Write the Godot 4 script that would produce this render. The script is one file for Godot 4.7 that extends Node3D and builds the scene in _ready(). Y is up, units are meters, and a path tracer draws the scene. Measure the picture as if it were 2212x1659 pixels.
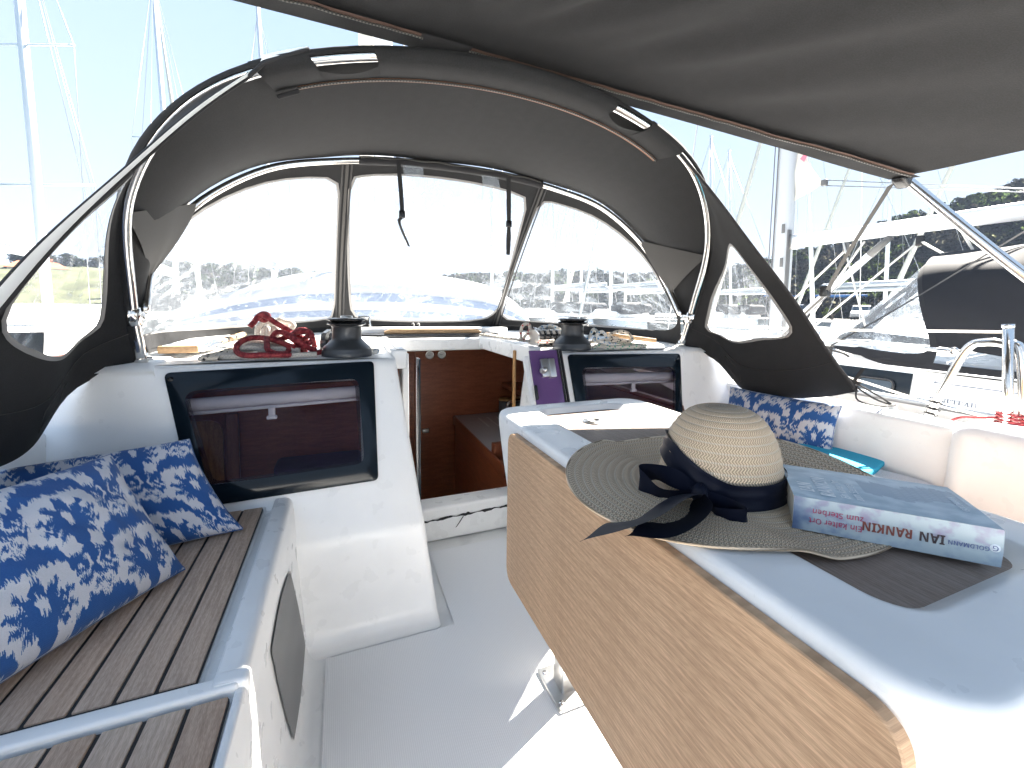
extends Node3D
# A yacht's cockpit in a marina. Boat axes: x to starboard, y up from the cockpit sole, -z to the bow; the boat's centreline is x = 0.5.

var M := {}
var numbers := {}
const MID := 0.5

func _ready() -> void:
	set_view()
	make_materials()
	build_surroundings()
	build_yacht()
	build_cabin()
	build_sprayhood()
	build_bimini()
	build_table()
	build_deck_gear()
	build_ropes()
	build_soft_things()
	build_hat()
	build_book()
	build_guard_rail()
	build_neighbour()
	build_port_neighbour()
	build_far_yachts()
	build_shore()

func set_view() -> void:
	var cam := Camera3D.new()
	cam.name = "camera"
	cam.projection = Camera3D.PROJECTION_FRUSTUM
	cam.near = 0.04
	cam.far = 2000.0
	cam.size = 2.0 * cam.near * 829.5 / 920.0
	cam.frustum_offset = Vector2(0.0, -97.5 / 920.0 * cam.near)
	cam.transform = Transform3D(Basis(Vector3(0.92842, 0.01293, 0.37131), Vector3(0.01622, 0.99703, -0.07529), Vector3(-0.37118, 0.07593, 0.92545)).orthonormalized(), Vector3(0, 1.05, 0))
	add_child(cam)
	cam.make_current()
	var sky := Sky.new()
	var pm := ProceduralSkyMaterial.new()
	pm.sky_top_color = Color(0.425, 0.505, 0.605)
	pm.sky_horizon_color = Color(0.56, 0.59, 0.62)
	pm.sky_curve = 0.3
	pm.ground_bottom_color = Color(0.30, 0.36, 0.40)
	pm.ground_horizon_color = Color(0.62, 0.68, 0.72)
	pm.sun_angle_max = 1.0
	sky.sky_material = pm
	var env := Environment.new()
	env.background_mode = Environment.BG_SKY
	env.sky = sky
	env.background_energy_multiplier = 0.37
	env.tonemap_mode = Environment.TONE_MAPPER_LINEAR
	env.tonemap_exposure = 10.0
	env.fog_enabled = true
	env.fog_density = 0.0004
	env.fog_light_color = Color(0.80, 0.88, 1.0)
	env.sdfgi_enabled = true
	env.ssao_enabled = true
	env.ssil_enabled = true
	var we := WorldEnvironment.new()
	we.name = "world_environment"
	we.environment = env
	add_child(we)
	var sun := DirectionalLight3D.new()
	sun.name = "sun"
	sun.light_color = Color(1.0, 0.972, 0.93)
	sun.light_energy = 1.4
	sun.light_angular_distance = 0.5
	sun.shadow_enabled = true
	add_child(sun)
	sun.look_at_from_position(Vector3(0.98, 1.0, -0.40), Vector3.ZERO, Vector3.UP)

# ------------------------------------------------------------------ nodes
func named(called: String) -> String:
	var k: int = numbers.get(called, 0)
	numbers[called] = k + 1
	return called if k == 0 else "%s_%03d" % [called, k]

func tag(o: Node, label: String, category: String, group := "") -> Node:
	o.set_meta("label", label)
	o.set_meta("category", category)
	if group != "":
		o.set_meta("group", group)
	return o

func thing(called: String, label: String, category: String, at := Vector3.ZERO, group := "") -> Node3D:
	var o := Node3D.new()
	o.name = named(called)
	add_child(o)
	o.position = at
	tag(o, label, category, group)
	return o

func structure(called: String, st: SurfaceTool, m: Material) -> MeshInstance3D:
	var o := part(self, called, st, m)
	o.set_meta("kind", "structure")
	return o

func part(parent: Node, called: String, st: SurfaceTool, m: Material) -> MeshInstance3D:
	st.generate_normals()
	return put(parent, called, st.commit(), m)

func put(parent: Node, called: String, mesh: Mesh, m: Material, at := Transform3D()) -> MeshInstance3D:
	var o := MeshInstance3D.new()
	o.mesh = mesh
	o.material_override = m
	o.transform = at
	o.name = named(called) if parent == self else called
	parent.add_child(o, true)
	return o

func S() -> SurfaceTool:
	var st := SurfaceTool.new()
	st.begin(Mesh.PRIMITIVE_TRIANGLES)
	st.set_smooth_group(0)
	return st

# ------------------------------------------------------------------ shapes
func tri(st: SurfaceTool, a: Vector3, b: Vector3, c: Vector3, ua := Vector2(), ub := Vector2(), uc := Vector2()) -> void:
	st.set_uv(ua); st.add_vertex(a)
	st.set_uv(ub); st.add_vertex(b)
	st.set_uv(uc); st.add_vertex(c)

func quad(st: SurfaceTool, a: Vector3, b: Vector3, c: Vector3, d: Vector3, ua := Vector2(), ub := Vector2(), uc := Vector2(), ud := Vector2()) -> void:
	tri(st, a, b, c, ua, ub, uc)
	tri(st, a, c, d, ua, uc, ud)

func flat(st: SurfaceTool) -> void:
	st.set_smooth_group(-1)

func patch(st: SurfaceTool, rows: Array, uvs: Array = [], skip = null) -> void:
	# rows of points joined into a sheet
	for i in rows.size() - 1:
		for j in rows[i].size() - 1:
			if skip != null and skip.call(i, j):
				continue
			if uvs.is_empty():
				quad(st, rows[i][j], rows[i][j + 1], rows[i + 1][j + 1], rows[i + 1][j])
			else:
				quad(st, rows[i][j], rows[i][j + 1], rows[i + 1][j + 1], rows[i + 1][j], uvs[i][j], uvs[i][j + 1], uvs[i + 1][j + 1], uvs[i + 1][j])

func sheet(st: SurfaceTool, f: Callable, nu: int, nv: int, us := 1.0, vs := 1.0) -> void:
	var rows := []
	var uvs := []
	for i in nu + 1:
		var r := PackedVector3Array()
		var q := PackedVector2Array()
		for j in nv + 1:
			r.append(f.call(float(i) / nu, float(j) / nv))
			q.append(Vector2(us * i / nu, vs * j / nv))
		rows.append(r)
		uvs.append(q)
	patch(st, rows, uvs)

func tube(st: SurfaceTool, pts: Array, r, seg := 10, caps := true) -> void:
	var n := pts.size()
	var t: Vector3 = (pts[1] - pts[0]).normalized()
	var nrm := t.cross(Vector3.UP if absf(t.y) < 0.9 else Vector3.RIGHT).normalized()
	var rows := []
	var uvs := []
	var along := 0.0
	for i in n:
		var d: Vector3 = (pts[mini(i + 1, n - 1)] - pts[maxi(i - 1, 0)])
		if d.length() > 1e-7:
			t = d.normalized()
		nrm = (nrm - t * nrm.dot(t)).normalized()
		var b := t.cross(nrm)
		var rr: float = r[i] if r is Array else r
		if i > 0:
			along += (pts[i] - pts[i - 1]).length()
		var ring := PackedVector3Array()
		var q := PackedVector2Array()
		for k in seg + 1:
			var a := TAU * k / seg
			ring.append(pts[i] + (nrm * cos(a) + b * sin(a)) * rr)
			q.append(Vector2(along, float(k) / seg))
		rows.append(ring)
		uvs.append(q)
	patch(st, rows, uvs)
	if caps:
		for e in [0, n - 1]:
			for k in seg:
				if e == 0:
					tri(st, pts[0], rows[0][k + 1], rows[0][k])
				else:
					tri(st, pts[e], rows[e][k], rows[e][k + 1])

func lathe(st: SurfaceTool, prof: Array, seg := 32, xf := Transform3D(), us := 1.0) -> void:
	var rows := []
	var uvs := []
	var l := 0.0
	for i in prof.size():
		if i > 0:
			l += (prof[i] - prof[i - 1]).length()
		var row := PackedVector3Array()
		var q := PackedVector2Array()
		for k in seg + 1:
			var a := TAU * k / seg
			row.append(xf * Vector3(prof[i].x * cos(a), prof[i].y, prof[i].x * sin(a)))
			q.append(Vector2(us * k / seg, l))
		rows.append(row)
		uvs.append(q)
	patch(st, rows, uvs)

func rbox(st: SurfaceTool, xf: Transform3D, size: Vector3, r := 0.004, n := 2) -> void:
	# a box with rounded edges about xf's origin
	r = minf(r, minf(size.x, minf(size.y, size.z)) * 0.499)
	var h := size / 2.0
	var inn := h - Vector3(r, r, r)
	for axis in 3:
		for sgn in [-1.0, 1.0]:
			var rows := []
			var steps := []
			for i in n + 1:
				steps.append([-1, float(i) / n])
			for i in n + 1:
				steps.append([1, float(i) / n])
			for a in steps:
				var row := PackedVector3Array()
				for b in steps:
					var p := Vector3()
					var q := Vector3()
					var ax1 := (axis + 1) % 3
					var ax2 := (axis + 2) % 3
					q[axis] = sgn
					p[axis] = sgn * inn[axis]
					q[ax1] = a[0] * (1.0 - a[1] if a[0] < 0 else a[1])
					q[ax2] = b[0] * (1.0 - b[1] if b[0] < 0 else b[1])
					p[ax1] = a[0] * inn[ax1]
					p[ax2] = b[0] * inn[ax2]
					row.append(xf * (p + q.normalized() * r))
				if sgn > 0:
					row.reverse()
				rows.append(row)
			patch(st, rows)

func boxed(st: SurfaceTool, lo: Vector3, hi: Vector3, r := 0.004, n := 2) -> void:
	rbox(st, Transform3D(Basis(), (lo + hi) / 2.0), (hi - lo).abs(), r, n)

func slab(st: SurfaceTool, poly: PackedVector2Array, xf: Transform3D, depth: float, bevel := 0.0) -> void:
	# polygon in xf's xy plane, thickened along +z; the far edge may be bevelled
	if Geometry2D.is_polygon_clockwise(poly):
		poly.reverse()
	var n := poly.size()
	var idx := Geometry2D.triangulate_polygon(poly)
	var top := PackedVector2Array()
	for i in n:
		var e1 := (poly[i] - poly[(i + n - 1) % n]).normalized()
		var e2 := (poly[(i + 1) % n] - poly[i]).normalized()
		var m := (Vector2(-e1.y, e1.x) + Vector2(-e2.y, e2.x)).normalized()
		top.append(poly[i] + m * bevel)
	flat(st)
	for k in range(0, idx.size(), 3):
		var a := poly[idx[k]]; var b := poly[idx[k + 1]]; var c := poly[idx[k + 2]]
		tri(st, xf * Vector3(a.x, a.y, 0), xf * Vector3(b.x, b.y, 0), xf * Vector3(c.x, c.y, 0), a, b, c)
		a = top[idx[k]]; b = top[idx[k + 1]]; c = top[idx[k + 2]]
		tri(st, xf * Vector3(a.x, a.y, depth), xf * Vector3(c.x, c.y, depth), xf * Vector3(b.x, b.y, depth), a, c, b)
	for i in n:
		var j := (i + 1) % n
		var a0 := xf * Vector3(poly[i].x, poly[i].y, 0)
		var b0 := xf * Vector3(poly[j].x, poly[j].y, 0)
		var a1 := xf * Vector3(poly[i].x, poly[i].y, depth - bevel)
		var b1 := xf * Vector3(poly[j].x, poly[j].y, depth - bevel)
		quad(st, a0, a1, b1, b0, poly[i], poly[i], poly[j], poly[j])
		if bevel > 0:
			quad(st, a1, xf * Vector3(top[i].x, top[i].y, depth), xf * Vector3(top[j].x, top[j].y, depth), b1, poly[i], top[i], top[j], poly[j])
	st.set_smooth_group(0)

func rounded(pts: Array, n := 5) -> PackedVector2Array:
	# open line of [x, y, corner radius] with its corners rounded
	var out := PackedVector2Array()
	for i in pts.size():
		var p := Vector2(pts[i][0], pts[i][1])
		var r: float = pts[i][2] if pts[i].size() > 2 else 0.0
		if r <= 0.0 or i == 0 or i == pts.size() - 1:
			out.append(p)
			continue
		_corner(out, Vector2(pts[i - 1][0], pts[i - 1][1]), p, Vector2(pts[i + 1][0], pts[i + 1][1]), r, n)
	return out

func rounded_loop(pts: Array, r: float, n := 5) -> PackedVector2Array:
	var out := PackedVector2Array()
	var m := pts.size()
	for i in m:
		_corner(out, pts[(i + m - 1) % m], pts[i], pts[(i + 1) % m], r, n)
	return out

func _corner(out: PackedVector2Array, a: Vector2, p: Vector2, b: Vector2, r: float, n: int) -> void:
	var d1 := (a - p); var d2 := (b - p)
	var ang := absf(d1.angle_to(d2))
	var t := minf(r / tan(maxf(ang / 2.0, 0.05)), minf(d1.length(), d2.length()) * 0.48)
	var s := p + d1.normalized() * t
	var e := p + d2.normalized() * t
	for k in n + 1:
		var f := float(k) / n
		out.append(s.lerp(p, f).lerp(p.lerp(e, f), f))

func crv(P: Array, t: float) -> Vector3:
	var m := P.size() - 1
	var s := clampf(t, 0, 1) * m
	var i := mini(int(s), m - 1)
	var f := s - i
	var p1: Vector3 = P[i]
	var p2: Vector3 = P[i + 1]
	var p0: Vector3 = P[i - 1] if i > 0 else 2 * p1 - p2
	var p3: Vector3 = P[i + 2] if i + 2 <= m else 2 * p2 - p1
	return 0.5 * (2 * p1 + (p2 - p0) * f + (2 * p0 - 5 * p1 + 4 * p2 - p3) * f * f + (3 * p1 - p0 - 3 * p2 + p3) * f * f * f)

func along(P: Array, n: int, a := 0.0, b := 1.0) -> Array:
	var out := []
	for i in n + 1:
		out.append(crv(P, lerpf(a, b, float(i) / n)))
	return out

func vv(flatlist: Array) -> Array:
	var out := []
	for i in range(0, flatlist.size(), 3):
		out.append(Vector3(flatlist[i], flatlist[i + 1], flatlist[i + 2]))
	return out

func band(st: SurfaceTool, pts: Array, wide: Callable, us := 1.0) -> void:
	# ribbon along pts, wide(i) giving the half-width vector there
	var rows := []
	var uvs := []
	var l := 0.0
	for i in pts.size():
		if i > 0:
			l += (pts[i] - pts[i - 1]).length()
		var w: Vector3 = wide.call(i)
		rows.append(PackedVector3Array([pts[i] - w, pts[i], pts[i] + w]))
		uvs.append(PackedVector2Array([Vector2(l * us, 0), Vector2(l * us, 0.5), Vector2(l * us, 1)]))
	patch(st, rows, uvs)

func ray_out(poly: PackedVector2Array, c: Vector2, a: float) -> float:
	var d := Vector2(cos(a), sin(a))
	var best := 0.0
	for i in poly.size():
		var h = Geometry2D.segment_intersects_segment(c, c + d * 50.0, poly[i], poly[(i + 1) % poly.size()])
		if h != null:
			best = maxf(best, (h - c).length())
	return best

func smoothed(poly: PackedVector2Array, times := 2) -> PackedVector2Array:
	for k in times:
		var q := PackedVector2Array()
		for i in poly.size():
			var a := poly[i]; var b := poly[(i + 1) % poly.size()]
			q.append(a.lerp(b, 0.25)); q.append(a.lerp(b, 0.75))
		poly = q
	return poly

func windowed(F: Callable, outer: PackedVector2Array, inner: PackedVector2Array, hem: float, lift: Vector3, fill := true) -> Array:
	# cloth with a clear pane sewn in: [cloth, pane, hem]; F maps the panel's own coordinates to the place
	inner = smoothed(inner)
	var c := Vector2()
	for p in inner:
		c += p / inner.size()
	var angles := []
	for k in 96:
		angles.append(-PI + TAU * k / 96.0)
	for p in outer:
		angles.append((p - c).angle())
	angles.sort()
	angles.append(angles[0] + TAU)
	var cloth := S(); var pane := S(); var edge := S()
	var rows := []; var prow := []; var erow := []
	var uvr := []; var uvp := []; var uve := []
	for a in angles:
		var d := Vector2(cos(a), sin(a))
		var ri := ray_out(inner, c, a)
		var ro := maxf(ray_out(outer, c, a), ri)
		var row := PackedVector3Array(); var q := PackedVector2Array()
		for k in 7:
			var uv: Vector2 = c + d * lerpf(ri, ro, k / 6.0)
			row.append(F.call(uv)); q.append(uv)
		rows.append(row); uvr.append(q)
		var pr := PackedVector3Array(); var pq := PackedVector2Array()
		for k in 11:
			var uv: Vector2 = c + d * ri * (k / 10.0)
			pr.append(F.call(uv)); pq.append(uv)
		prow.append(pr); uvp.append(pq)
		var er := PackedVector3Array(); var eq := PackedVector2Array()
		for k in 3:
			var base: Vector3 = F.call(c + d * ri)
			var outp: Vector3 = F.call(c + d * (ri + 0.03))
			var dir := (outp - base).normalized()
			er.append(base + dir * hem * (k / 2.0 - 0.12) + lift * (1.0 if k == 1 else 0.6)); eq.append(Vector2(a, k / 2.0))
		erow.append(er); uve.append(eq)
	patch(cloth, rows, uvr)
	patch(pane, prow, uvp)
	patch(edge, erow, uve)
	return [cloth, pane, edge]

func mirror(P: Array) -> Array:
	# half a curve given as (distance from the centreline, y, z), completed to the other side
	var out := []
	for p in P:
		out.append(Vector3(MID - p.x, p.y, p.z))
	for i in range(P.size() - 2, -1, -1):
		out.append(Vector3(MID + P[i].x, P[i].y, P[i].z))
	return out

func lettering(parent: Node, called: String, words: String, high: float, m: Material, at: Transform3D, deep := 0.0006, serif := false, bold := 400, squeeze := 1.0) -> MeshInstance3D:
	var t := TextMesh.new()
	var f := SystemFont.new()
	f.font_names = PackedStringArray(["Droid Serif" if serif else "Droid Sans"])
	f.font_weight = bold
	t.font = f
	t.text = words
	t.font_size = 64
	t.pixel_size = high / 46.0
	t.depth = deep
	t.curve_step = 2.0
	return put(parent, called, t, m, at * Transform3D(Basis().scaled(Vector3(squeeze, 1, 1)), Vector3()))
# ------------------------------------------------------------------ materials
func lin(r: float, g: float, b: float, a := 1.0) -> Color:
	var c := Color(r, g, b).linear_to_srgb()
	c.a = a
	return c

func mat(called: String, c: Color, rough := 0.5, metal := 0.0) -> StandardMaterial3D:
	var m := StandardMaterial3D.new()
	m.resource_name = called
	m.albedo_color = c
	m.roughness = rough
	m.metallic = metal
	m.cull_mode = BaseMaterial3D.CULL_DISABLED
	M[called] = m
	return m

func noise_image(w: int, h: int, freq: float, octaves: int, seed_: int, kind := FastNoiseLite.TYPE_SIMPLEX_SMOOTH) -> Image:
	var n := FastNoiseLite.new()
	n.noise_type = kind
	n.seed = seed_
	n.frequency = freq
	n.fractal_octaves = octaves
	n.fractal_type = FastNoiseLite.FRACTAL_FBM
	var im := n.get_seamless_image(w, h)
	im.convert(Image.FORMAT_RGBA8)
	return im

func tex(im: Image) -> ImageTexture:
	im.generate_mipmaps()
	return ImageTexture.create_from_image(im)

func recolor(im: Image, f: Callable) -> Image:
	var out := Image.create(im.get_width(), im.get_height(), false, Image.FORMAT_RGBA8)
	for y in im.get_height():
		for x in im.get_width():
			out.set_pixel(x, y, f.call(im.get_pixel(x, y).r, x, y))
	return out

func triplanar(m: StandardMaterial3D, t: Texture2D, scale_: Vector3, world := true) -> void:
	m.albedo_texture = t
	m.uv1_triplanar = true
	m.uv1_world_triplanar = world
	m.uv1_scale = scale_

func bump(m: StandardMaterial3D, t: Texture2D, cm: float) -> void:
	m.heightmap_enabled = true
	m.heightmap_texture = t
	m.heightmap_scale = cm

func make_materials() -> void:
	var cloudy := noise_image(256, 256, 0.012, 5, 3)
	# gel-coat: white with faint wear
	var worn := tex(recolor(noise_image(256, 256, 0.02, 6, 8), func(v, _x, _y): var k: float = 0.97 + 0.03 * v; return Color(k, k, k * 0.995)))
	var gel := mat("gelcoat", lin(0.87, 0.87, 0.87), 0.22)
	triplanar(gel, worn, Vector3(1.3, 1.3, 1.3))
	var gloss := tex(recolor(noise_image(256, 256, 0.03, 5, 18), func(v, _x, _y): var k: float = 0.88 + 0.12 * v; return Color(k, k, k)))
	gel.roughness_texture = gloss
	gel.roughness = 0.3
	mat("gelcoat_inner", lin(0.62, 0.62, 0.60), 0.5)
	mat("tread_grey", lin(0.30, 0.30, 0.30), 0.6)
	# moulded non-slip: fine ribs
	var rib := Image.create(64, 64, false, Image.FORMAT_RGBA8)
	for x in 64:
		var k := 0.5 + 0.5 * sin(TAU * x * 4 / 64.0)
		for y in 64:
			rib.set_pixel(x, y, Color(k, k, k))
	var sole := mat("non_slip", lin(0.84, 0.84, 0.84), 0.5)
	triplanar(sole, tex(recolor(noise_image(256, 256, 0.015, 6, 28), func(v, _x, _y): var k: float = 0.93 + 0.07 * smoothstep(0.3, 0.6, v); return Color(k, k, k * 0.99))), Vector3(1.1, 1.1, 1.1))
	var ribm := mat("ribbed", lin(0.90, 0.90, 0.90), 0.5)
	triplanar(ribm, tex(recolor(rib, func(v, _x, _y): var k: float = 0.96 + 0.04 * v; return Color(k, k, k))), Vector3(52, 52, 52))
	bump(ribm, tex(rib), 0.025)
	var tread := mat("tread_ribbed", lin(0.26, 0.26, 0.26), 0.55)
	triplanar(tread, tex(recolor(rib, func(v, _x, _y): var k: float = 0.7 + 0.3 * v; return Color(k, k, k))), Vector3(30, 30, 30))
	bump(tread, tex(rib), 0.08)
	# wood: one grain picture, stretched along the boards
	var fine := noise_image(512, 512, 0.09, 4, 11)
	var coarse := noise_image(512, 512, 0.012, 4, 12)
	var grain := recolor(fine, func(v, x, y): var k: float = clampf(0.6 + 0.8 * (v - 0.5) + 0.6 * (coarse.get_pixel(x, y).r - 0.5), 0, 1); return Color(lerpf(0.66, 1.0, k), lerpf(0.62, 1.0, k), lerpf(0.58, 1.0, k)))
	var gt := tex(grain)
	for w in [["teak_grey", lin(0.66, 0.50, 0.39), Vector3(22, 22, 1.6), 0.62], ["teak_pale", lin(0.74, 0.58, 0.46), Vector3(24, 24, 1.4), 0.62], ["teak_tan", lin(0.66, 0.48, 0.36), Vector3(20, 20, 1.8), 0.62], ["leaf_wood", lin(0.72, 0.475, 0.29), Vector3(0.5, 31, 1.15), 0.5], ["inset_wood", lin(0.36, 0.29, 0.25), Vector3(34, 5, 1.7), 0.55], ["mahogany", lin(0.36, 0.11, 0.048), Vector3(0.9, 6, 0.9), 0.35], ["mahogany_upright", lin(0.30, 0.09, 0.04), Vector3(6, 0.8, 6), 0.35], ["oak", lin(0.55, 0.30, 0.11), Vector3(6, 0.9, 6), 0.4], ["teak_bare", lin(0.50, 0.33, 0.18), Vector3(1.2, 9, 9), 0.6]]:
		var m := mat(w[0], w[1], w[3])
		triplanar(m, gt, w[2])
		bump(m, gt, 0.03)
	mat("caulk", lin(0.012, 0.012, 0.013), 0.6)
	# acrylic canvas, charcoal
	var weave := noise_image(256, 256, 0.16, 3, 21)
	var wt := tex(recolor(weave, func(v, x, y): var k: float = clampf(0.78 + 0.5 * (v - 0.5) + 0.16 * (cloudy.get_pixel(x, y).r - 0.5) + (0.06 if (x + y) % 2 == 0 else -0.06), 0, 1); return Color(k, k, k)))
	var can := mat("canvas", lin(0.0145, 0.0152, 0.0172), 0.9)
	triplanar(can, wt, Vector3(5, 5, 5))
	bump(can, wt, 0.05)
	can.rim_enabled = true; can.rim = 0.08; can.rim_tint = 0.6
	var can2 := mat("canvas_navy", lin(0.004, 0.0055, 0.011), 0.85)
	triplanar(can2, wt, Vector3(3, 3, 3))
	mat("canvas_black", lin(0.014, 0.014, 0.016), 0.8)
	mat("hem_tape", lin(0.74, 0.77, 0.77), 0.7)
	mat("hem_clear", lin(0.22, 0.215, 0.21), 0.4)
	mat("webbing", lin(0.02, 0.02, 0.021), 0.7)
	mat("webbing_grey", lin(0.04, 0.038, 0.036), 0.7)
	mat("zip_tape_tan", lin(0.24, 0.115, 0.07), 0.7)
	mat("zip_tape", lin(0.07, 0.04, 0.03), 0.7)
	var teeth := Image.create(16, 8, false, Image.FORMAT_RGBA8)
	for x in 16:
		for y in 8:
			teeth.set_pixel(x, y, Color(0.36, 0.35, 0.33) if (x / 8 + y / 4) % 2 == 0 else Color(0.08, 0.08, 0.08))
	var zt := mat("zip_teeth", Color.WHITE, 0.4)
	zt.albedo_texture = tex(teeth)
	zt.uv1_scale = Vector3(110, 1, 1)
	# sprayhood windows: clear film, crazed and smeared
	var sm1 := noise_image(512, 512, 0.012, 5, 31)
	var sm2 := noise_image(512, 512, 0.09, 4, 32)
	var sm3 := noise_image(512, 512, 0.35, 2, 33)
	var smear := Image.create(512, 512, false, Image.FORMAT_RGBA8)
	for y in 512:
		for x in 512:
			var warp := int(40.0 * sm1.get_pixel(x, y).r)
			var streak := sm2.get_pixel((x + warp) % 512, ((y / 7) + warp) % 512).r
			var a := 0.13 + 0.20 * smoothstep(0.50, 0.78, sm1.get_pixel((x + 99) % 512, y).r) + 0.20 * smoothstep(0.58, 0.80, streak) + 0.16 * smoothstep(0.72, 0.9, sm3.get_pixel(x, y).r)
			smear.set_pixel(x, y, Color(0.86, 0.90, 0.94, clampf(a, 0.08, 0.62)))
	var film := mat("clear_film", Color.WHITE, 0.12)
	film.transparency = BaseMaterial3D.TRANSPARENCY_ALPHA
	film.albedo_texture = tex(smear)
	film.uv1_scale = Vector3(2.1, 1.3, 1)
	film.backlight_enabled = true
	film.backlight = Color(0.35, 0.35, 0.35)
	var film2 := mat("clear_film_dirty", Color(1, 1, 1, 1), 0.12)
	film2.transparency = BaseMaterial3D.TRANSPARENCY_ALPHA
	film2.albedo_texture = film.albedo_texture
	film2.uv1_scale = Vector3(1.1, 1.0, 1)
	film2.backlight_enabled = true
	film2.backlight = Color(0.5, 0.5, 0.5)
	# metal, plastic, glass
	mat("steel", lin(0.72, 0.70, 0.67), 0.13, 1.0)
	mat("steel_satin", lin(0.62, 0.61, 0.59), 0.32, 1.0)
	var wal := mat("winch_alloy", lin(0.085, 0.09, 0.097), 0.42, 0.55)
	triplanar(wal, wt, Vector3(9, 9, 9))
	mat("winch_base", lin(0.045, 0.05, 0.057), 0.35, 0.3)
	mat("black_plastic", lin(0.012, 0.012, 0.013), 0.25)
	mat("grey_plastic", lin(0.10, 0.10, 0.10), 0.4)
	mat("white_plastic", lin(0.70, 0.70, 0.69), 0.35)
	mat("mast_alloy", lin(0.40, 0.42, 0.44), 0.4, 0.15)
	mat("mast_white", lin(0.60, 0.62, 0.65), 0.3)
	mat("wire", lin(0.35, 0.36, 0.37), 0.35, 0.8)
	mat("wire_dark", lin(0.06, 0.06, 0.07), 0.5)
	mat("line_white", lin(0.66, 0.63, 0.57), 0.8)
	mat("sail", lin(0.50, 0.48, 0.43), 0.8)
	mat("sail_mark", lin(0.62, 0.16, 0.22), 0.8)
	mat("window_black", lin(0.006, 0.011, 0.017), 0.12).metallic_specular = 0.35
	var one := Image.create(2, 2, false, Image.FORMAT_RGBA8)
	one.fill(Color(1, 1, 1, 1))
	var ot := tex(one)
	var tint := mat("tinted_pane", lin(0.010, 0.006, 0.022, 0.42), 0.06)
	tint.metallic_specular = 0.3
	tint.transparency = BaseMaterial3D.TRANSPARENCY_ALPHA
	tint.albedo_texture = ot
	var mauve := mat("mauve_acrylic", lin(0.135, 0.07, 0.20, 0.93), 0.1)
	mauve.transparency = BaseMaterial3D.TRANSPARENCY_ALPHA
	mauve.albedo_texture = ot
	var dots := Image.create(16, 16, false, Image.FORMAT_RGBA8)
	for y in 16:
		for x in 16:
			var d := Vector2(fposmod(x, 8.0) - 3.5, fposmod(y + (4 if x >= 8 else 0), 8.0) - 3.5).length()
			dots.set_pixel(x, y, Color(0.01, 0.012, 0.02, 1.0 if d < 3.1 else 0.0))
	var dm := mat("printed_dots", Color.WHITE, 0.2)
	dm.transparency = BaseMaterial3D.TRANSPARENCY_ALPHA
	dm.albedo_texture = tex(dots)
	var pane := mat("glass", Color(0.9, 0.95, 1.0, 0.12), 0.03)
	pane.transparency = BaseMaterial3D.TRANSPARENCY_ALPHA
	mat("bottle_glass", lin(0.01, 0.015, 0.012), 0.08)
	mat("blind_white", lin(0.74, 0.72, 0.80), 0.5)
	mat("white_paint", lin(0.78, 0.78, 0.77), 0.45)
	mat("counter", lin(0.42, 0.40, 0.41), 0.35)
	mat("upholstery", lin(0.03, 0.03, 0.06), 0.85)
	# ropes: braided covers
	M["rope_white"] = rope_mat("rope_white", lin(0.50, 0.46, 0.415), lin(0.30, 0.275, 0.245), lin(0.5, 0.46, 0.415), 0)
	M["rope_red"] = rope_mat("rope_red", lin(0.20, 0.008, 0.016), lin(0.04, 0.005, 0.008), lin(0.30, 0.05, 0.05), 2)
	M["rope_black_fleck"] = rope_mat("rope_black_fleck", lin(0.64, 0.57, 0.47), lin(0.50, 0.44, 0.37), lin(0.012, 0.012, 0.012), 1)
	M["rope_blue_fleck"] = rope_mat("rope_blue_fleck", lin(0.66, 0.64, 0.60), lin(0.53, 0.52, 0.50), lin(0.03, 0.20, 0.42), 1)
	M["rope_green_fleck"] = rope_mat("rope_green_fleck", lin(0.65, 0.60, 0.52), lin(0.52, 0.47, 0.41), lin(0.02, 0.26, 0.14), 1)
	M["rope_red_fleck"] = rope_mat("rope_red_fleck", lin(0.66, 0.60, 0.52), lin(0.54, 0.48, 0.42), lin(0.42, 0.03, 0.03), 1)
	M["rope_dark_fleck"] = rope_mat("rope_dark_fleck", lin(0.02, 0.02, 0.022), lin(0.012, 0.012, 0.012), lin(0.5, 0.5, 0.5), 1)
	# textiles
	var ik := mat("ikat", Color.WHITE, 0.85)
	ik.albedo_texture = tex(ikat())
	ik.rim_enabled = true; ik.rim = 0.2
	bump(ik, tex(weave_height()), 0.04)
	var terry := noise_image(256, 256, 0.12, 3, 51)
	var tw := mat("terry_white", lin(0.76, 0.74, 0.74), 0.95)
	bump(tw, tex(terry), 0.35)
	tw.uv1_triplanar = true; tw.uv1_scale = Vector3(8, 8, 8)
	var tq := mat("terry_turquoise", lin(0.03, 0.42, 0.62), 0.9)
	bump(tq, tex(terry), 0.2)
	tq.uv1_triplanar = true; tq.uv1_scale = Vector3(8, 8, 8)
	var rib2 := mat("satin_ribbon", lin(0.005, 0.007, 0.017), 0.45)
	rib2.metallic_specular = 0.25
	rib2.rim_enabled = true; rib2.rim = 0.15
	mat("page_paper", lin(0.62, 0.57, 0.47), 0.9)
	# far things
	var leaf := mat("foliage", Color.WHITE, 0.7)
	leaf.vertex_color_use_as_albedo = true
	leaf.backlight_enabled = true; leaf.backlight = Color(0.75, 0.8, 0.5)
	mat("bark", lin(0.09, 0.07, 0.05), 0.9)
	var hillm := mat("hill_earth", lin(0.10, 0.11, 0.065), 0.95)
	triplanar(hillm, tex(recolor(cloudy, func(v, _x, _y): var k: float = 0.5 + 0.7 * v; return Color(k, k, k * 0.9))), Vector3(0.05, 0.05, 0.05))
	var sea := mat("harbour_water", lin(0.03, 0.075, 0.095), 0.08)
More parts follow.
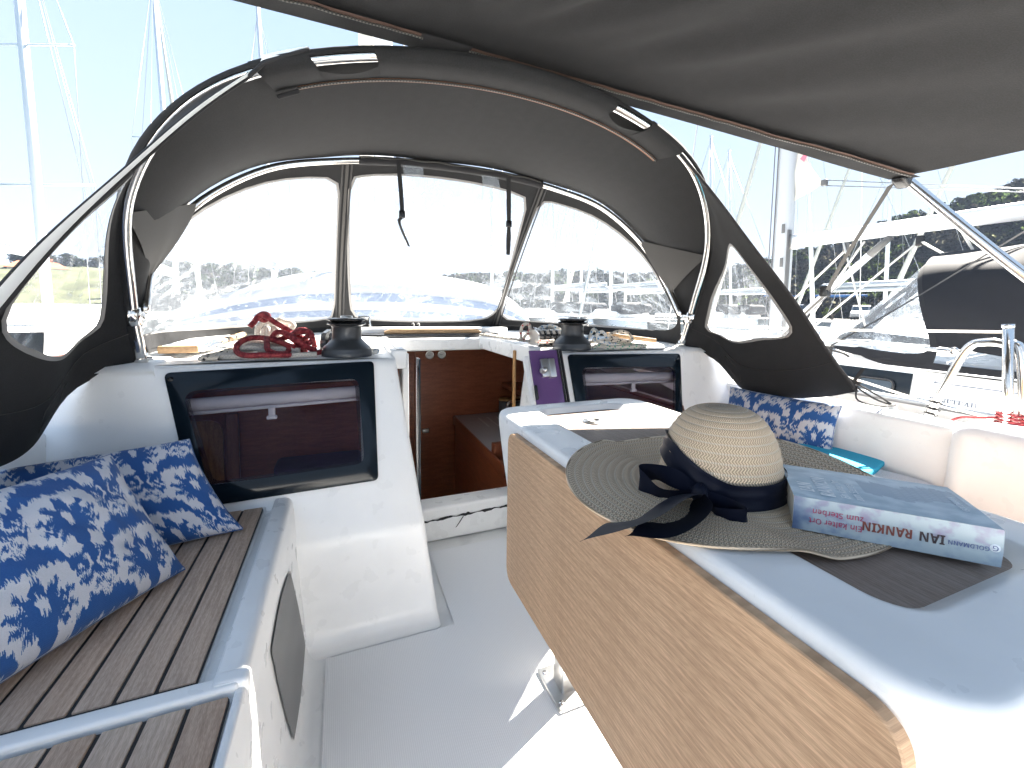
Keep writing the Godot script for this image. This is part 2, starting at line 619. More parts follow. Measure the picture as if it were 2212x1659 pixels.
	bump(sea, tex(noise_image(256, 256, 0.03, 4, 61)), 6.0)
	sea.uv1_triplanar = true; sea.uv1_world_triplanar = true; sea.uv1_scale = Vector3(0.25, 0.25, 0.25)
	var quay := mat("quay_stone", lin(0.33, 0.32, 0.30), 0.9)
	triplanar(quay, tex(recolor(cloudy, func(v, _x, _y): var k: float = 0.75 + 0.25 * v; return Color(k, k, k))), Vector3(0.3, 0.3, 0.3))
	mat("render_cream", lin(0.68, 0.62, 0.54), 0.9)
	mat("render_pink", lin(0.66, 0.57, 0.51), 0.9)
	mat("roof_tile", lin(0.46, 0.17, 0.09), 0.85)
	mat("roof_slate", lin(0.16, 0.14, 0.19), 0.85)
	mat("shutter", lin(0.20, 0.15, 0.12), 0.8)
	mat("far_window", lin(0.05, 0.07, 0.09), 0.12)
	mat("blue_paint", lin(0.06, 0.22, 0.52), 0.6)
	mat("shed_white", lin(0.62, 0.66, 0.70), 0.7)
	mat("car_silver", lin(0.34, 0.33, 0.31), 0.28, 0.55)
	mat("car_dark", lin(0.03, 0.045, 0.07), 0.25, 0.3)
	mat("tyre", lin(0.02, 0.02, 0.02), 0.9)
	mat("dinghy_grey", lin(0.30, 0.32, 0.35), 0.6)
	mat("dinghy_blue", lin(0.07, 0.11, 0.19), 0.55)
	mat("lettering_grey", lin(0.12, 0.14, 0.18), 0.5)
	mat("lettering_dark", lin(0.08, 0.08, 0.09), 0.6)
	mat("red_plastic", lin(0.42, 0.02, 0.03), 0.5)
	mat("net_cord", lin(0.42, 0.38, 0.32), 0.9)
	mat("buoy_orange", lin(0.75, 0.35, 0.04), 0.5)
	make_print()

func rope_mat(called: String, a: Color, b: Color, fleck: Color, how: int) -> StandardMaterial3D:
	# braid picture: 64 along by 32 round the rope
	var im := Image.create(64, 32, false, Image.FORMAT_RGBA8)
	var hm := Image.create(64, 32, false, Image.FORMAT_RGBA8)
	var rng := RandomNumberGenerator.new()
	rng.seed = called.hash()
	var odd := {}
	for y in 32:
		for x in 64:
			var u := fposmod(x + y, 8.0) - 4.0
			var v := fposmod(x - y, 8.0) - 4.0
			var cell := Vector2i(posmod(int(floor((x + y) / 8.0)), 8), posmod(int(floor((x - y) / 8.0)), 8))
			var over := (cell.x + cell.y) % 2 == 0
			var e := absf(u) if over else absf(v)
			var k := 1.0 - smoothstep(1.8, 4.0, e)
			var c := b.lerp(a, 0.35 + 0.65 * k)
			if not odd.has(cell):
				odd[cell] = rng.randf()
			if how == 1 and cell.x % 4 == 1 and cell.y % 2 == 0:
				c = fleck
			if how == 2 and odd[cell] < 0.4:
				c = fleck.lerp(a, 0.25)
			im.set_pixel(x, y, c)
			hm.set_pixel(x, y, Color(k, k, k))
	var m := mat(called, Color.WHITE, 0.75)
	m.albedo_texture = tex(im)
	m.uv1_scale = Vector3(13, 1, 1)
	bump(m, tex(hm), 0.12)
	return m

func weave_height() -> Image:
	var im := Image.create(256, 352, false, Image.FORMAT_RGBA8)
	for y in 352:
		for x in 256:
			var k := 0.5 + 0.5 * sin(TAU * y / 4.0 + 0.8 * sin(TAU * x / 64.0))
			im.set_pixel(x, y, Color(k, k, k))
	return im

func petal(p: Vector2, c: Vector2, ang: float, l: float, w: float) -> bool:
	var d := (p - c).rotated(-ang)
	if d.x < 0 or d.x > l:
		return false
	var f := d.x / l
	return absf(d.y) < w * sqrt(f) * (1.0 - f * f * 0.75) * 1.35

func scroll(p: Vector2, c: Vector2, r: float, w: float, sgn: float) -> bool:
	# a hooked crescent with a dot at its eye
	var d := p - c
	var rr := d.length()
	if rr < r * 0.2:
		return true
	var a := fposmod(atan2(d.y, d.x * sgn) / TAU + 0.1, 1.0)
	return a < 0.78 and absf(rr - r * (0.55 + 0.35 * a)) < r * w * 0.34 * (1.0 - a * 0.6)

func palmette(p: Vector2, k: float) -> int:
	# 0 outside, 1 white ground, 2 blue figure; p from the figure's heart, mirrored left and right
	var x := absf(p.x) / k
	var y := p.y / k
	var q := Vector2(x, y)
	if Vector2(x / 0.042, (y + 0.055) / 0.085).length() < 1.0:
		return 1
	for w in [[90.0, 0.32, 0.075], [56.0, 0.30, 0.050], [24.0, 0.29, 0.050], [-8.0, 0.27, 0.048], [-42.0, 0.24, 0.045]]:
		if petal(q, Vector2(0.0, 0.03), deg_to_rad(-w[0]), w[1], w[2]):
			return 2
	if y > 0.0 and y < 0.40 and x < 0.105 * sqrt(maxf(0.0, 1.0 - y / 0.40)):
		return 2
	# lobed white ground round the figure
	var a := atan2(y - 0.02, x)
	var rim := 0.345 + 0.035 * sin(a * 6.0 + 0.8) - 0.04 * sin(a)
	if Vector2(x, (y - 0.02) * 0.92).length() < rim:
		return 1
	return 0

func motif(p: Vector2) -> bool:
	# true where the cloth is blue: large palmettes in half-drop, white curls between; p.x in 0..0.5, p.y in 0..1.375 downwards
	var k := palmette(p - Vector2(0.0, 0.36), 1.0)
	if k == 0:
		k = palmette(p - Vector2(0.5, 1.0475), 1.0)
	if k == 0 and p.y < 0.5:
		k = palmette(p - Vector2(0.5, 1.0475 - 1.375), 1.0)
	if k > 0:
		return k == 2
	# white curls and leaves on the blue between
	if scroll(p, Vector2(0.13, 0.86), 0.125, 0.5, 1.0) or scroll(p, Vector2(0.37, 0.175), 0.125, 0.5, -1.0):
		return false
	for w in [[0.0, 0.985, 40.0, 0.17, 0.04], [0.5, 0.30, 140.0, 0.17, 0.04], [0.0, 1.18, -30.0, 0.15, 0.035], [0.5, 0.50, 215.0, 0.15, 0.035]]:
		if petal(p, Vector2(w[0], w[1]), deg_to_rad(w[2]), w[3], w[4]):
			return false
	for c in [Vector2(0.0, 1.10), Vector2(0.5, 0.41)]:
		var d := absf(p.x - c.x) / 0.045 + absf(p.y - c.y) / 0.06
		if d < 1.0:
			return false
	return true

func ikat() -> Image:
	var w := 256
	var h := 352
	var im := Image.create(w, h, false, Image.FORMAT_RGBA8)
	var rng := RandomNumberGenerator.new()
	rng.seed = 77
	var blur := PackedFloat32Array()
	for x in w:
		blur.append(rng.randf_range(-1.0, 1.0))
	var b1 := lin(0.012, 0.075, 0.26)
	var b2 := lin(0.018, 0.095, 0.30)
	var w1 := lin(0.60, 0.61, 0.66)
	for x in w:
		var px := float(x) / w
		var fx := px if px < 0.5 else 1.0 - px
		for y in h:
			var py := float(y) / w
			var warp := Vector2(0.006 * sin(py * 60.0), (0.026 * blur[x] + 0.018 * blur[(x / 3) * 3] + 0.008 * sin(px * 50.0)))
			var q := Vector2(clampf(fx + warp.x, 0.0, 0.5), fposmod(py + warp.y, 1.375))
			var on := motif(q)
			var c := b1.lerp(b2, rng.randf()) if on else w1 * (0.94 + 0.06 * rng.randf())
			c.a = 1.0
			im.set_pixel(x, y, c)
	return im

func make_print() -> void:
	# the paperback's cover and spine: mottled pale blue, a town on the cover
	var n := noise_image(256, 256, 0.016, 5, 71)
	var cov := recolor(n, func(v, x, y):
		var c := lin(0.24, 0.37, 0.47).lerp(lin(0.46, 0.58, 0.66), clampf(v * 1.5 - 0.2, 0, 1))
		var fx: float = x / 256.0
		var fy: float = y / 256.0
		var sky_line := 0.66 - 0.10 * sin(fx * 9.0) * sin(fx * 4.0 + 1.0) - 0.06 * float(int(fx * 19.0) * 7 % 5) / 5.0
		if fx > 0.44 and fx < 0.97 and fy > sky_line - 0.28 and fy < sky_line + 0.05 + 0.1 * v:
			c = c.lerp(lin(0.13, 0.23, 0.34), 0.75)
			if int(fy * 60) % 3 == 0 and int(fx * 80) % 4 != 0 and fx > 0.6:
				c = c.lerp(lin(0.40, 0.5, 0.58), 0.5)
		return c)
	var cm := mat("book_cover", Color.WHITE, 0.3)
	cm.albedo_texture = tex(cov)
	var sp := recolor(noise_image(256, 64, 0.03, 5, 72), func(v, x, y):
		var fx: float = x / 256.0
		var c := lin(0.42, 0.50, 0.53).lerp(lin(0.20, 0.27, 0.40), clampf((v - 0.45) * 2.2, 0, 1) * (0.4 + 0.6 * smoothstep(0.5, 0.0, fx)))
		c = c.lerp(lin(0.10, 0.15, 0.26), smoothstep(0.10, 0.0, fx) * 0.7 + 0.5 * smoothstep(0.35, 0.0, fx) * v)
		c = c.lerp(lin(0.34, 0.24, 0.36), clampf((v - 0.5) * 2.5, 0, 1) * smoothstep(0.4, 0.6, y / 64.0) * 0.6)
		return c)
	var smm := mat("book_spine", Color.WHITE, 0.3)
	smm.albedo_texture = tex(sp)
	mat("print_red", lin(0.42, 0.05, 0.13), 0.4)
	mat("print_dark", lin(0.045, 0.03, 0.035), 0.4)
	mat("print_rust", lin(0.20, 0.055, 0.04), 0.4)
	mat("print_white", lin(0.70, 0.76, 0.80), 0.3)
	mat("print_blue", lin(0.10, 0.14, 0.30), 0.4)
	# straw: plaited rows
	var st := Image.create(128, 64, false, Image.FORMAT_RGBA8)
	var hi := Image.create(128, 64, false, Image.FORMAT_RGBA8)
	var rng := RandomNumberGenerator.new()
	rng.seed = 5
	for y in 64:
		for x in 128:
			var yy := y / 64.0
			var zig := fposmod(x / 16.0 + (0.9 * absf(fposmod(yy * 3.0, 2.0) - 1.0)), 1.0)
			var k := sin(zig * PI)
			var seam := smoothstep(0.82, 0.90, yy) + smoothstep(0.08, 0.0, yy)
			var stitch := 1.0 if fposmod(x / 8.0, 1.0) < 0.62 else 0.0
			var h := clampf(0.25 + 0.75 * sqrt(k), 0, 1) * (1.0 - 0.7 * seam) + 0.45 * seam * stitch
			var tone := (0.62 + 0.38 * k) * rng.randf_range(0.88, 1.0)
			var c := lin(0.86, 0.67, 0.47) * tone
			if seam > 0.4:
				c = lin(0.86, 0.74, 0.58) if stitch > 0.5 else lin(0.20, 0.145, 0.095)
			elif k < 0.32:
				c = lin(0.36, 0.265, 0.17)
			c.a = 1.0
			st.set_pixel(x, y, c)
			hi.set_pixel(x, y, Color(h, h, h))
	for w in [["straw", Color.WHITE], ["straw_brim", lin(0.52, 0.50, 0.47)]]:
		var m := mat(w[0], w[1], 0.6)
		m.albedo_texture = tex(st)
		bump(m, tex(hi), 0.22)
# ------------------------------------------------------------------ the yacht we stand in
func side_x(off: float, s: float) -> float:
	return MID + s * off

func extrude_z(st: SurfaceTool, prof: PackedVector2Array, s: float, z0: float, z1: float, n := 12, ends := false) -> void:
	var rows := []
	for i in n + 1:
		var row := PackedVector3Array()
		for p in prof:
			row.append(Vector3(side_x(p.x, s), p.y, lerpf(z0, z1, float(i) / n)))
		rows.append(row)
	patch(st, rows)
	if ends:
		for z in [z0, z1]:
			flat(st)
			var idx := Geometry2D.triangulate_polygon(prof)
			for k in range(0, idx.size(), 3):
				tri(st, Vector3(side_x(prof[idx[k]].x, s), prof[idx[k]].y, z), Vector3(side_x(prof[idx[k + 1]].x, s), prof[idx[k + 1]].y, z), Vector3(side_x(prof[idx[k + 2]].x, s), prof[idx[k + 2]].y, z))
			st.set_smooth_group(0)

func sill_edge(y: float) -> float:
	# distance of the companionway's side from the centreline
	return 0.21 + 0.125 * y

func bulk_z(y: float) -> float:
	# aft face of the cabin: upright below, raked above
	return -1.355 - 0.03 * clampf(y / 0.33, 0, 1) - 0.215 * clampf((y - 0.33) / 0.525, 0, 1)

func on_bulk(x: float, y: float, out := 0.0) -> Vector3:
	# point on the raked face, a little proud of it
	return Vector3(x, y, bulk_z(y)) + Vector3(0, 0.379, 0.925) * out

func build_yacht() -> void:
	var boat := thing("sailing_yacht", "white fibreglass yacht whose cockpit fills the foreground, with raked cabin front and teak benches", "yacht")
	# sole
	var st := S()
	flat(st)
	quad(st, Vector3(-0.06, 0.003, 1.6), Vector3(-0.06, 0.003, -1.30), Vector3(1.06, 0.003, -1.30), Vector3(1.06, 0.003, 1.6))
	quad(st, Vector3(0.33, 0.003, -1.30), Vector3(0.33, 0.003, -1.74), Vector3(0.67, 0.003, -1.74), Vector3(0.67, 0.003, -1.30))
	part(boat, "sole_tread", st, M.ribbed)
	st = S()
	flat(st)
	quad(st, Vector3(-0.2, -0.003, 1.6), Vector3(-0.2, -0.003, -1.95), Vector3(1.2, -0.003, -1.95), Vector3(1.2, -0.003, 1.6))
	part(boat, "cockpit_sole", st, M.non_slip)
	for s in [-1.0, 1.0]:
		# bench forward of the step, then aft of it
		var rise := [[1.19, 0.436, 0.0], [1.205, 0.436, 0.05], [1.245, 0.62, 0.06], [1.255, 0.69, 0.025], [1.30, 0.702, 0.03], [1.36, 0.695, 0.04], [1.43, 0.60, 0.05], [1.95, 0.54, 0.0]]
		var fwd := [[0.545, 0.0], [0.612, 0.0, 0.05], [0.628, 0.20, 0.3], [0.643, 0.40, 0.06], [0.652, 0.453, 0.022], [0.697, 0.455, 0.006], [0.701, 0.425, 0.005], [0.721, 0.425, 0.004], [0.722, 0.436, 0.001]]
		var aft := [[0.545, 0.0], [0.612, 0.0, 0.05], [0.628, 0.20, 0.3], [0.640, 0.39, 0.06], [0.652, 0.443, 0.022], [0.664, 0.444, 0.003], [0.668, 0.432, 0.002]]
		st = S()
		extrude_z(st, rounded(fwd + rise), s, -1.62, -0.745, 10)
		extrude_z(st, rounded(aft + rise), s, -0.745, 1.6, 14)
		# rounded end of the raised lip where the step is
		boxed(st, Vector3(side_x(0.647, s), 0.415, -0.775), Vector3(side_x(0.699, s), 0.4555, -0.742), 0.009, 3)
		boxed(st, Vector3(side_x(0.66, s), 0.40, -0.766), Vector3(side_x(1.20, s), 0.4525, -0.737), 0.006, 3)
		part(boat, "bench", st, M.gelcoat)
		# aft half of the back rest stands further in, with a soft edge
		st = S()
		rbox(st, Transform3D(Basis(Vector3(0, 0, 1), -s * 0.14), Vector3(side_x(1.31, s), 0.55, 0.12)), Vector3(0.26, 0.34, 1.62), 0.06, 5)
		part(boat, "back_rest", st, M.gelcoat)
		# dark foot panel let into the bench front
		st = S()
		var rows := []
		for i in 9:
			var row := PackedVector3Array()
			for k in 7:
				var f := i / 8.0
				var a := Vector2(-1.205, 0.352).lerp(Vector2(-0.90, 0.372), f) + Vector2(0, 0.018 * sin(f * PI))
				var b := Vector2(-1.31, 0.055).lerp(Vector2(-1.0, 0.07), f) - Vector2(0, 0.018 * sin(f * PI))
				var q := b.lerp(a, k / 6.0) + Vector2(0.02 * sin(k / 6.0 * PI) * (f - 0.5), 0)
				row.append(Vector3(side_x(0.6125 + 0.0755 * q.y - 0.0035, s), q.y, q.x))
			rows.append(row)
		patch(st, rows)
		part(boat, "foot_panel", st, M.tread_ribbed)
		teak_pad(boat, s, 0.724, 1.19, -1.405, -0.770, 9, 0.441)
		teak_pad(boat, s, 0.670, 1.19, -0.732, 0.9, 10, 0.4365)
		cabin_front(boat, s)
	coach_roof(boat)

func teak_pad(boat: Node, s: float, o0: float, o1: float, z0: float, z1: float, n: int, y: float) -> void:
	var st := S()
	boxed(st, Vector3(side_x(o0, s), y - 0.006, z0), Vector3(side_x(o1, s), y + 0.0045, z1), 0.003, 1)
	var pad := part(boat, "teak_pad", st, M.caulk)
	var w := (o1 - o0) / n
	var rng := RandomNumberGenerator.new()
	rng.seed = int(z0 * 1000) + int(s)
	for i in n:
		st = S()
		var a := o0 + w * i + 0.0032
		var b := o0 + w * (i + 1) - 0.0032
		if i == 0:
			a = o0 + 0.0015
		boxed(st, Vector3(side_x(a, s), y, z0 + 0.003), Vector3(side_x(b, s), y + 0.008 + rng.randf_range(-0.0006, 0.0006), z1 - 0.004), 0.0012, 1)
		part(pad, "slat", st, M[["teak_grey", "teak_pale", "teak_tan"][rng.randi() % 3]])

func cabin_front(boat: Node, s: float) -> void:
	# raked white face with a window let in, turning into the companionway's side
	var ys := [0.0, 0.006, 0.02, 0.05, 0.10, 0.18, 0.26, 0.30, 0.33, 0.36, 0.42, 0.515, 0.60, 0.70, 0.785, 0.825, 0.842, 0.850, 0.853]
	var zoff := [0.05, 0.03, 0.014, 0.004, 0, 0, 0.002, 0.004, 0.0, -0.004, -0.002, 0, 0, 0, 0, 0, -0.002, -0.008, -0.02]
	var offs := [1.42, 1.36, 1.33, 1.30, 1.26, 1.15, 1.04, 0.955, 0.90, 0.70, 0.50, 0.445, 0.42]
	var st := S()
	var rows := []
	for i in ys.size():
		var row := PackedVector3Array()
		var y: float = ys[i]
		var z: float = bulk_z(y) + zoff[i]
		for o in offs:
			var back := 0.0
			if o > 1.26:
				back = pow((o - 1.26) / 0.16, 2.0) * 0.05
			row.append(Vector3(side_x(o, s), y, z - back))
		var e := sill_edge(y)
		for o in [0.9, 0.7]:
			row.append(Vector3(side_x(lerpf(e + 0.02, 0.42, o), s), y, z))
		for k in 5:
			var a := PI / 2 * k / 4.0
			row.append(Vector3(side_x(e + 0.02 - 0.02 * sin(a), s), y, z - 0.02 * (1 - cos(a))))
		for zz in [-1.70, -1.84]:
			row.append(Vector3(side_x(e, s), y, minf(zz, z - 0.03)))
		rows.append(row)
	patch(st, rows, [], func(i, j): return ys[i] >= 0.51 and ys[i] < 0.78 and j >= 7 and j <= 10)
	part(boat, "cabin_front", st, M.gelcoat)
	# window: black-edged acrylic, clear field in the middle
	var win := Node3D.new()
	win.name = "cabin_window"
	boat.add_child(win, true)
	var outer := [Vector2(1.005, 0.832), Vector2(0.395, 0.846), Vector2(0.395, 0.468), Vector2(0.90, 0.458)]
	var inner := [Vector2(0.953, 0.775), Vector2(0.448, 0.789), Vector2(0.436, 0.522), Vector2(0.868, 0.512)]
	var ol := rounded_loop(outer, 0.016, 5)
	var il := rounded_loop(inner, 0.03, 5)
	st = S()
	var r2 := []
	for k in ol.size() + 1:
		var o := ol[k % ol.size()]
		var i := il[k % il.size()]
		r2.append(PackedVector3Array([on_bulk(side_x(o.x, s), o.y, 0.0), on_bulk(side_x(o.x, s), o.y, 0.008), on_bulk(side_x(o.lerp(i, 0.03).x, s), o.lerp(i, 0.03).y, 0.0095), on_bulk(side_x(i.x, s), i.y, 0.0095)]))
	patch(st, r2)
	part(win, "window_border", st, M.window_black)
	st = S()
	var mid := Vector2()
	for p in il:
		mid += p / il.size()
	for k in il.size():
		var a := il[k]; var b := il[(k + 1) % il.size()]
		tri(st, on_bulk(side_x(mid.x, s), mid.y, 0.009), on_bulk(side_x(a.x, s), a.y, 0.009), on_bulk(side_x(b.x, s), b.y, 0.009))
	part(win, "pane", st, M.tinted_pane)
	st = S()
	r2 = []
	var uv2 := []
	var l := 0.0
	for k in il.size() + 1:
		var o := il[k % il.size()]
		if k > 0:
			l += (o - il[(k - 1) % il.size()]).length()
		var i := o + (mid - o).normalized() * 0.014
		r2.append(PackedVector3Array([on_bulk(side_x(o.x, s), o.y, 0.0085), on_bulk(side_x(i.x, s), i.y, 0.0085)]))
		uv2.append(PackedVector2Array([Vector2(l * 110, 0), Vector2(l * 110, 1.6)]))
	patch(st, r2, uv2)
	part(win, "dotted_edge", st, M.printed_dots)
	st = S()
	var bl := on_bulk(side_x(0.97, s), 0.742, -0.03)
	var br := on_bulk(side_x(0.42, s), 0.755, -0.03)
	tube(st, [bl, br], 0.020, 14)
	tube(st, [bl + Vector3(0, -0.026, 0.006), br + Vector3(0, -0.026, 0.006)], 0.006, 8)
	part(win, "roller_blind", st, M.blind_white)
	st = S()
	var lk := on_bulk(side_x(0.715, s), 0.705, -0.018)
	boxed(st, lk - Vector3(0.010, 0.018, 0.006), lk + Vector3(0.010, 0.016, 0.004), 0.004)
	boxed(st, lk - Vector3(0.015, 0.024, 0.006), lk + Vector3(0.015, -0.012, 0.008), 0.004)
	part(win, "blind_latch", st, M.blind_white)
	st = S()
	lathe(st, [Vector2(0, 0.0035), Vector2(0.006, 0.003), Vector2(0.0075, 0)], 16, Transform3D(Basis(Vector3(1, 0, 0), 1.18), on_bulk(side_x(0.985, s), 0.812, 0.0095)))
	part(win, "screw_cap", st, M.black_plastic)

func coach_roof(boat: Node) -> void:
	for s in [-1.0, 1.0]:
		var st := S()
		# deck beside the hatch; cambered, with a raised outer shoulder
		sheet(st, func(u, v):
			var off := lerpf(0.318, 1.06, v)
			var z := lerpf(-1.618, -3.2, u)
			return Vector3(side_x(off, s), 0.8535 + 0.018 * smoothstep(0.0, 0.5, u) + 0.006 * sin(v * PI), z), 12, 10)
		part(boat, "coach_roof", st, M.gelcoat)
		st = S()
		var prof := rounded([[1.02, 0.80], [1.035, 0.868, 0.02], [1.10, 0.872, 0.0], [1.24, 0.862, 0.05], [1.30, 0.78, 0.08], [1.45, 0.62, 0.1], [1.95, 0.55]], 6)
		var rows := []
		for i in 9:
			var f := i / 8.0
			var row := PackedVector3Array()
			for p in prof:
				var z := lerpf(-1.60, -3.2, f)
				row.append(Vector3(side_x(p.x, s), p.y - (0.012 * pow(1.0 - f, 8.0) if p.y > 0.8 else 0.0), z))
			rows.append(row)
		var cap := PackedVector3Array()
		for p in prof:
			cap.append(Vector3(side_x(p.x, s), minf(p.y, 0.84), -1.585 + (0.09 if p.x > 1.35 else 0.0)))
		rows.push_front(cap)
		patch(st, rows)
		part(boat, "cabin_shoulder", st, M.gelcoat)
		# hatch runner beside the opening
		st = S()
		boxed(st, Vector3(side_x(0.262, s), 0.80, -2.44), Vector3(side_x(0.322, s), 0.873, -1.70), 0.006, 3)
		part(boat, "hatch_runner", st, M.gelcoat)
		st = S()
		boxed(st, Vector3(side_x(0.250 if s > 0 else 0.235, s), 0.12, -1.862 if s > 0 else -1.95), Vector3(side_x(0.262, s), 0.845, -1.84), 0.006, 3)
		part(boat, "doorway_post", st, M.gelcoat if s < 0 else M.oak)
	var st := S()
	# forward rim of the hatch opening, the garage that the hatch slides under and the deck before it
	boxed(st, Vector3(0.16, 0.79, -2.52), Vector3(0.84, 0.862, -2.42), 0.012, 3)
	part(boat, "hatch_rim", st, M.gelcoat)
	st = S()
	boxed(st, Vector3(-0.02, 0.86, -2.80), Vector3(1.02, 0.912, -2.62), 0.01, 3)
	boxed(st, Vector3(-0.30, 0.84, -3.3), Vector3(1.30, 0.885, -2.66), 0.02, 3)
	part(boat, "hatch_garage", st, M.gelcoat)
	st = S()
	boxed(st, Vector3(0.10, 0.866, -2.62), Vector3(0.90, 0.884, -2.47), 0.004)
	var hatch := part(boat, "sliding_hatch", st, M.black_plastic)
	st = S()
	slab(st, PackedVector2Array([Vector2(0.225, 0), Vector2(0.80, 0), Vector2(0.80, 0.012), Vector2(0.77, 0.026), Vector2(0.26, 0.028), Vector2(0.225, 0.014)]), Transform3D(Basis(), Vector3(0, 0.885, -2.53)), 0.03, 0.004)
	part(hatch, "grab_strip", st, M.teak_bare)
	for s in [-1.0, 1.0]:
		st = S()
		boxed(st, Vector3(side_x(0.27, s), 0.872, -2.43), Vector3(side_x(0.30, s), 0.877, -1.72), 0.002, 1)
		part(boat, "hatch_track", st, M.steel_satin)
	# doorway sill with a torn black seal
	st = S()
	boxed(st, Vector3(0.19, 0.0, -1.93), Vector3(0.81, 0.155, -1.815), 0.014, 4)
	var sill := part(boat, "doorway_sill", st, M.gelcoat)
	st = S()
	var rng := RandomNumberGenerator.new()
	rng.seed = 9
	var top := []
	for i in 41:
		top.append(Vector3(lerpf(0.28, 0.74, i / 40.0), 0.098 + 0.014 * i / 40.0 + rng.randf_range(-0.0025, 0.0025), -1.8125))
	band(st, top, func(i): return Vector3(0, 0.0045 + 0.0025 * sin(i * 0.7) + (0.002 if i % 7 == 0 else 0.0), 0.001))
	band(st, along([Vector3(0.50, 0.098, -1.812), Vector3(0.48, 0.075, -1.806), Vector3(0.463, 0.058, -1.80)], 8), func(i): return Vector3(0.0035, 0.001, 0))
	part(sill, "torn_seal", st, M.caulk)
	# tinted half-door folded back flat against the starboard side of the cabin front
	var door := Node3D.new()
	door.name = "folding_door"
	boat.add_child(door, true)
	door.transform = Transform3D(Basis(Vector3(1, 0, 0), Vector3(0, 0.925, -0.379).normalized(), Vector3(0, 0.379, 0.925).normalized()), on_bulk(0.785, 0.58, 0.016))
	st = S()
	boxed(st, Vector3(-0.075, -0.30, 0), Vector3(0.055, 0.305, 0.008), 0.002)
	part(door, "acrylic_panel", st, M.mauve_acrylic)
	st = S()
	boxed(st, Vector3(0.050, -0.30, -0.004), Vector3(0.059, 0.305, 0.011), 0.002)
	part(door, "edge_seal", st, M.caulk)
	st = S()
	boxed(st, Vector3(0.064, -0.30, 0.0), Vector3(0.072, 0.305, 0.014), 0.002)
	part(door, "edge_seal", st, M.caulk)
	st = S()
	boxed(st, Vector3(-0.036, 0.19, 0.008), Vector3(-0.004, 0.265, 0.022), 0.003)
	boxed(st, Vector3(-0.006, 0.185, 0.008), Vector3(0.020, 0.262, 0.034), 0.002)
	lathe(st, [Vector2(0, 0.030), Vector2(0.011, 0.028), Vector2(0.012, 0.016), Vector2(0.009, 0.014), Vector2(0.014, 0.012), Vector2(0.014, 0)], 18, Transform3D(Basis(Vector3(1, 0, 0), PI / 2), Vector3(-0.034, 0.215, 0.02)))
	part(door, "lock", st, M.steel_satin)
	st = S()
	boxed(st, Vector3(-0.079, 0.10, 0.006), Vector3(-0.066, 0.16, 0.020), 0.006)
	part(door, "hinge", st, M.black_plastic)
	st = S()
	boxed(st, Vector3(-0.100, -0.30, -0.02), Vector3(-0.078, 0.285, 0.006), 0.008, 3)
	part(door, "jamb", st, M.gelcoat)
	st = S()
	boxed(st, Vector3(0.272, 0.18, -1.70), Vector3(0.279, 0.845, -1.63), 0.002)
	part(boat, "folding_door", st, M.window_black)
	# mast, furled foresail and side decks
	st = S()
	var prof := [Vector3(0.46, 0.85, -4.9), Vector3(0.44, 12.0, -4.75)]
	tube(st, prof, 0.095, 16)
	part(boat, "mast", st, M.mast_white)
	st = S()
	tube(st, [Vector3(0.22, 1.2, -4.78), Vector3(0.20, 12.0, -4.72)], 0.012, 6)
	tube(st, [Vector3(0.66, 1.2, -4.78), Vector3(0.64, 12.0, -4.72)], 0.008, 6)
	part(boat, "halyard", st, M.line_white)
	st = S()
	tube(st, along([Vector3(0.5, 0.9, -9.6), Vector3(0.48, 5, -8.2), Vector3(0.46, 12.0, -5.6)], 12), 0.13, 12)
	part(boat, "furled_sail", st, M.sail)
	st = S()
	sheet(st, func(u, v):
		var z := lerpf(-3.15, -10.4, u)
		var w := 2.25 * (1.0 - pow(u, 2.4) * 0.97)
		return Vector3(MID + (v - 0.5) * 2 * w, 0.62 + 0.10 * u + 0.2 * (1.0 - pow(absf(v - 0.5) * 2, 2)) * (1.0 - u), z), 20, 12)
	part(boat, "foredeck", st, M.gelcoat)
	st = S()
	for s in [-1.0, 1.0]:
		sheet(st, func(u, v):
			var z := lerpf(1.7, -10.4, u)
			var w := 2.28 * (1.0 - pow(maxf(0.0, (u - 0.4) / 0.6), 2.4) * 0.97)
			return Vector3(MID + s * lerpf(w, w * 0.88, v * v), lerpf(0.56 + 0.16 * u, -0.75, v), z), 24, 6)
	part(boat, "hull", st, M.gelcoat)
	for s in [-1.0, 1.0]:
		st = S()
		tube(st, along([Vector3(MID + s * 2.2, 0.575, 1.6), Vector3(MID + s * 2.24, 0.58, -0.5), Vector3(MID + s * 2.22, 0.60, -3.0), Vector3(MID + s * 2.0, 0.66, -5.6)], 16), 0.018, 6)
		part(boat, "toe_rail", st, M.mast_alloy)
	# transom, so that no light comes in from under the cockpit
	st = S()
	boxed(st, Vector3(-1.7, -0.7, 1.6), Vector3(2.7, 0.66, 1.68), 0.03)
	part(boat, "transom", st, M.gelcoat)

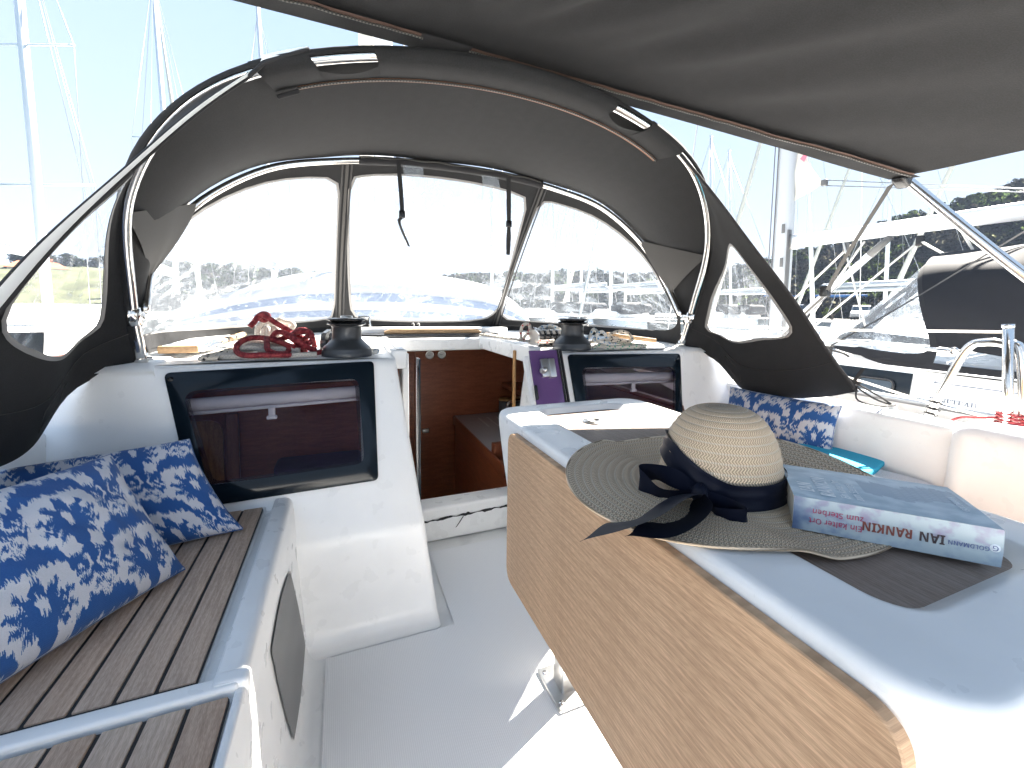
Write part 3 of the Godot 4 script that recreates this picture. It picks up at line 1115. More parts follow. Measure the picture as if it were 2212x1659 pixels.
func build_cabin() -> void:
	var cab := thing("cabin_interior", "dark mahogany saloon seen through the open companionway and the tinted windows", "cabin")
	var st := S()
	boxed(st, Vector3(-1.1, -1.0, -3.26), Vector3(1.95, 0.82, -3.2), 0.004, 1)
	var bh := part(cab, "wood_bulkhead", st, M.mahogany)
	st = S()
	boxed(st, Vector3(0.24, -0.95, -3.20), Vector3(0.30, 0.80, -3.17), 0.006)
	boxed(st, Vector3(0.50, -0.95, -3.198), Vector3(0.508, 0.80, -3.19), 0.002)
	part(bh, "trim", st, M.mahogany_upright)
	for g in [[0.613, 0.677], [0.705, 0.677]]:
		st = S()
		var xf := Transform3D(Basis(Vector3(1, 0, 0), PI / 2), Vector3(g[0], g[1], -3.2))
		lathe(st, [Vector2(0.032, 0), Vector2(0.034, 0.012), Vector2(0.028, 0.016), Vector2(0.026, 0.011)], 24, xf)
		var gauge := part(cab, "gauge", st, M.steel)
		st = S()
		lathe(st, [Vector2(0.0001, 0.0105), Vector2(0.027, 0.0105)], 24, xf)
		part(gauge, "dial", st, M.white_plastic)
		st = S()
		boxed(st, Vector3(g[0] - 0.014, g[1] - 0.0015, -3.1885), Vector3(g[0] + 0.006, g[1] + 0.0015, -3.1875), 0.0005, 1)
		part(gauge, "needle", st, M.lettering_dark)
	st = S()
	boxed(st, Vector3(0.555, 0.085, -3.2), Vector3(0.605, 0.115, -3.17), 0.006)
	part(cab, "door_latch", st, M.steel_satin)
	# shell of the saloon
	st = S()
	boxed(st, Vector3(-1.2, -1.08, -3.3), Vector3(2.0, -0.98, -1.9), 0.004, 1)
	part(cab, "floor", st, M.mahogany_upright)
	st = S()
	boxed(st, Vector3(-1.22, -1.0, -3.3), Vector3(-1.12, 0.80, -1.62), 0.004, 1)
	part(cab, "lining", st, M.mahogany)
	st = S()
	boxed(st, Vector3(1.92, -1.0, -3.3), Vector3(2.0, 0.44, -1.62), 0.004, 1)
	part(cab, "lining", st, M.mahogany)
	st = S()
	for s in [-1.0, 1.0]:
		boxed(st, Vector3(side_x(0.32, s), 0.80, -3.3), Vector3(side_x(1.05, s), 0.83, -1.66), 0.004, 1)
	boxed(st, Vector3(0.18, 0.79, -3.3), Vector3(0.82, 0.815, -2.5), 0.004, 1)
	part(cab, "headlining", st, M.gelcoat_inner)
	# sloping side with a small hull window, shelf below it
	st = S()
	var a := Vector3(1.22, 0.80, -3.2); var b := Vector3(1.90, 0.48, -3.2)
	var dz := Vector3(0, 0, 1.5)
	flat(st)
	for q in [[0.0, 0.2, 0.0, 1.0], [0.75, 1.0, 0.0, 1.0], [0.2, 0.75, 0.0, 0.22], [0.2, 0.75, 0.62, 1.0]]:
		quad(st, a.lerp(b, q[0]) + dz * q[2], a.lerp(b, q[1]) + dz * q[2], a.lerp(b, q[1]) + dz * q[3], a.lerp(b, q[0]) + dz * q[3])
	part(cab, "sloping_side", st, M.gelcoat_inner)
	st = S()
	flat(st)
	quad(st, a.lerp(b, 0.2) + dz * 0.22, a.lerp(b, 0.75) + dz * 0.22, a.lerp(b, 0.75) + dz * 0.62, a.lerp(b, 0.2) + dz * 0.62)
	part(cab, "side_window", st, M.glass)
	st = S()
	boxed(st, Vector3(1.20, 0.40, -3.2), Vector3(1.95, 0.435, -1.9), 0.006)
	part(cab, "shelf", st, M.mahogany)
	st = S()
	boxed(st, Vector3(1.55, -0.2, -3.2), Vector3(1.6, 0.42, -1.9), 0.006)
	part(cab, "locker_front", st, M.mahogany)
	# galley
	st = S()
	boxed(st, Vector3(0.80, -0.95, -3.16), Vector3(1.9, 0.17, -2.05), 0.006)
	var gal := part(cab, "galley_unit", st, M.mahogany)
	st = S()
	boxed(st, Vector3(0.79, 0.165, -3.18), Vector3(1.9, 0.20, -2.30), 0.006)
	part(gal, "worktop", st, M.counter)
	st = S()
	for k in 5:
		boxed(st, Vector3(0.95 + 0.07 * k, 0.200, -3.05), Vector3(0.962 + 0.07 * k, 0.2035, -2.80), 0.0015, 1)
	part(gal, "drain_rib", st, M.gelcoat_inner)
	st = S()
	boxed(st, Vector3(0.785, 0.14, -3.16), Vector3(0.80, 0.205, -2.05), 0.004)
	boxed(st, Vector3(0.80, 0.16, -2.30), Vector3(0.96, 0.26, -2.24), 0.006)
	part(gal, "edge_trim", st, M.mahogany_upright)
	st = S()
	tube(st, along([Vector3(1.34, 0.20, -2.95), Vector3(1.34, 0.31, -2.95), Vector3(1.28, 0.345, -2.93), Vector3(1.15, 0.34, -2.90), Vector3(1.13, 0.30, -2.9)], 16), 0.011, 10)
	part(gal, "tap", st, M.steel)
	st = S()
	boxed(st, Vector3(0.815, -0.95, -2.30), Vector3(0.83, 0.13, -2.05), 0.003)
	boxed(st, Vector3(0.83, -0.9, -2.2), Vector3(0.95, -0.02, -2.05), 0.02)
	part(gal, "cooker_panel", st, M.gelcoat_inner)
	for j in [[1.18, -3.06], [1.31, -3.04]]:
		var jar := tag(part(self, "storage_jar", jar_shape(Vector3(j[0], 0.201, j[1])), M.lettering_dark), "dark storage jar with wooden lid on galley worktop, %s" % ("left of two" if j[0] < 1.2 else "right of two"), "jar", "jars in the galley")
		st = S()
		lathe(st, [Vector2(0.0001, 0.135), Vector2(0.052, 0.135), Vector2(0.055, 0.128), Vector2(0.055, 0.121), Vector2(0.0001, 0.121)], 20, Transform3D(Basis(), Vector3(j[0], 0.201, j[1])))
		part(jar, "lid", st, M.oak)
	# settee and door seen through the port window
	st = S()
	boxed(st, Vector3(-0.78, -0.98, -3.1), Vector3(0.0, -0.45, -2.4), 0.03, 3)
	boxed(st, Vector3(-0.42, -0.5, -3.19), Vector3(0.12, 0.02, -3.0), 0.04, 3)
	part(cab, "settee", st, M.upholstery)
	st = S()
	var dp := rounded_loop([Vector2(-1.02, -0.95), Vector2(-0.72, -0.95), Vector2(-0.72, 0.30), Vector2(-1.02, 0.30)], 0.09, 6)
	slab(st, dp, Transform3D(Basis(), Vector3(0, 0, -3.196)), 0.01, 0.002)
	part(cab, "lit_door", st, M.oak)
	st = S()
	boxed(st, Vector3(-0.70, -0.95, -3.19), Vector3(-0.63, 0.34, -3.15), 0.008)
	part(cab, "door_frame", st, M.mahogany_upright)
	var tb := thing("saloon_table", "dark saloon table with a pale cloth, dim behind the tinted window beside the cushions", "table", Vector3(-0.16, -0.98, -2.35))
	st = S()
	lathe(st, [Vector2(0.0001, 0.72), Vector2(0.24, 0.72), Vector2(0.245, 0.71), Vector2(0.245, 0.695), Vector2(0.0001, 0.69)], 32)
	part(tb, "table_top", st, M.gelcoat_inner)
	st = S()
	tube(st, [Vector3(0, 0, 0), Vector3(0, 0.7, 0)], 0.04, 12)
	part(tb, "leg", st, M.mahogany_upright)
	var bo := thing("wine_bottle", "dark wine bottle with pale label on saloon table behind tinted window", "bottle", Vector3(-0.16, -0.26, -2.30))
	st = S()
	lathe(st, [Vector2(0.0001, 0.0), Vector2(0.037, 0.0), Vector2(0.038, 0.19), Vector2(0.03, 0.225), Vector2(0.015, 0.25), Vector2(0.0145, 0.31), Vector2(0.0001, 0.312)], 24)
	part(bo, "glass_body", st, M.bottle_glass)
	st = S()
	lathe(st, [Vector2(0.0387, 0.04), Vector2(0.0387, 0.15)], 24)
	part(bo, "paper_label", st, M.white_plastic)
	for f in [[-0.30, 0.0, "left of"], [-0.06, -0.05, "right of"]]:
		var v := thing("white_hydrangea", "white hydrangea blooms in a vase %s the wine bottle" % f[2], "flowers", Vector3(f[0], -0.26, -2.34 + f[1]), "flowers on the saloon table")
		st = S()
		lathe(st, [Vector2(0.0001, 0), Vector2(0.03, 0), Vector2(0.036, 0.06), Vector2(0.028, 0.10)], 16)
		part(v, "vase", st, M.white_plastic)
		st = S()
		var rng := RandomNumberGenerator.new()
		rng.seed = 40 + int(f[0] * 100)
		for k in 70:
			var d := Vector3(rng.randf_range(-1, 1), rng.randf_range(-0.7, 1), rng.randf_range(-1, 1)).normalized()
			rbox(st, Transform3D(Basis(d.cross(Vector3.UP).normalized(), rng.randf() * 3), Vector3(0, 0.165, 0) + d * 0.07), Vector3(0.028, 0.008, 0.028), 0.004, 1)
		part(v, "bloom", st, M.white_plastic)

func jar_shape(at: Vector3) -> SurfaceTool:
	var st := S()
	lathe(st, [Vector2(0.0001, 0), Vector2(0.05, 0), Vector2(0.053, 0.006), Vector2(0.053, 0.12), Vector2(0.0001, 0.12)], 24, Transform3D(Basis(), at))
	return st
# ------------------------------------------------------------------ sprayhood and bimini
var AFT: Array
var FORE: Array
var FOOT: Array

func screen(uv: Vector2) -> Vector3:
	var b := crv(FOOT, uv.x)
	var t := crv(FORE, uv.x)
	var k := 4.0 * uv.y * (1.0 - uv.y) * 0.03
	return b.lerp(t, uv.y) + Vector3((uv.x - 0.5) * 1.2 * k, k * 0.6, -k * 0.8)

func wing(uv: Vector2, s: float) -> Vector3:
	# side cloth aft of the hoop; uv.x up the hoop, uv.y from the hoop to the slanting free edge
	var a := uv.x
	var b := uv.y
	var tip := Vector3(1.72, 0.76, -0.946)
	var low := [Vector3(1.585, 0.87, -1.66), Vector3(1.70, 0.80, -1.56), Vector3(1.73, 0.68, -1.42), Vector3(1.735, 0.675, -1.25), Vector3(1.73, 0.71, -1.08), tip]
	var reach := 0.335
	var e := tip.lerp(crv(AFT, 1.0 - reach), a) + Vector3(0, (0.02 if s > 0 else 0.058), 0) * 4.0 * a * (1.0 - a)
	var w := pow(1.0 - a, 2.2)
	var p := crv(AFT, 1.0 - a * reach) * (1.0 - b) + e * b + w * (crv(low, b) - (crv(AFT, 1.0) * (1.0 - b) + tip * b))
	# the cloth hangs in soft folds towards its tied corner
	p += Vector3(1, 0, 0.3) * 0.010 * sin(b * 9.0 + a * 14.0) * (1.0 - a) * b * (1.0 - b * 0.4)
	return p if s > 0 else Vector3(1.0 - p.x, p.y, p.z)

func build_sprayhood() -> void:
	AFT = mirror([Vector3(1.085, 0.87, -1.66), Vector3(1.075, 1.08, -1.58), Vector3(1.03, 1.32, -1.47), Vector3(0.90, 1.515, -1.38), Vector3(0.70, 1.645, -1.315), Vector3(0.38, 1.735, -1.275), Vector3(0, 1.765, -1.26)])
	FORE = mirror([Vector3(1.07, 1.02, -1.66), Vector3(1.08, 1.20, -1.80), Vector3(0.98, 1.40, -1.88), Vector3(0.76, 1.565, -1.92), Vector3(0.50, 1.64, -1.95), Vector3(0.25, 1.675, -1.97), Vector3(0, 1.685, -1.98)])
	FOOT = mirror([Vector3(1.12, 0.88, -1.70), Vector3(1.13, 0.885, -2.00), Vector3(1.03, 0.89, -2.32), Vector3(0.82, 0.90, -2.58), Vector3(0.55, 0.91, -2.75), Vector3(0.27, 0.915, -2.83), Vector3(0, 0.915, -2.86)])
	var hood := thing("sprayhood", "charcoal canvas sprayhood with clear windows on steel hoops over the companionway", "sprayhood")
	# roof between the two hoops, over the hoops and a little beyond
	var st := S()
	var roof := func(u, v):
		var a := crv(AFT, u)
		var f := crv(FORE, u)
		var p := f.lerp(a, v)
		var up := (p - Vector3(MID, 1.0, p.z)).normalized()
		var sag := 0.028 * sin(v * PI) * (0.7 + 0.5 * sin(u * 11.0))
		return p + up * (0.021 - sag) + Vector3(0, 0.003 * sin(u * 37.0 + v * 5.0), 0)
	sheet(st, roof, 72, 16)
	# the cloth is turned down over the after hoop
	sheet(st, func(u, v):
		var a := crv(AFT, u)
		var back := (a - crv(FORE, u)).normalized()
		var up := (a - Vector3(MID, 1.0, a.z)).normalized()
		var an := lerpf(0.0, 1.75, v)
		return a + (up * cos(an) + back * sin(an)) * (0.021 + 0.003 * sin(u * 37.0) * (1.0 - v)), 72, 6)
	part(hood, "roof", st, M.canvas)
	# windscreen: three zipped panels
	var panes := [
		[0.0, 0.345, [0.01, 0.584, 0.05, 0.86, 0.089, 0.934, 0.169, 0.933, 0.22, 0.932, 0.268, 0.929, 0.316, 0.926, 0.331, 0.91, 0.336, 0.844, 0.336, 0.166, 0.332, 0.08, 0.313, 0.061, 0.188, 0.07, 0.05, 0.172, 0.013, 0.25]],
		[0.345, 0.648, [0.354, 0.931, 0.48, 0.946, 0.608, 0.927, 0.629, 0.905, 0.632, 0.843, 0.644, 0.255, 0.642, 0.13, 0.617, 0.045, 0.506, 0.035, 0.397, 0.05, 0.368, 0.085, 0.362, 0.212, 0.350, 0.887]],
		[0.648, 1.0, [0.656, 0.918, 0.679, 0.926, 0.752, 0.923, 0.828, 0.923, 0.917, 0.905, 0.988, 0.749, 0.991, 0.40, 0.97, 0.18, 0.919, 0.11, 0.793, 0.07, 0.674, 0.060, 0.655, 0.085, 0.650, 0.181, 0.6495, 0.817]]]
	for p in panes:
		var inner := PackedVector2Array()
		for i in range(0, p[2].size(), 2):
			inner.append(Vector2(p[2][i], p[2][i + 1]))
		var outer := PackedVector2Array([Vector2(p[0], 0), Vector2(p[1], 0), Vector2(p[1], 1), Vector2(p[0], 1)])
		var got := windowed(screen, outer, inner, 0.014, Vector3(0, -0.001, 0.004))
		var cl := part(hood, "front_panel", got[0], M.canvas)
		part(cl, "clear_window", got[1], M.clear_film)
		part(cl, "window_hem", got[2], M.hem_clear)
	# curtain below the panels down to the deck, and zips between them
	st = S()
	sheet(st, func(u, v): return crv(FOOT, u) + Vector3(0, 0.006 - 0.045 * v, 0.01), 60, 2)
	part(hood, "skirt", st, M.canvas)
	for u in [0.345, 0.648]:
		for d in [-0.006, 0.0, 0.006]:
			st = S()
			var line := []
			for k in 25:
				line.append(screen(Vector2(u + d + 0.0, k / 24.0)) + Vector3(0, -0.002, 0.006))
			band(st, line, func(_i): return Vector3(0.0062 if d == 0.0 else 0.004, 0, 0.0))
			part(hood, "zip", st, M.caulk if d != 0.0 else M.webbing_grey)
	# side cloths with their own windows
	for s in [-1.0, 1.0]:
		var wpts := [0.57, 0.46, 0.561, 0.60, 0.417, 0.774, 0.273, 0.855, 0.238, 0.834, 0.221, 0.776, 0.226, 0.517, 0.141, 0.196, 0.139, 0.138, 0.18, 0.135, 0.369, 0.177]
		if s < 0:
			wpts = [0.60, 0.42, 0.56, 0.20, 0.40, 0.165, 0.20, 0.14, 0.165, 0.16, 0.165, 0.25, 0.215, 0.55, 0.235, 0.82, 0.27, 0.90, 0.36, 0.89, 0.48, 0.80]
		var inner := PackedVector2Array()
		for i in range(0, wpts.size(), 2):
			inner.append(Vector2(wpts[i], wpts[i + 1]))
		var got := windowed(func(uv): return wing(uv, s), PackedVector2Array([Vector2(0, 0), Vector2(0.999, 0), Vector2(0.999, 1), Vector2(0, 1)]), inner, 0.013, Vector3(-s * 0.004, 0, 0.001))
		var cl := part(hood, "side_cloth", got[0], M.canvas)
		part(cl, "clear_window", got[1], M.clear_film_dirty)
		part(cl, "window_hem", got[2], M.hem_clear)
		# binding of the free edge; to port it turns its pale lining inwards
		st = S()
		var edge := []
		for k in 41:
			edge.append(wing(Vector2(k / 40.0, 1.0), s))
		tube(st, edge, 0.006, 8)
		part(cl, "binding", st, M.canvas_black)
		if s < 0:
			st = S()
			var rows := []
			for k in 49:
				var a := 0.02 + 0.98 * k / 48.0
				var e := wing(Vector2(a, 1.0), s)
				var q := wing(Vector2(maxf(a - 0.085, 0.0), 0.93), s)
				var w := (q - e).normalized() * (0.062 + 0.012 * sin(a * 5.0))
				rows.append(PackedVector3Array([e + Vector3(0.012, 0.010, 0.012), e + w * 0.5 + Vector3(0.017, 0.006, 0.012), e + w + Vector3(0.011, 0.0, 0.008)]))
			# the lining follows the hoop a little way
			for k in 8:
				var t := 0.335 + 0.035 * (k + 1) / 8.0
				var e := crv(AFT, t)
				rows.append(PackedVector3Array([e + Vector3(0, 0.028, 0.012), e + Vector3(0.004, 0.016, 0.022 - k * 0.001), e + Vector3(0.006, 0.004 + k * 0.002, 0.02)]))
			patch(st, rows)
			part(cl, "pale_lining", st, M.hem_tape)
			st = S()
			var dark := []
			for r in rows:
				dark.append(r[2])
			tube(st, dark, 0.0055, 8)
			part(cl, "binding", st, M.canvas_black)
		# reinforcing patch stitched low on the cloth
		st = S()
		var pr := []
		for k in 5:
			var c: Vector2 = [Vector2(0.075, 0.28), Vector2(0.075, 0.40), Vector2(0.03, 0.40), Vector2(0.03, 0.28), Vector2(0.075, 0.28)][k]
			pr.append(wing(c, s) + Vector3(-s * 0.004, 0, 0.002))
		tube(st, pr, 0.0009, 4)
		var seam := []
		for k in 31:
			seam.append(wing(Vector2(0.11 - 0.01 * sin(k / 30.0 * PI), k / 30.0), s) + Vector3(-s * 0.003, 0, 0.002))
		tube(st, seam, 0.0009, 4)
		part(cl, "stitching", st, M.webbing_grey)
	# hoops
	st = S()
	tube(st, along(AFT, 90), 0.0165, 14)
	var hoop := part(hood, "hoop", st, M.steel)
	st = S()
	tube(st, along(FORE, 80), 0.0135, 14)
	part(hood, "hoop", st, M.steel)
	for s in [-1.0, 1.0]:
		st = S()
		var f: Vector3 = AFT[0] if s < 0 else AFT[AFT.size() - 1]
		boxed(st, f + Vector3(-0.035, -0.022, -0.03), f + Vector3(0.035, -0.012, 0.03), 0.004)
		tube(st, [f + Vector3(0, -0.012, 0), f + Vector3(0, 0.02, 0)], 0.019, 12)
		tube(st, [f + Vector3(-0.03, 0.002, 0), f + Vector3(0.03, 0.002, 0)], 0.006, 8)
		part(hoop, "foot_hinge", st, M.steel)
		st = S()
		var t := 0.055 if s < 0 else 0.945
		var c := crv(AFT, t)
		var d := (crv(AFT, t + 0.01 * -s) - c).normalized()
		tube(st, [c - d * 0.025, c + d * 0.025], 0.021, 14)
		boxed(st, c + Vector3(0.008, -0.012, -0.035) * Vector3(-s, 1, 1) - Vector3(0.006, 0, 0), c + Vector3(0.02, 0.014, -0.005) * Vector3(-s, 1, 1), 0.003)
		part(hoop, "clamp", st, M.steel)
		# gusset between the hoops
		st = S()
		var g0 := crv(AFT, 0.155 if s < 0 else 0.845)
		var g1 := crv(FORE, 0.17 if s < 0 else 0.83)
		var g2 := crv(FORE, 0.05 if s < 0 else 0.95)
		var rows := []
		for i in 9:
			var row := PackedVector3Array()
			for j in 7:
				var top := g0.lerp(g1, j / 6.0)
				row.append(top.lerp(g2, i / 8.0) + Vector3(-s * 0.012 * sin(i / 8.0 * PI) + 0.002 * sin(j * 2.2), 0, 0))
			rows.append(row)
		patch(st, rows)
		part(hood, "gusset", st, M.webbing_grey)
	# sleeve that wraps the after hoop, with hand holes and a long zip on its inner edge
	var spans := [[0.335, 0.372, 0.0], [0.372, 0.411, 1.0], [0.411, 0.583, 0.0], [0.583, 0.620, 1.0], [0.620, 0.668, 0.0]]
	for sp in spans:
		st = S()
		var rows := []
		for i in 25:
			var u: float = lerpf(sp[0], sp[1], i / 24.0)
			var a := crv(AFT, u)
			var f := crv(FORE, u)
			var d := (f - a).normalized()
			var up := (a - Vector3(MID, 0.95, a.z)).normalized()
			var row := PackedVector3Array()
			if sp[2] > 0.0:
				var dip := 0.024 + 0.028 * sin(i / 24.0 * PI)
				for k in 5:
					row.append(a + d * lerpf(dip, 0.098, k / 4.0) - up * (0.016 - 0.010 * k / 4.0))
			else:
				for k in 5:
					var an := PI * 0.5 + PI * k / 4.0
					row.append(a - d * cos(an - PI) * 0.021 * 0.0 + (-d * sin(PI * k / 4.0) + up * cos(PI * k / 4.0)) * 0.0225)
				for k in 4:
					row.append(a + d * lerpf(0.02, 0.098, (k + 1) / 4.0) - up * (0.0215 - 0.016 * (k + 1) / 4.0))
			rows.append(row)
		patch(st, rows)
		part(hood, "hoop_sleeve", st, M.canvas)
	var zl := []
	for i in 81:
		var u := lerpf(0.352, 0.668, i / 80.0)
		var a := crv(AFT, u)
		zl.append(a + (crv(FORE, u) - a).normalized() * 0.100 - (a - Vector3(MID, 0.95, a.z)).normalized() * 0.008)
	st = S()
	band(st, zl, func(i): return (crv(FORE, 0.5) - crv(AFT, 0.5)).normalized() * 0.0085)
	var zip := part(hood, "zip_tape", st, M.zip_tape_tan)
	st = S()
	var zz := []
	for p in zl:
		zz.append(p + Vector3(0, -0.003, 0.006))
	tube(st, zz, 0.0034, 6)
	part(zip, "teeth", st, M.zip_teeth)
	# loose flap with a buckle at the sleeve's port end
	st = S()
	var fl := crv(AFT, 0.345) + (crv(FORE, 0.345) - crv(AFT, 0.345)) * 0.16 + Vector3(0, -0.014, 0)
	rbox(st, Transform3D(Basis(Vector3(0, 0, 1), 0.45) * Basis(Vector3(1, 0, 0), 0.4), fl), Vector3(0.062, 0.012, 0.035), 0.004)
	part(hood, "flap", st, M.canvas_black)
	# sleeve on the forward hoop above the middle window
	st = S()
	var r3 := []
	for i in 41:
		var u := lerpf(0.36, 0.645, i / 40.0)
		var f := crv(FORE, u)
		var row := PackedVector3Array()
		for k in 9:
			var an := TAU * k / 8.0
			row.append(f + Vector3(0, cos(an), sin(an)) * 0.019)
		r3.append(row)
	patch(st, r3)
	part(hood, "hoop_sleeve", st, M.canvas_black)
	st = S()
	var fz := []
	for i in 41:
		fz.append(crv(FORE, lerpf(0.362, 0.64, i / 40.0)) + Vector3(0, 0.006 + 0.0025 * sin(i * 0.9), 0.021))
	tube(st, fz, 0.003, 6)
	part(hood, "zip", st, M.zip_teeth)
	# straps for the rolled-up window, and two clear tabs
	for q in [[0.24, 1.69, 0.255, 1.46, 0.285, 1.31, true], [0.755, 1.68, 0.758, 1.46, 0.758, 1.30, false]]:
		st = S()
		var ln := along([Vector3(q[0], q[1], -1.955), Vector3(q[2], q[3], -1.95), Vector3(q[2] - (0.012 if q[6] else 0.0), q[3] - 0.05, -1.95), Vector3(q[4], q[5], -1.955)], 20)
		band(st, ln, func(i): return Vector3(0.0105 if not q[6] else 0.009 - 0.004 * smoothstep(11.0, 14.0, i), 0, 0.004 * sin(i * 0.5)))
		var sp := part(hood, "strap", st, M.webbing)
		st = S()
		boxed(st, Vector3(q[2] - 0.014, q[3] - 0.03, -1.958), Vector3(q[2] + 0.012, q[3] + 0.002, -1.938), 0.004)
		part(sp, "buckle", st, M.black_plastic)
	for q in [[0.305, 1.672], [0.665, 1.672]]:
		st = S()
		rbox(st, Transform3D(Basis(Vector3(1, 0, 0), -0.35), Vector3(q[0], q[1] - 0.035, -1.952)), Vector3(0.086, 0.056, 0.002), 0.001, 1)
		part(hood, "clear_tab", st, M.clear_film)

func bimini_y(x: float, z: float) -> float:
	var side := (x - MID) / 1.27
	var fold := 0.0
	# folds run in from the forward edge on the slant
	var q := (x * 0.8 - z * 0.6)
	var a := x * 0.6 + z * 0.8
	fold += 0.010 * sin(q * 31.0 + 1.2 * sin(a * 3.0)) * smoothstep(-1.22, -0.95, z) * exp(-pow((x - 0.75) / 0.75, 2.0))
	fold += 0.005 * sin(q * 57.0 + 2.0) * smoothstep(-1.25, -1.0, z) * exp(-pow((x - 0.4) / 0.5, 2.0))
	return 1.53 + 0.29 * maxf(-0.3, 1.0 - side * side) + 0.03 * smoothstep(-0.9, 0.3, z) + fold

func bimini_front(x: float) -> float:
	return -1.365 + 0.3 * pow(x - 0.6, 2.0)

func build_bimini() -> void:
	var bim := thing("bimini", "dark grey canvas bimini awning stretched overhead at top right", "awning")
	var st := S()
	sheet(st, func(u, v):
		var x := lerpf(-0.26, 1.80, u)
		var z := lerpf(bimini_front(x), 0.2, v)
		x = lerpf(x, MID + (x - MID) * 1.05, v)
		return Vector3(x, bimini_y(x, z), z), 130, 90)
	part(bim, "canopy", st, M.canvas)
	# forward hem doubled back under the canopy, wavy zip along it
	st = S()
	sheet(st, func(u, v):
		var x := lerpf(-0.26, 1.80, u)
		var z: float = bimini_front(x) + 0.085 * v
		return Vector3(x, bimini_y(x, z) - 0.004 - 0.010 * v - 0.004 * sin(u * 70.0) * v, z - 0.004 * (1.0 - v)), 110, 4)
	part(bim, "hem", st, M.canvas)
	for sp in [[-0.25, 0.22], [0.36, 1.78]]:
		var ln := []
		for k in 100:
			var x: float = lerpf(sp[0], sp[1], k / 99.0)
			var z := bimini_front(x) + 0.088 + 0.0025 * sin(x * 37.0) + 0.001 * sin(x * 71.0)
			ln.append(Vector3(x, bimini_y(x, z) - 0.018 - 0.002 * sin(x * 37.0), z))
		st = S()
		band(st, ln, func(_i): return Vector3(0, 0.001, 0.005))
		var zp := part(bim, "zip_tape", st, M.zip_tape)
		st = S()
		var lt := []
		for p in ln:
			lt.append(p + Vector3(0, -0.004, -0.006))
		tube(st, lt, 0.0028, 6)
		part(zp, "teeth", st, M.zip_teeth)
	st = S()
	sheet(st, func(u, v):
		var x := lerpf(0.215, 0.365, u)
		var z := bimini_front(x) + lerpf(0.03, 0.105, v)
		return Vector3(x, bimini_y(x, z) - 0.021, z), 10, 4)
	part(bim, "flap", st, M.canvas_black)
	# frame: forward bow in the hem, its leg down to the deck, a second bow further aft
	st = S()
	var bow := []
	for k in 41:
		var x := lerpf(-0.26, 1.79, k / 40.0)
		var z := bimini_front(x) + 0.02
		bow.append(Vector3(x, bimini_y(x, z) + 0.014, z))
	tube(st, bow, 0.012, 10)
	tube(st, along([Vector3(1.79, 1.535, -0.905), Vector3(1.83, 1.505, -0.90), Vector3(1.95, 1.165, -0.64), Vector3(2.02, 0.90, -0.40), Vector3(2.05, 0.67, -0.20)], 30), 0.016, 12)
	tube(st, along([Vector3(-0.26, 1.72, -1.11), Vector3(-0.75, 1.45, -0.75), Vector3(-1.0, 0.62, -0.20)], 20), 0.014, 10)
	var fr := part(bim, "frame_bow", st, M.steel)
	st = S()
	rbox(st, Transform3D(Basis(Vector3(0, 0, 1), -0.6), Vector3(1.812, 1.505, -0.905)), Vector3(0.055, 0.045, 0.045), 0.014, 3)
	part(fr, "corner_fitting", st, M.black_plastic)
	for k in [[1.0], [0.0]]:
		st = S()
		var rows := []
		for i in 31:
			var x := lerpf(-0.26, 1.8, i / 30.0)
			rows.append(Vector3(x, bimini_y(x, 1.0) + 0.03, -0.4 + 0.58 * k[0]))
		tube(st, rows, 0.012, 10)
		part(bim, "frame_bow", st, M.steel)
	# webbing stays
	st = S()
	band(st, along([Vector3(1.80, 1.495, -0.93), Vector3(1.93, 1.255, -1.145), Vector3(2.00, 1.12, -1.25)], 12), func(_i): return Vector3(0.003, 0.006, 0.010))
	band(st, along([Vector3(2.00, 1.12, -1.25), Vector3(2.10, 0.97, -1.46), Vector3(2.20, 0.70, -1.75)], 12), func(_i): return Vector3(0.004, 0.006, 0.012))
	var w := part(bim, "stay_strap", st, M.webbing_grey)
	st = S()
	boxed(st, Vector3(1.985, 1.11, -1.27), Vector3(2.015, 1.16, -1.235), 0.005)
	part(w, "buckle", st, M.black_plastic)
	st = S()
	band(st, along([Vector3(2.02, 1.50, -0.42), Vector3(2.10, 1.318, -0.702), Vector3(2.16, 1.07, -1.05), Vector3(2.20, 0.872, -1.345)], 16), func(_i): return Vector3(0.002, 0.012, 0.010))
	var w2 := part(bim, "stay_strap", st, M.webbing_grey)
	st = S()
	boxed(st, Vector3(2.185, 0.835, -1.375), Vector3(2.215, 0.88, -1.33), 0.006)
	band(st, along([Vector3(2.20, 0.85, -1.35), Vector3(2.20, 0.82, -1.40), Vector3(2.20, 0.70, -1.45)], 8), func(_i): return Vector3(0.0, 0.004, 0.008))
	band(st, along([Vector3(2.20, 0.86, -1.34), Vector3(2.20, 0.85, -1.28), Vector3(2.20, 0.835, -1.25)], 8), func(_i): return Vector3(0.0, 0.004, 0.004))
	part(w2, "hook", st, M.webbing)
# ------------------------------------------------------------------ cockpit table
func ring_of(x0: float, x1: float, z0: float, z1: float, r: float, y: float) -> PackedVector3Array:
	var out := PackedVector3Array()
	for c in [[x1 - r, z1 - r, 0.0], [x0 + r, z1 - r, 1.0], [x0 + r, z0 + r, 2.0], [x1 - r, z0 + r, 3.0]]:
		for k in 9:
			var a: float = PI / 2 * (c[2] + k / 8.0)
			out.append(Vector3(c[0] + r * cos(a), y, c[1] + r * sin(a)))
	out.append(out[0])
	return out

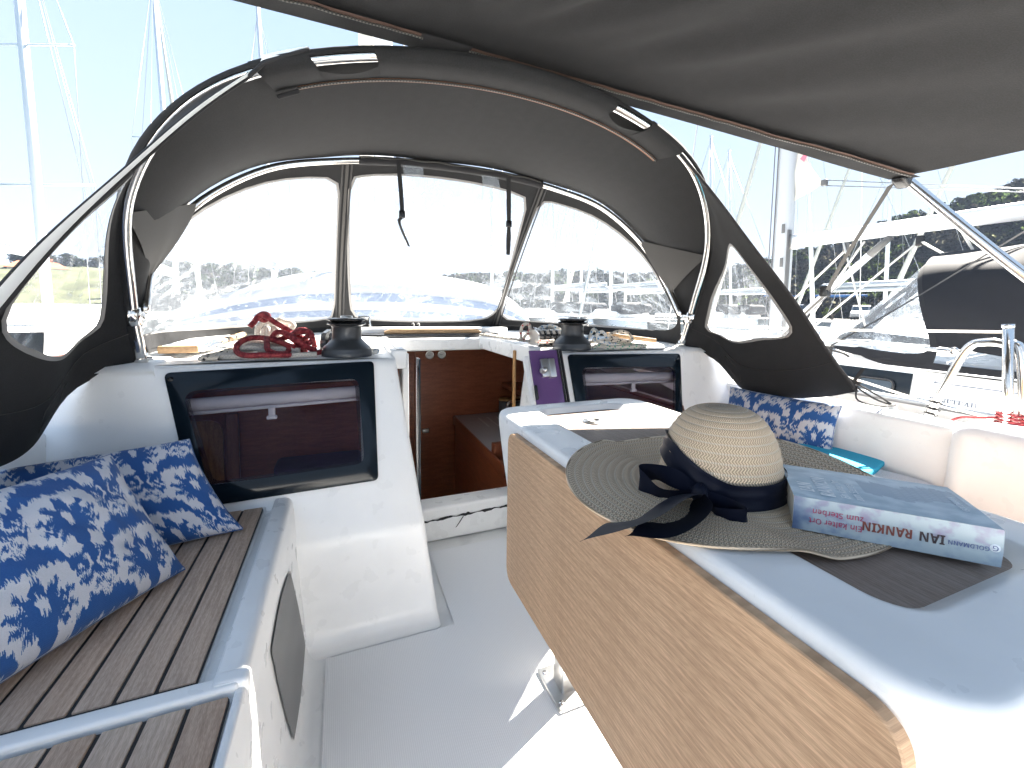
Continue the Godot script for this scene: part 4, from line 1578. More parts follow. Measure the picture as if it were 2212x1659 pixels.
func build_table() -> void:
	var t := thing("cockpit_table", "white folding cockpit table with dark wood inset and hanging wooden leaf", "table")
	var st := S()
	patch(st, [ring_of(0.385, 0.79, -1.0, -0.16, 0.05, 0.55), ring_of(0.372, 0.80, -1.02, -0.135, 0.055, 0.66), ring_of(0.3655, 0.806, -1.04, -0.118, 0.06, 0.745), ring_of(0.365, 0.8065, -1.042, -0.117, 0.06, 0.768),
		ring_of(0.3655, 0.806, -1.0415, -0.1175, 0.06, 0.775), ring_of(0.368, 0.804, -1.039, -0.120, 0.058, 0.7805), ring_of(0.373, 0.80, -1.034, -0.125, 0.055, 0.784), ring_of(0.379, 0.794, -1.028, -0.131, 0.05, 0.785), ring_of(0.448, 0.724, -0.985, -0.186, 0.045, 0.7858), ring_of(0.453, 0.719, -0.981, -0.190, 0.044, 0.7852), ring_of(0.457, 0.715, -0.978, -0.194, 0.042, 0.783), ring_of(0.468, 0.704, -0.968, -0.205, 0.036, 0.7755), ring_of(0.472, 0.700, -0.964, -0.209, 0.033, 0.7725)])
	part(t, "table_body", st, M.gelcoat)
	st = S()
	flat(st)
	var lp := ring_of(0.468, 0.704, -0.968, -0.205, 0.034, 0.7735)
	for k in lp.size() - 1:
		tri(st, Vector3(0.585, 0.7735, -0.6), lp[k], lp[k + 1])
	part(t, "wood_inset", st, M.inset_wood)
	st = S()
	var leaf := rounded_loop([Vector2(-0.146, 0.766), Vector2(-0.146, 0.414), Vector2(-0.892, 0.414), Vector2(-0.892, 0.766)], 0.035, 8)
	var lf := PackedVector2Array()
	for p in leaf:
		lf.append(Vector2(-p.x, p.y))
	slab(st, lf, Transform3D(Basis(Vector3(0, 0, -1), Vector3(0, 1, 0), Vector3(-1, 0, 0)), Vector3(0.3635, 0, 0)), 0.013, 0.0015)
	part(t, "drop_leaf", st, M.leaf_wood)
	st = S()
	slab(st, lf, Transform3D(Basis(Vector3(0, 0, -1), Vector3(0, 1, 0), Vector3(1, 0, 0)), Vector3(0.808, 0, 0)), 0.013, 0.0015)
	part(t, "drop_leaf", st, M.leaf_wood)
	for z in [-0.965, -0.30]:
		st = S()
		boxed(st, Vector3(0.535, 0.004, z - 0.028), Vector3(0.591, 0.60, z + 0.028), 0.006, 3)
		var leg := part(t, "leg", st, M.steel_satin)
		st = S()
		boxed(st, Vector3(0.505, 0.004, z - 0.07), Vector3(0.62, 0.013, z + 0.07), 0.0035)
		part(leg, "foot_plate", st, M.steel_satin)
		for q in [[0.521, -0.05], [0.521, 0.05], [0.604, -0.05], [0.604, 0.05]]:
			st = S()
			lathe(st, [Vector2(0.0001, 0.0155), Vector2(0.002, 0.0135), Vector2(0.0062, 0.0148), Vector2(0.0075, 0.013)], 16, Transform3D(Basis(), Vector3(q[0], 0, z + q[1])))
			part(leg, "screw", st, M.steel)
	st = S()
	lathe(st, [Vector2(0.0001, 0.0015), Vector2(0.012, 0.0015), Vector2(0.013, 0.004), Vector2(0.0155, 0.0046), Vector2(0.019, 0.0035), Vector2(0.0195, 0.0025), Vector2(0.028, 0.002), Vector2(0.029, 0)], 32, Transform3D(Basis(), Vector3(0.566, 0.774, -0.868)))
	part(t, "socket_cap", st, M.steel_satin)

# ------------------------------------------------------------------ deck gear
func winch(at: Vector3, turn: float, label: String) -> void:
	var w := thing("winch", label, "winch", at, "deck winches either side of the companionway")
	w.rotation.y = turn
	var st := S()
	lathe(st, [Vector2(0.0001, 0.0), Vector2(0.087, 0.0), Vector2(0.089, 0.004), Vector2(0.089, 0.021), Vector2(0.086, 0.026), Vector2(0.0865, 0.029), Vector2(0.085, 0.033), Vector2(0.077, 0.042), Vector2(0.064, 0.054), Vector2(0.057, 0.062)], 48)
	part(w, "base", st, M.winch_base)
	st = S()
	lathe(st, [Vector2(0.057, 0.060), Vector2(0.053, 0.066), Vector2(0.0515, 0.075), Vector2(0.0515, 0.108), Vector2(0.054, 0.114), Vector2(0.058, 0.117)], 48)
	part(w, "drum", st, M.winch_alloy)
	st = S()
	lathe(st, [Vector2(0.054, 0.115), Vector2(0.068, 0.121), Vector2(0.069, 0.1235), Vector2(0.060, 0.1255), Vector2(0.052, 0.127)], 48)
	lathe(st, [Vector2(0.050, 0.127), Vector2(0.060, 0.1345), Vector2(0.069, 0.137), Vector2(0.069, 0.140), Vector2(0.060, 0.1435), Vector2(0.03, 0.1445), Vector2(0.0001, 0.1445)], 48)
	for k in 20:
		var a := TAU * k / 20
		rbox(st, Transform3D(Basis(Vector3.UP, -a + 0.5), Vector3(cos(a) * 0.060, 0.1262, sin(a) * 0.060)), Vector3(0.014, 0.003, 0.004), 0.001, 1)
	part(w, "self_tailer", st, M.black_plastic)
	st = S()
	lathe(st, [Vector2(0.0001, 0.152), Vector2(0.020, 0.152), Vector2(0.0215, 0.1505), Vector2(0.022, 0.145)], 32)
	part(w, "socket", st, M.steel_satin)
	st = S()
	tube(st, along([Vector3(0.040, 0.148, 0.01), Vector3(0.066, 0.149, 0.014), Vector3(0.0785, 0.145, 0.016), Vector3(0.0805, 0.130, 0.017), Vector3(0.082, 0.115, 0.018), Vector3(0.088, 0.111, 0.018)], 20), 0.0045, 8)
	rbox(st, Transform3D(Basis(Vector3.UP, -0.2), Vector3(0.058, 0.1475, 0.012)), Vector3(0.032, 0.006, 0.013), 0.002)
	part(w, "feeder_arm", st, M.steel)

func build_deck_gear() -> void:
	winch(Vector3(0.018, 0.855, -1.712), 0.25, "dark grey winch between the red rope and the companionway")
	winch(Vector3(0.985, 0.855, -1.712), 0.25, "dark grey winch between the rope clutches and the flecked ropes")
	for b in [[0.868, 0.0, 4, "bank of four rope clutches beside the winch by the mauve door"], [0.0, -0.012, 2, "pair of rope clutches half hidden behind the red rope"]]:
		var stb: bool = b[2] == 4
		var c := thing("rope_clutch", b[3], "rope clutch", Vector3(0.90 if stb else -0.03, 0.862, -1.90 if stb else -1.86), "rope clutches on the cabin roof")
		c.rotation.y = -0.12
		for k in b[2]:
			var x: float = 0.030 * k * (1 if stb else -1)
			var st := S()
			boxed(st, Vector3(x - 0.0125, 0.0, -0.085), Vector3(x + 0.0125, 0.052, 0.072), 0.009, 3)
			var body := part(c, "clutch_body", st, M.grey_plastic)
			st = S()
			slab(st, PackedVector2Array([Vector2(0.075, 0.022), Vector2(0.068, 0.058), Vector2(0.045, 0.075), Vector2(-0.07, 0.083), Vector2(-0.078, 0.072), Vector2(-0.06, 0.052), Vector2(0.04, 0.050), Vector2(0.055, 0.022)]), Transform3D(Basis(Vector3(0, 0, 1), Vector3(0, 1, 0), Vector3(-1, 0, 0)), Vector3(x + 0.010, 0, 0)), 0.020, 0.004)
			part(body, "lever", st, M.black_plastic)
		var sp := S()
		var xs := -0.020 if stb else 0.020
		slab(sp, rounded_loop([Vector2(0.085, 0), Vector2(0.085, 0.06), Vector2(0.02, 0.078), Vector2(-0.085, 0.06), Vector2(-0.085, 0)], 0.02), Transform3D(Basis(Vector3(0, 0, 1), Vector3(0, 1, 0), Vector3(-1, 0, 0)), Vector3(xs, 0, 0)), 0.006, 0.001)
		part(c, "side_plate", sp, M.steel_satin)
	# plank and boat hook on the port side of the roof
	var st := S()
	rbox(st, Transform3D(Basis(Vector3.UP, 0.035), Vector3(-0.545, 0.886, -2.33)), Vector3(0.115, 0.024, 1.06), 0.006, 2)
	var pl := tag(part(self, "gang_plank", st, M.white_paint), "pale plank with bare wooden end lying on the roof by the port hoop", "plank")
	st = S()
	rbox(st, Transform3D(Basis(Vector3.UP, 0.035), Vector3(-0.5265, 0.886, -1.797)), Vector3(0.117, 0.026, 0.018), 0.005, 2)
	part(pl, "end_grain", st, M.teak_bare)
	var hook := thing("boat_hook", "bamboo coloured boat hook with bright metal tip lying beside the pale plank", "boat hook")
	st = S()
	tube(st, [Vector3(-0.452, 0.893, -1.98), Vector3(-0.45, 0.898, -2.7)], 0.013, 12)
	part(hook, "pole", st, M.teak_bare)
	st = S()
	for z in [-2.08, -2.22, -2.42]:
		tube(st, [Vector3(-0.4515, 0.894 + (z + 2.0) * -0.007, z), Vector3(-0.4515, 0.894 + (z + 2.0) * -0.007, z - 0.03)], 0.0136, 12)
	part(hook, "tape", st, M.caulk)
	st = S()
	tube(st, along([Vector3(-0.452, 0.892, -1.99), Vector3(-0.455, 0.890, -1.93), Vector3(-0.468, 0.884, -1.87), Vector3(-0.477, 0.880, -1.845)], 12), [0.015, 0.017, 0.018, 0.018, 0.017, 0.016, 0.015, 0.014, 0.013, 0.012, 0.011, 0.0105, 0.010], 12)
	tube(st, along([Vector3(-0.456, 0.888, -1.92), Vector3(-0.42, 0.878, -1.90), Vector3(-0.37, 0.884, -1.90)], 10), 0.006, 8)
	part(hook, "tip", st, M.steel)
	# handle of a paddle beyond the starboard ropes
	var pd := thing("wooden_handrail", "weathered wooden rail piece lying behind the flecked ropes", "rail")
	st = S()
	rbox(st, Transform3D(Basis(Vector3(0, 0, 1), -0.12) * Basis(Vector3.UP, 0.12), Vector3(1.385, 0.898, -1.80)), Vector3(0.34, 0.022, 0.026), 0.005, 2)
	part(pd, "rail", st, M.teak_bare)
	# inflatable dinghy lashed upside down on the foredeck
	var dg := thing("inflatable_dinghy", "pale grey inflatable dinghy with navy stripes, blurred behind the sprayhood windows", "dinghy", Vector3(0.25, 0.96, -4.35))
	st = S()
	var ax := [Vector3(-1.55, -0.10, 0), Vector3(-1.25, -0.02, 0), Vector3(-0.6, 0.08, 0), Vector3(0.3, 0.10, 0), Vector3(1.1, 0.04, 0), Vector3(1.5, -0.06, 0), Vector3(1.72, -0.14, 0)]
	var rad := [0.03, 0.16, 0.30, 0.345, 0.31, 0.22, 0.05]
	var rows := []
	for i in 41:
		var f := i / 40.0
		var c := crv(ax, f)
		var k := f * 6.0
		var r: float = lerpf(rad[mini(int(k), 5)], rad[mini(int(k), 5) + 1], k - mini(int(k), 5))
		var row := PackedVector3Array()
		for j in 25:
			var a := TAU * j / 24.0
			row.append(c + Vector3(0, signf(sin(a)) * pow(absf(sin(a)), 0.8) * r * 0.95, cos(a) * r * 0.85))
		rows.append(row)
	patch(st, rows)
	part(dg, "tube", st, M.dinghy_grey)
	for q in [[0.02, 0.20], [-0.30, -0.14]]:
		st = S()
		rows = []
		for i in 41:
			var f := lerpf(0.03, 0.97, i / 40.0)
			var c := crv(ax, f)
			var k := f * 6.0
			var r: float = lerpf(rad[mini(int(k), 5)], rad[mini(int(k), 5) + 1], k - mini(int(k), 5)) + 0.004
			var row := PackedVector3Array()
			for j in 4:
				var a := asin(clampf(lerpf(q[0], q[1], j / 3.0), -1, 1))
				row.append(c + Vector3(0, signf(sin(a)) * pow(absf(sin(a)), 0.8) * r * 0.95, cos(a) * r * 0.85 + 0.004))
			rows.append(row)
		patch(st, rows)
		part(dg, "stripe", st, M.dinghy_blue)
	lettering(dg, "lettering", "NO", 0.12, M.lettering_grey, Transform3D(Basis(), Vector3(-0.28, -0.14, 0.30)), 0.002)
	# short mooring things on the roof: a pair of hooks hanging at the hatch
	st = S()
	for x in [0.40, 0.432]:
		tube(st, along([Vector3(x - 0.008, 0.935, -2.60), Vector3(x, 0.942, -2.60), Vector3(x + 0.006, 0.93, -2.60), Vector3(x, 0.905, -2.60)], 10), 0.003, 6)
	tag(part(self, "elastic_hooks", st, M.white_plastic), "two small white elastic hooks under the middle clear window", "hooks")

# ------------------------------------------------------------------ ropes
func rope(parent: Node, called: String, flatlist: Array, r: float, m: Material, move := Vector3.ZERO) -> void:
	var P := []
	for p in vv(flatlist):
		var q: Vector3 = p + move
		q.y = maxf(q.y, 0.8545 + 0.018 * smoothstep(0.0, 0.5, (-1.618 - q.z) / 1.58) + r + 0.004)
		P.append(q)
	var st := S()
	tube(st, along(P, (P.size() - 1) * 7), r, 10)
	part(parent, called, st, m)

func build_ropes() -> void:
	var w := thing("white_rope_coil", "thick white rope coiled under the red rope on the cabin roof", "rope")
	var r := 0.0105
	rope(w, "strand", [-0.084, 0.858, -1.66, -0.145, 0.846, -1.65, -0.207, 0.838, -1.645, -0.268, 0.839, -1.645, -0.304, 0.844, -1.65, -0.306, 0.85, -1.68, -0.27, 0.85, -1.70], r, M.rope_white, Vector3(0, 0, -0.005))
	rope(w, "strand", [-0.188, 0.860, -1.70, -0.245, 0.884, -1.7, -0.297, 0.896, -1.7, -0.333, 0.889, -1.7, -0.363, 0.868, -1.7, -0.382, 0.853, -1.69, -0.37, 0.84, -1.675, -0.335, 0.836, -1.67, -0.304, 0.84, -1.67], r, M.rope_white)
	rope(w, "strand", [-0.189, 0.871, -1.74, -0.24, 0.890, -1.74, -0.297, 0.9, -1.74, -0.316, 0.889, -1.74, -0.336, 0.861, -1.74, -0.354, 0.854, -1.74, -0.366, 0.858, -1.74, -0.344, 0.872, -1.74, -0.31, 0.882, -1.74], r, M.rope_white)
	rope(w, "strand", [-0.150, 0.866, -1.69, -0.227, 0.868, -1.685, -0.272, 0.871, -1.68, -0.312, 0.87, -1.68, -0.345, 0.866, -1.68, -0.365, 0.862, -1.69], r, M.rope_white)
	rope(w, "strand", [-0.150, 0.882, -1.78, -0.255, 0.905, -1.78, -0.294, 0.909, -1.78, -0.325, 0.898, -1.78, -0.345, 0.878, -1.78], r, M.rope_white)
	rope(w, "strand", [-0.140, 0.880, -1.71, -0.21, 0.888, -1.71, -0.27, 0.894, -1.71, -0.31, 0.888, -1.71, -0.34, 0.872, -1.71], r, M.rope_white)
	rope(w, "strand", [-0.130, 0.868, -1.76, -0.20, 0.875, -1.77, -0.28, 0.886, -1.76, -0.33, 0.876, -1.76, -0.372, 0.862, -1.75], r, M.rope_white)
	rope(w, "hanging_loop", [-0.295, 0.89, -1.86, -0.296, 0.947, -1.86, -0.285, 0.97, -1.86, -0.258, 0.98, -1.86, -0.227, 0.97, -1.86, -0.21, 0.946, -1.86, -0.207, 0.90, -1.86], r, M.rope_white)
	rope(w, "hanging_loop", [-0.282, 0.90, -1.85, -0.273, 0.945, -1.85, -0.262, 0.957, -1.85, -0.256, 0.94, -1.84, -0.262, 0.90, -1.83], r, M.rope_white)
	rope(w, "hanging_loop", [-0.248, 0.90, -1.85, -0.246, 0.943, -1.85, -0.236, 0.958, -1.85, -0.224, 0.943, -1.84, -0.222, 0.90, -1.83], r, M.rope_white)
	rope(w, "hanging_loop", [-0.235, 0.976, -1.9, -0.224, 0.988, -1.9, -0.21, 0.98, -1.9, -0.189, 0.976, -1.9, -0.178, 0.964, -1.9, -0.186, 0.948, -1.9, -0.197, 0.92, -1.9], r, M.rope_white)
	rope(w, "hanging_loop", [-0.26, 0.93, -1.90, -0.25, 0.975, -1.91, -0.228, 0.982, -1.92, -0.205, 0.972, -1.92, -0.196, 0.93, -1.92], r, M.rope_white)
	var d := thing("red_rope", "knotted dark red rope heaped on the white coil beside the winch", "rope")
	r = 0.0098
	rope(d, "knotted_end", [-0.305, 0.965, -1.76, -0.29, 0.983, -1.765, -0.279, 1.001, -1.765, -0.262, 1.012, -1.775, -0.249, 1.003, -1.785, -0.262, 0.988, -1.79, -0.276, 0.996, -1.775, -0.267, 1.008, -1.762, -0.25, 1.0, -1.765, -0.224, 0.979, -1.77, -0.194, 0.958, -1.78, -0.171, 0.943, -1.78, -0.144, 0.946, -1.78], r, M.rope_red)
	rope(d, "strand", [-0.05, 0.876, -1.735, -0.099, 0.866, -1.705, -0.147, 0.866, -1.665, -0.193, 0.874, -1.638, -0.246, 0.876, -1.632, -0.299, 0.876, -1.642, -0.328, 0.885, -1.67, -0.331, 0.908, -1.70, -0.308, 0.924, -1.735, -0.276, 0.926, -1.755, -0.236, 0.920, -1.745, -0.192, 0.905, -1.725, -0.154, 0.890, -1.71], r, M.rope_red)
	rope(d, "strand", [-0.187, 0.905, -1.715, -0.177, 0.885, -1.705, -0.183, 0.875, -1.67, -0.212, 0.878, -1.655, -0.236, 0.890, -1.665, -0.245, 0.910, -1.71, -0.252, 0.925, -1.75], r, M.rope_red)
	rope(d, "strand", [-0.156, 0.885, -1.715, -0.122, 0.897, -1.72, -0.101, 0.921, -1.725, -0.114, 0.948, -1.74, -0.151, 0.945, -1.75, -0.168, 0.933, -1.72, -0.142, 0.914, -1.70, -0.112, 0.890, -1.71, -0.090, 0.879, -1.72], r, M.rope_red)
	rope(d, "strand", [-0.096, 0.885, -1.78, -0.106, 0.931, -1.765, -0.133, 0.953, -1.77, -0.164, 0.943, -1.78, -0.175, 0.928, -1.75, -0.138, 0.900, -1.735, -0.128, 0.875, -1.74, -0.156, 0.87, -1.74, -0.176, 0.885, -1.76, -0.145, 0.904, -1.77, -0.116, 0.931, -1.745], r, M.rope_red)
	rope(d, "strand", [-0.238, 0.925, -1.78, -0.221, 0.944, -1.77, -0.19, 0.940, -1.755, -0.163, 0.916, -1.745, -0.136, 0.902, -1.76, -0.125, 0.912, -1.78, -0.156, 0.928, -1.79, -0.194, 0.924, -1.77, -0.215, 0.916, -1.75, -0.234, 0.924, -1.76], r, M.rope_red)
	var k := thing("black_flecked_rope_end", "white rope with black flecks lying left of the white coil", "rope")
	rope(k, "strand", [-0.434, 0.857, -1.69, -0.412, 0.872, -1.70, -0.378, 0.880, -1.71, -0.36, 0.884, -1.72, -0.389, 0.870, -1.69, -0.418, 0.861, -1.67, -0.429, 0.856, -1.66, -0.401, 0.852, -1.655, -0.378, 0.861, -1.66], 0.008, M.rope_black_fleck)
	rope(k, "strand", [-0.43, 0.86, -1.73, -0.40, 0.875, -1.74, -0.37, 0.886, -1.76, -0.35, 0.89, -1.78], 0.008, M.rope_black_fleck)
	var mv := Vector3(0.012, -0.006, -0.075)
	var bk := thing("black_flecked_rope_coil", "looped white rope with black flecks behind the starboard winch", "rope")
	rope(bk, "strand", [1.11, 0.89, -1.62, 1.203, 0.905, -1.60, 1.168, 0.921, -1.62, 1.182, 0.933, -1.63, 1.237, 0.943, -1.64, 1.283, 0.934, -1.64, 1.299, 0.915, -1.63, 1.285, 0.900, -1.61, 1.239, 0.899, -1.60, 1.183, 0.908, -1.61, 1.13, 0.90, -1.63, 1.06, 0.89, -1.66], 0.0075, M.rope_black_fleck, mv)
	rope(bk, "strand", [0.999, 0.90, -1.85, 1.04, 0.944, -1.84, 1.071, 0.949, -1.83, 1.092, 0.963, -1.83, 1.10, 0.90, -1.82], 0.0075, M.rope_black_fleck)
	var bl := thing("blue_flecked_rope_coil", "tangled white rope with blue flecks beside the starboard winch", "rope")
	rope(bl, "strand", [1.029, 0.897, -1.62, 1.057, 0.923, -1.62, 1.075, 0.947, -1.63, 1.094, 0.953, -1.64, 1.093, 0.934, -1.61, 1.067, 0.905, -1.60, 1.11, 0.893, -1.59, 1.164, 0.884, -1.59, 1.194, 0.892, -1.61, 1.154, 0.908, -1.62, 1.133, 0.932, -1.61, 1.104, 0.944, -1.60, 1.071, 0.926, -1.59, 1.086, 0.902, -1.58, 1.139, 0.893, -1.60, 1.20, 0.88, -1.62], 0.0078, M.rope_blue_fleck, mv)
	rope(bl, "strand", [0.904, 0.91, -1.93, 0.943, 0.948, -1.95, 0.993, 0.947, -1.95, 1.033, 0.938, -1.93, 1.059, 0.920, -1.92, 1.014, 0.910, -1.90, 0.963, 0.925, -1.91, 0.943, 0.939, -1.93, 0.99, 0.955, -1.95, 1.04, 0.945, -1.97], 0.0078, M.rope_blue_fleck)
	var gr := thing("green_flecked_rope_coil", "cream rope with green flecks lying in long bights on starboard roof", "rope")
	rope(gr, "strand", [1.07, 0.881, -1.60, 1.131, 0.868, -1.58, 1.181, 0.852, -1.57, 1.24, 0.853, -1.57, 1.291, 0.843, -1.57, 1.353, 0.841, -1.60, 1.417, 0.839, -1.66], 0.0082, M.rope_green_fleck, mv)
	rope(gr, "strand", [1.06, 0.86, -1.6, 1.107, 0.875, -1.6, 1.17, 0.869, -1.6, 1.245, 0.875, -1.6, 1.306, 0.868, -1.6, 1.359, 0.855, -1.62, 1.316, 0.878, -1.64, 1.244, 0.886, -1.64, 1.184, 0.885, -1.63, 1.135, 0.882, -1.62, 1.097, 0.880, -1.61, 1.117, 0.868, -1.58, 1.186, 0.862, -1.58], 0.0082, M.rope_green_fleck, mv)
	rope(gr, "strand", [1.16, 0.888, -1.62, 1.209, 0.891, -1.62, 1.27, 0.886, -1.63, 1.333, 0.863, -1.64, 1.403, 0.848, -1.66, 1.447, 0.836, -1.70], 0.0082, M.rope_green_fleck, mv)
	var rf := thing("red_flecked_rope", "white rope with red flecks led through the clutches to the winch", "rope")
	rope(rf, "strand", [0.85, 0.872, -2.0, 0.852, 0.931, -2.0, 0.869, 0.959, -2.0, 0.895, 0.957, -2.0, 0.903, 0.931, -2.0, 0.901, 0.878, -1.99], 0.0085, M.rope_red_fleck)
	rope(rf, "strand", [0.86, 0.88, -2.0, 0.883, 0.924, -1.97, 0.913, 0.924, -1.955, 0.923, 0.90, -1.95], 0.0085, M.rope_red_fleck)
	rope(rf, "strand", [0.935, 0.890, -1.80, 0.886, 0.886, -1.80, 0.86, 0.886, -1.84], 0.0085, M.rope_red_fleck)
	rope(rf, "strand", [0.80, 0.874, -2.42, 0.83, 0.874, -2.15, 0.88, 0.876, -1.96], 0.0075, M.rope_red_fleck)
	rope(rf, "strand", [0.765, 0.88, -2.42, 0.80, 0.88, -2.15, 0.85, 0.88, -1.99], 0.0065, M.rope_black_fleck)
	var bt := thing("blue_line_tail", "short turquoise line tucked beside the port winch", "rope")
	rope(bt, "strand", [0.10, 0.87, -1.80, 0.13, 0.872, -1.74, 0.125, 0.87, -1.70, 0.11, 0.868, -1.68], 0.007, M.rope_blue_fleck)

# ------------------------------------------------------------------ guard rail on the starboard side
func build_guard_rail() -> void:
	var g := thing("guard_rail", "stainless guard rail with two white lifelines beyond the starboard coaming", "railing")
	var st := S()
	tube(st, [Vector3(2.10, 0.54, -0.685), Vector3(2.10, 1.005, -0.715)], 0.014, 14)
	tube(st, [Vector3(2.10, 1.0, -0.715), Vector3(2.10, 1.012, -0.716)], 0.016, 14)
	part(g, "stanchion", st, M.steel)
	st = S()
	tube(st, along([Vector3(2.12, 0.54, -0.945), Vector3(2.12, 0.76, -0.875), Vector3(2.12, 0.915, -0.82), Vector3(2.12, 0.945, -0.775), Vector3(2.12, 0.94, -0.72), Vector3(2.12, 0.905, -0.685), Vector3(2.12, 0.54, -0.65)], 40), 0.014, 14)
	part(g, "hoop_rail", st, M.steel)
	st = S()
	tube(st, along([Vector3(2.10, 0.985, -0.715), Vector3(2.16, 0.955, -1.5), Vector3(2.20, 0.95, -2.6), Vector3(2.16, 0.98, -4.5)], 16), 0.0048, 8)
	part(g, "lifeline", st, M.line_white)
	st = S()
	tube(st, along([Vector3(2.11, 0.905, -0.86), Vector3(2.16, 0.91, -1.4), Vector3(2.18, 0.905, -1.9)], 12), 0.0045, 8)
	tube(st, along([Vector3(2.11, 0.675, -0.70), Vector3(2.12, 0.705, -0.95), Vector3(2.16, 0.76, -1.45), Vector3(2.20, 0.72, -2.6)], 16), 0.0045, 8)
	part(g, "lifeline", st, M.line_white)
	st = S()
	tube(st, [Vector3(2.11, 0.905, -0.86), Vector3(2.125, 0.906, -0.95)], 0.008, 8)
	tube(st, [Vector3(2.115, 0.69, -0.83), Vector3(2.12, 0.705, -0.95)], 0.0065, 8)
	lathe(st, [Vector2(0.008, 0.004), Vector2(0.013, 0.006), Vector2(0.016, 0), Vector2(0.013, -0.006), Vector2(0.008, -0.004)], 16, Transform3D(Basis(Vector3(0, 0, 1), PI / 2), Vector3(2.11, 0.905, -0.85)))
	part(g, "rigging_screw", st, M.steel)
	var lash := thing("red_lashing", "dark red cord wound round the stanchion", "cord")
	for k in 5:
		st = S()
		var ring := []
		for j in 17:
			var a := TAU * j / 16.0
			ring.append(Vector3(2.115 + 0.026 * cos(a), 0.668 + 0.009 * k + 0.004 * sin(a + k), -0.685 + 0.042 * sin(a)))
		tube(st, ring, 0.0045, 6)
		part(lash, "turn", st, M.rope_red)
	st = S()
	tube(st, along([Vector3(2.09, 0.69, -0.72), Vector3(2.085, 0.68, -0.76), Vector3(2.08, 0.672, -0.80), Vector3(2.075, 0.655, -0.825)], 14), 0.0042, 6)
	tube(st, along([Vector3(2.08, 0.68, -0.715), Vector3(2.075, 0.64, -0.725), Vector3(2.075, 0.60, -0.715), Vector3(2.07, 0.55, -0.72)], 14), 0.0042, 6)
	part(lash, "tail", st, M.rope_red)
	var lb := thing("black_lashing", "black and white flecked cord tied to the foot of the hoop rail", "cord")
	st = S()
	var pts := []
	for j in 60:
		var f := j / 59.0
		var c := Vector3(2.12, lerpf(0.60, 0.715, f), lerpf(-0.925, -0.888, f))
		var a := f * TAU * 5.0
		pts.append(c + Vector3(cos(a), 0.1 * sin(a * 0.5), sin(a)) * 0.019)
	tube(st, pts, 0.0045, 6)
	part(lb, "turns", st, M.rope_dark_fleck)
	st = S()
	tube(st, along([Vector3(2.10, 0.61, -0.94), Vector3(2.08, 0.60, -0.90), Vector3(2.07, 0.595, -0.86)], 10), 0.0045, 6)
	part(lb, "tail", st, M.rope_dark_fleck)
	# ties of the sprayhood's starboard corner
	var tie := thing("corner_tie", "black webbing and cord tying the sprayhood's corner to a deck eye", "strap")
	st = S()
	band(st, along([Vector3(1.72, 0.765, -0.95), Vector3(1.715, 0.79, -0.955), Vector3(1.74, 0.845, -0.94)], 10), func(_i): return Vector3(0.003, 0.002, 0.006))
	band(st, along([Vector3(1.70, 0.83, -1.0), Vector3(1.715, 0.80, -0.965), Vector3(1.735, 0.79, -0.94)], 10), func(_i): return Vector3(0.0, 0.004, 0.003))
	part(tie, "buckle_strap", st, M.webbing)
	st = S()
	tube(st, along([Vector3(1.72, 0.79, -0.95), Vector3(1.80, 0.745, -0.92), Vector3(1.85, 0.712, -0.90)], 10), 0.0035, 6)
	tube(st, along([Vector3(1.72, 0.775, -0.945), Vector3(1.78, 0.735, -0.92), Vector3(1.85, 0.71, -0.90)], 10), 0.0035, 6)
	tube(st, along([Vector3(1.72, 0.78, -0.945), Vector3(1.70, 0.735, -0.93), Vector3(1.76, 0.715, -0.90), Vector3(1.85, 0.712, -0.89)], 14), 0.0028, 6)
	part(tie, "cord", st, M.webbing)
	st = S()
	lathe(st, [Vector2(0.0001, 0.02), Vector2(0.012, 0.017), Vector2(0.014, 0.006), Vector2(0.02, 0.0)], 16, Transform3D(Basis(), Vector3(1.85, 0.695, -0.90)))
	part(tie, "deck_eye", st, M.white_plastic)
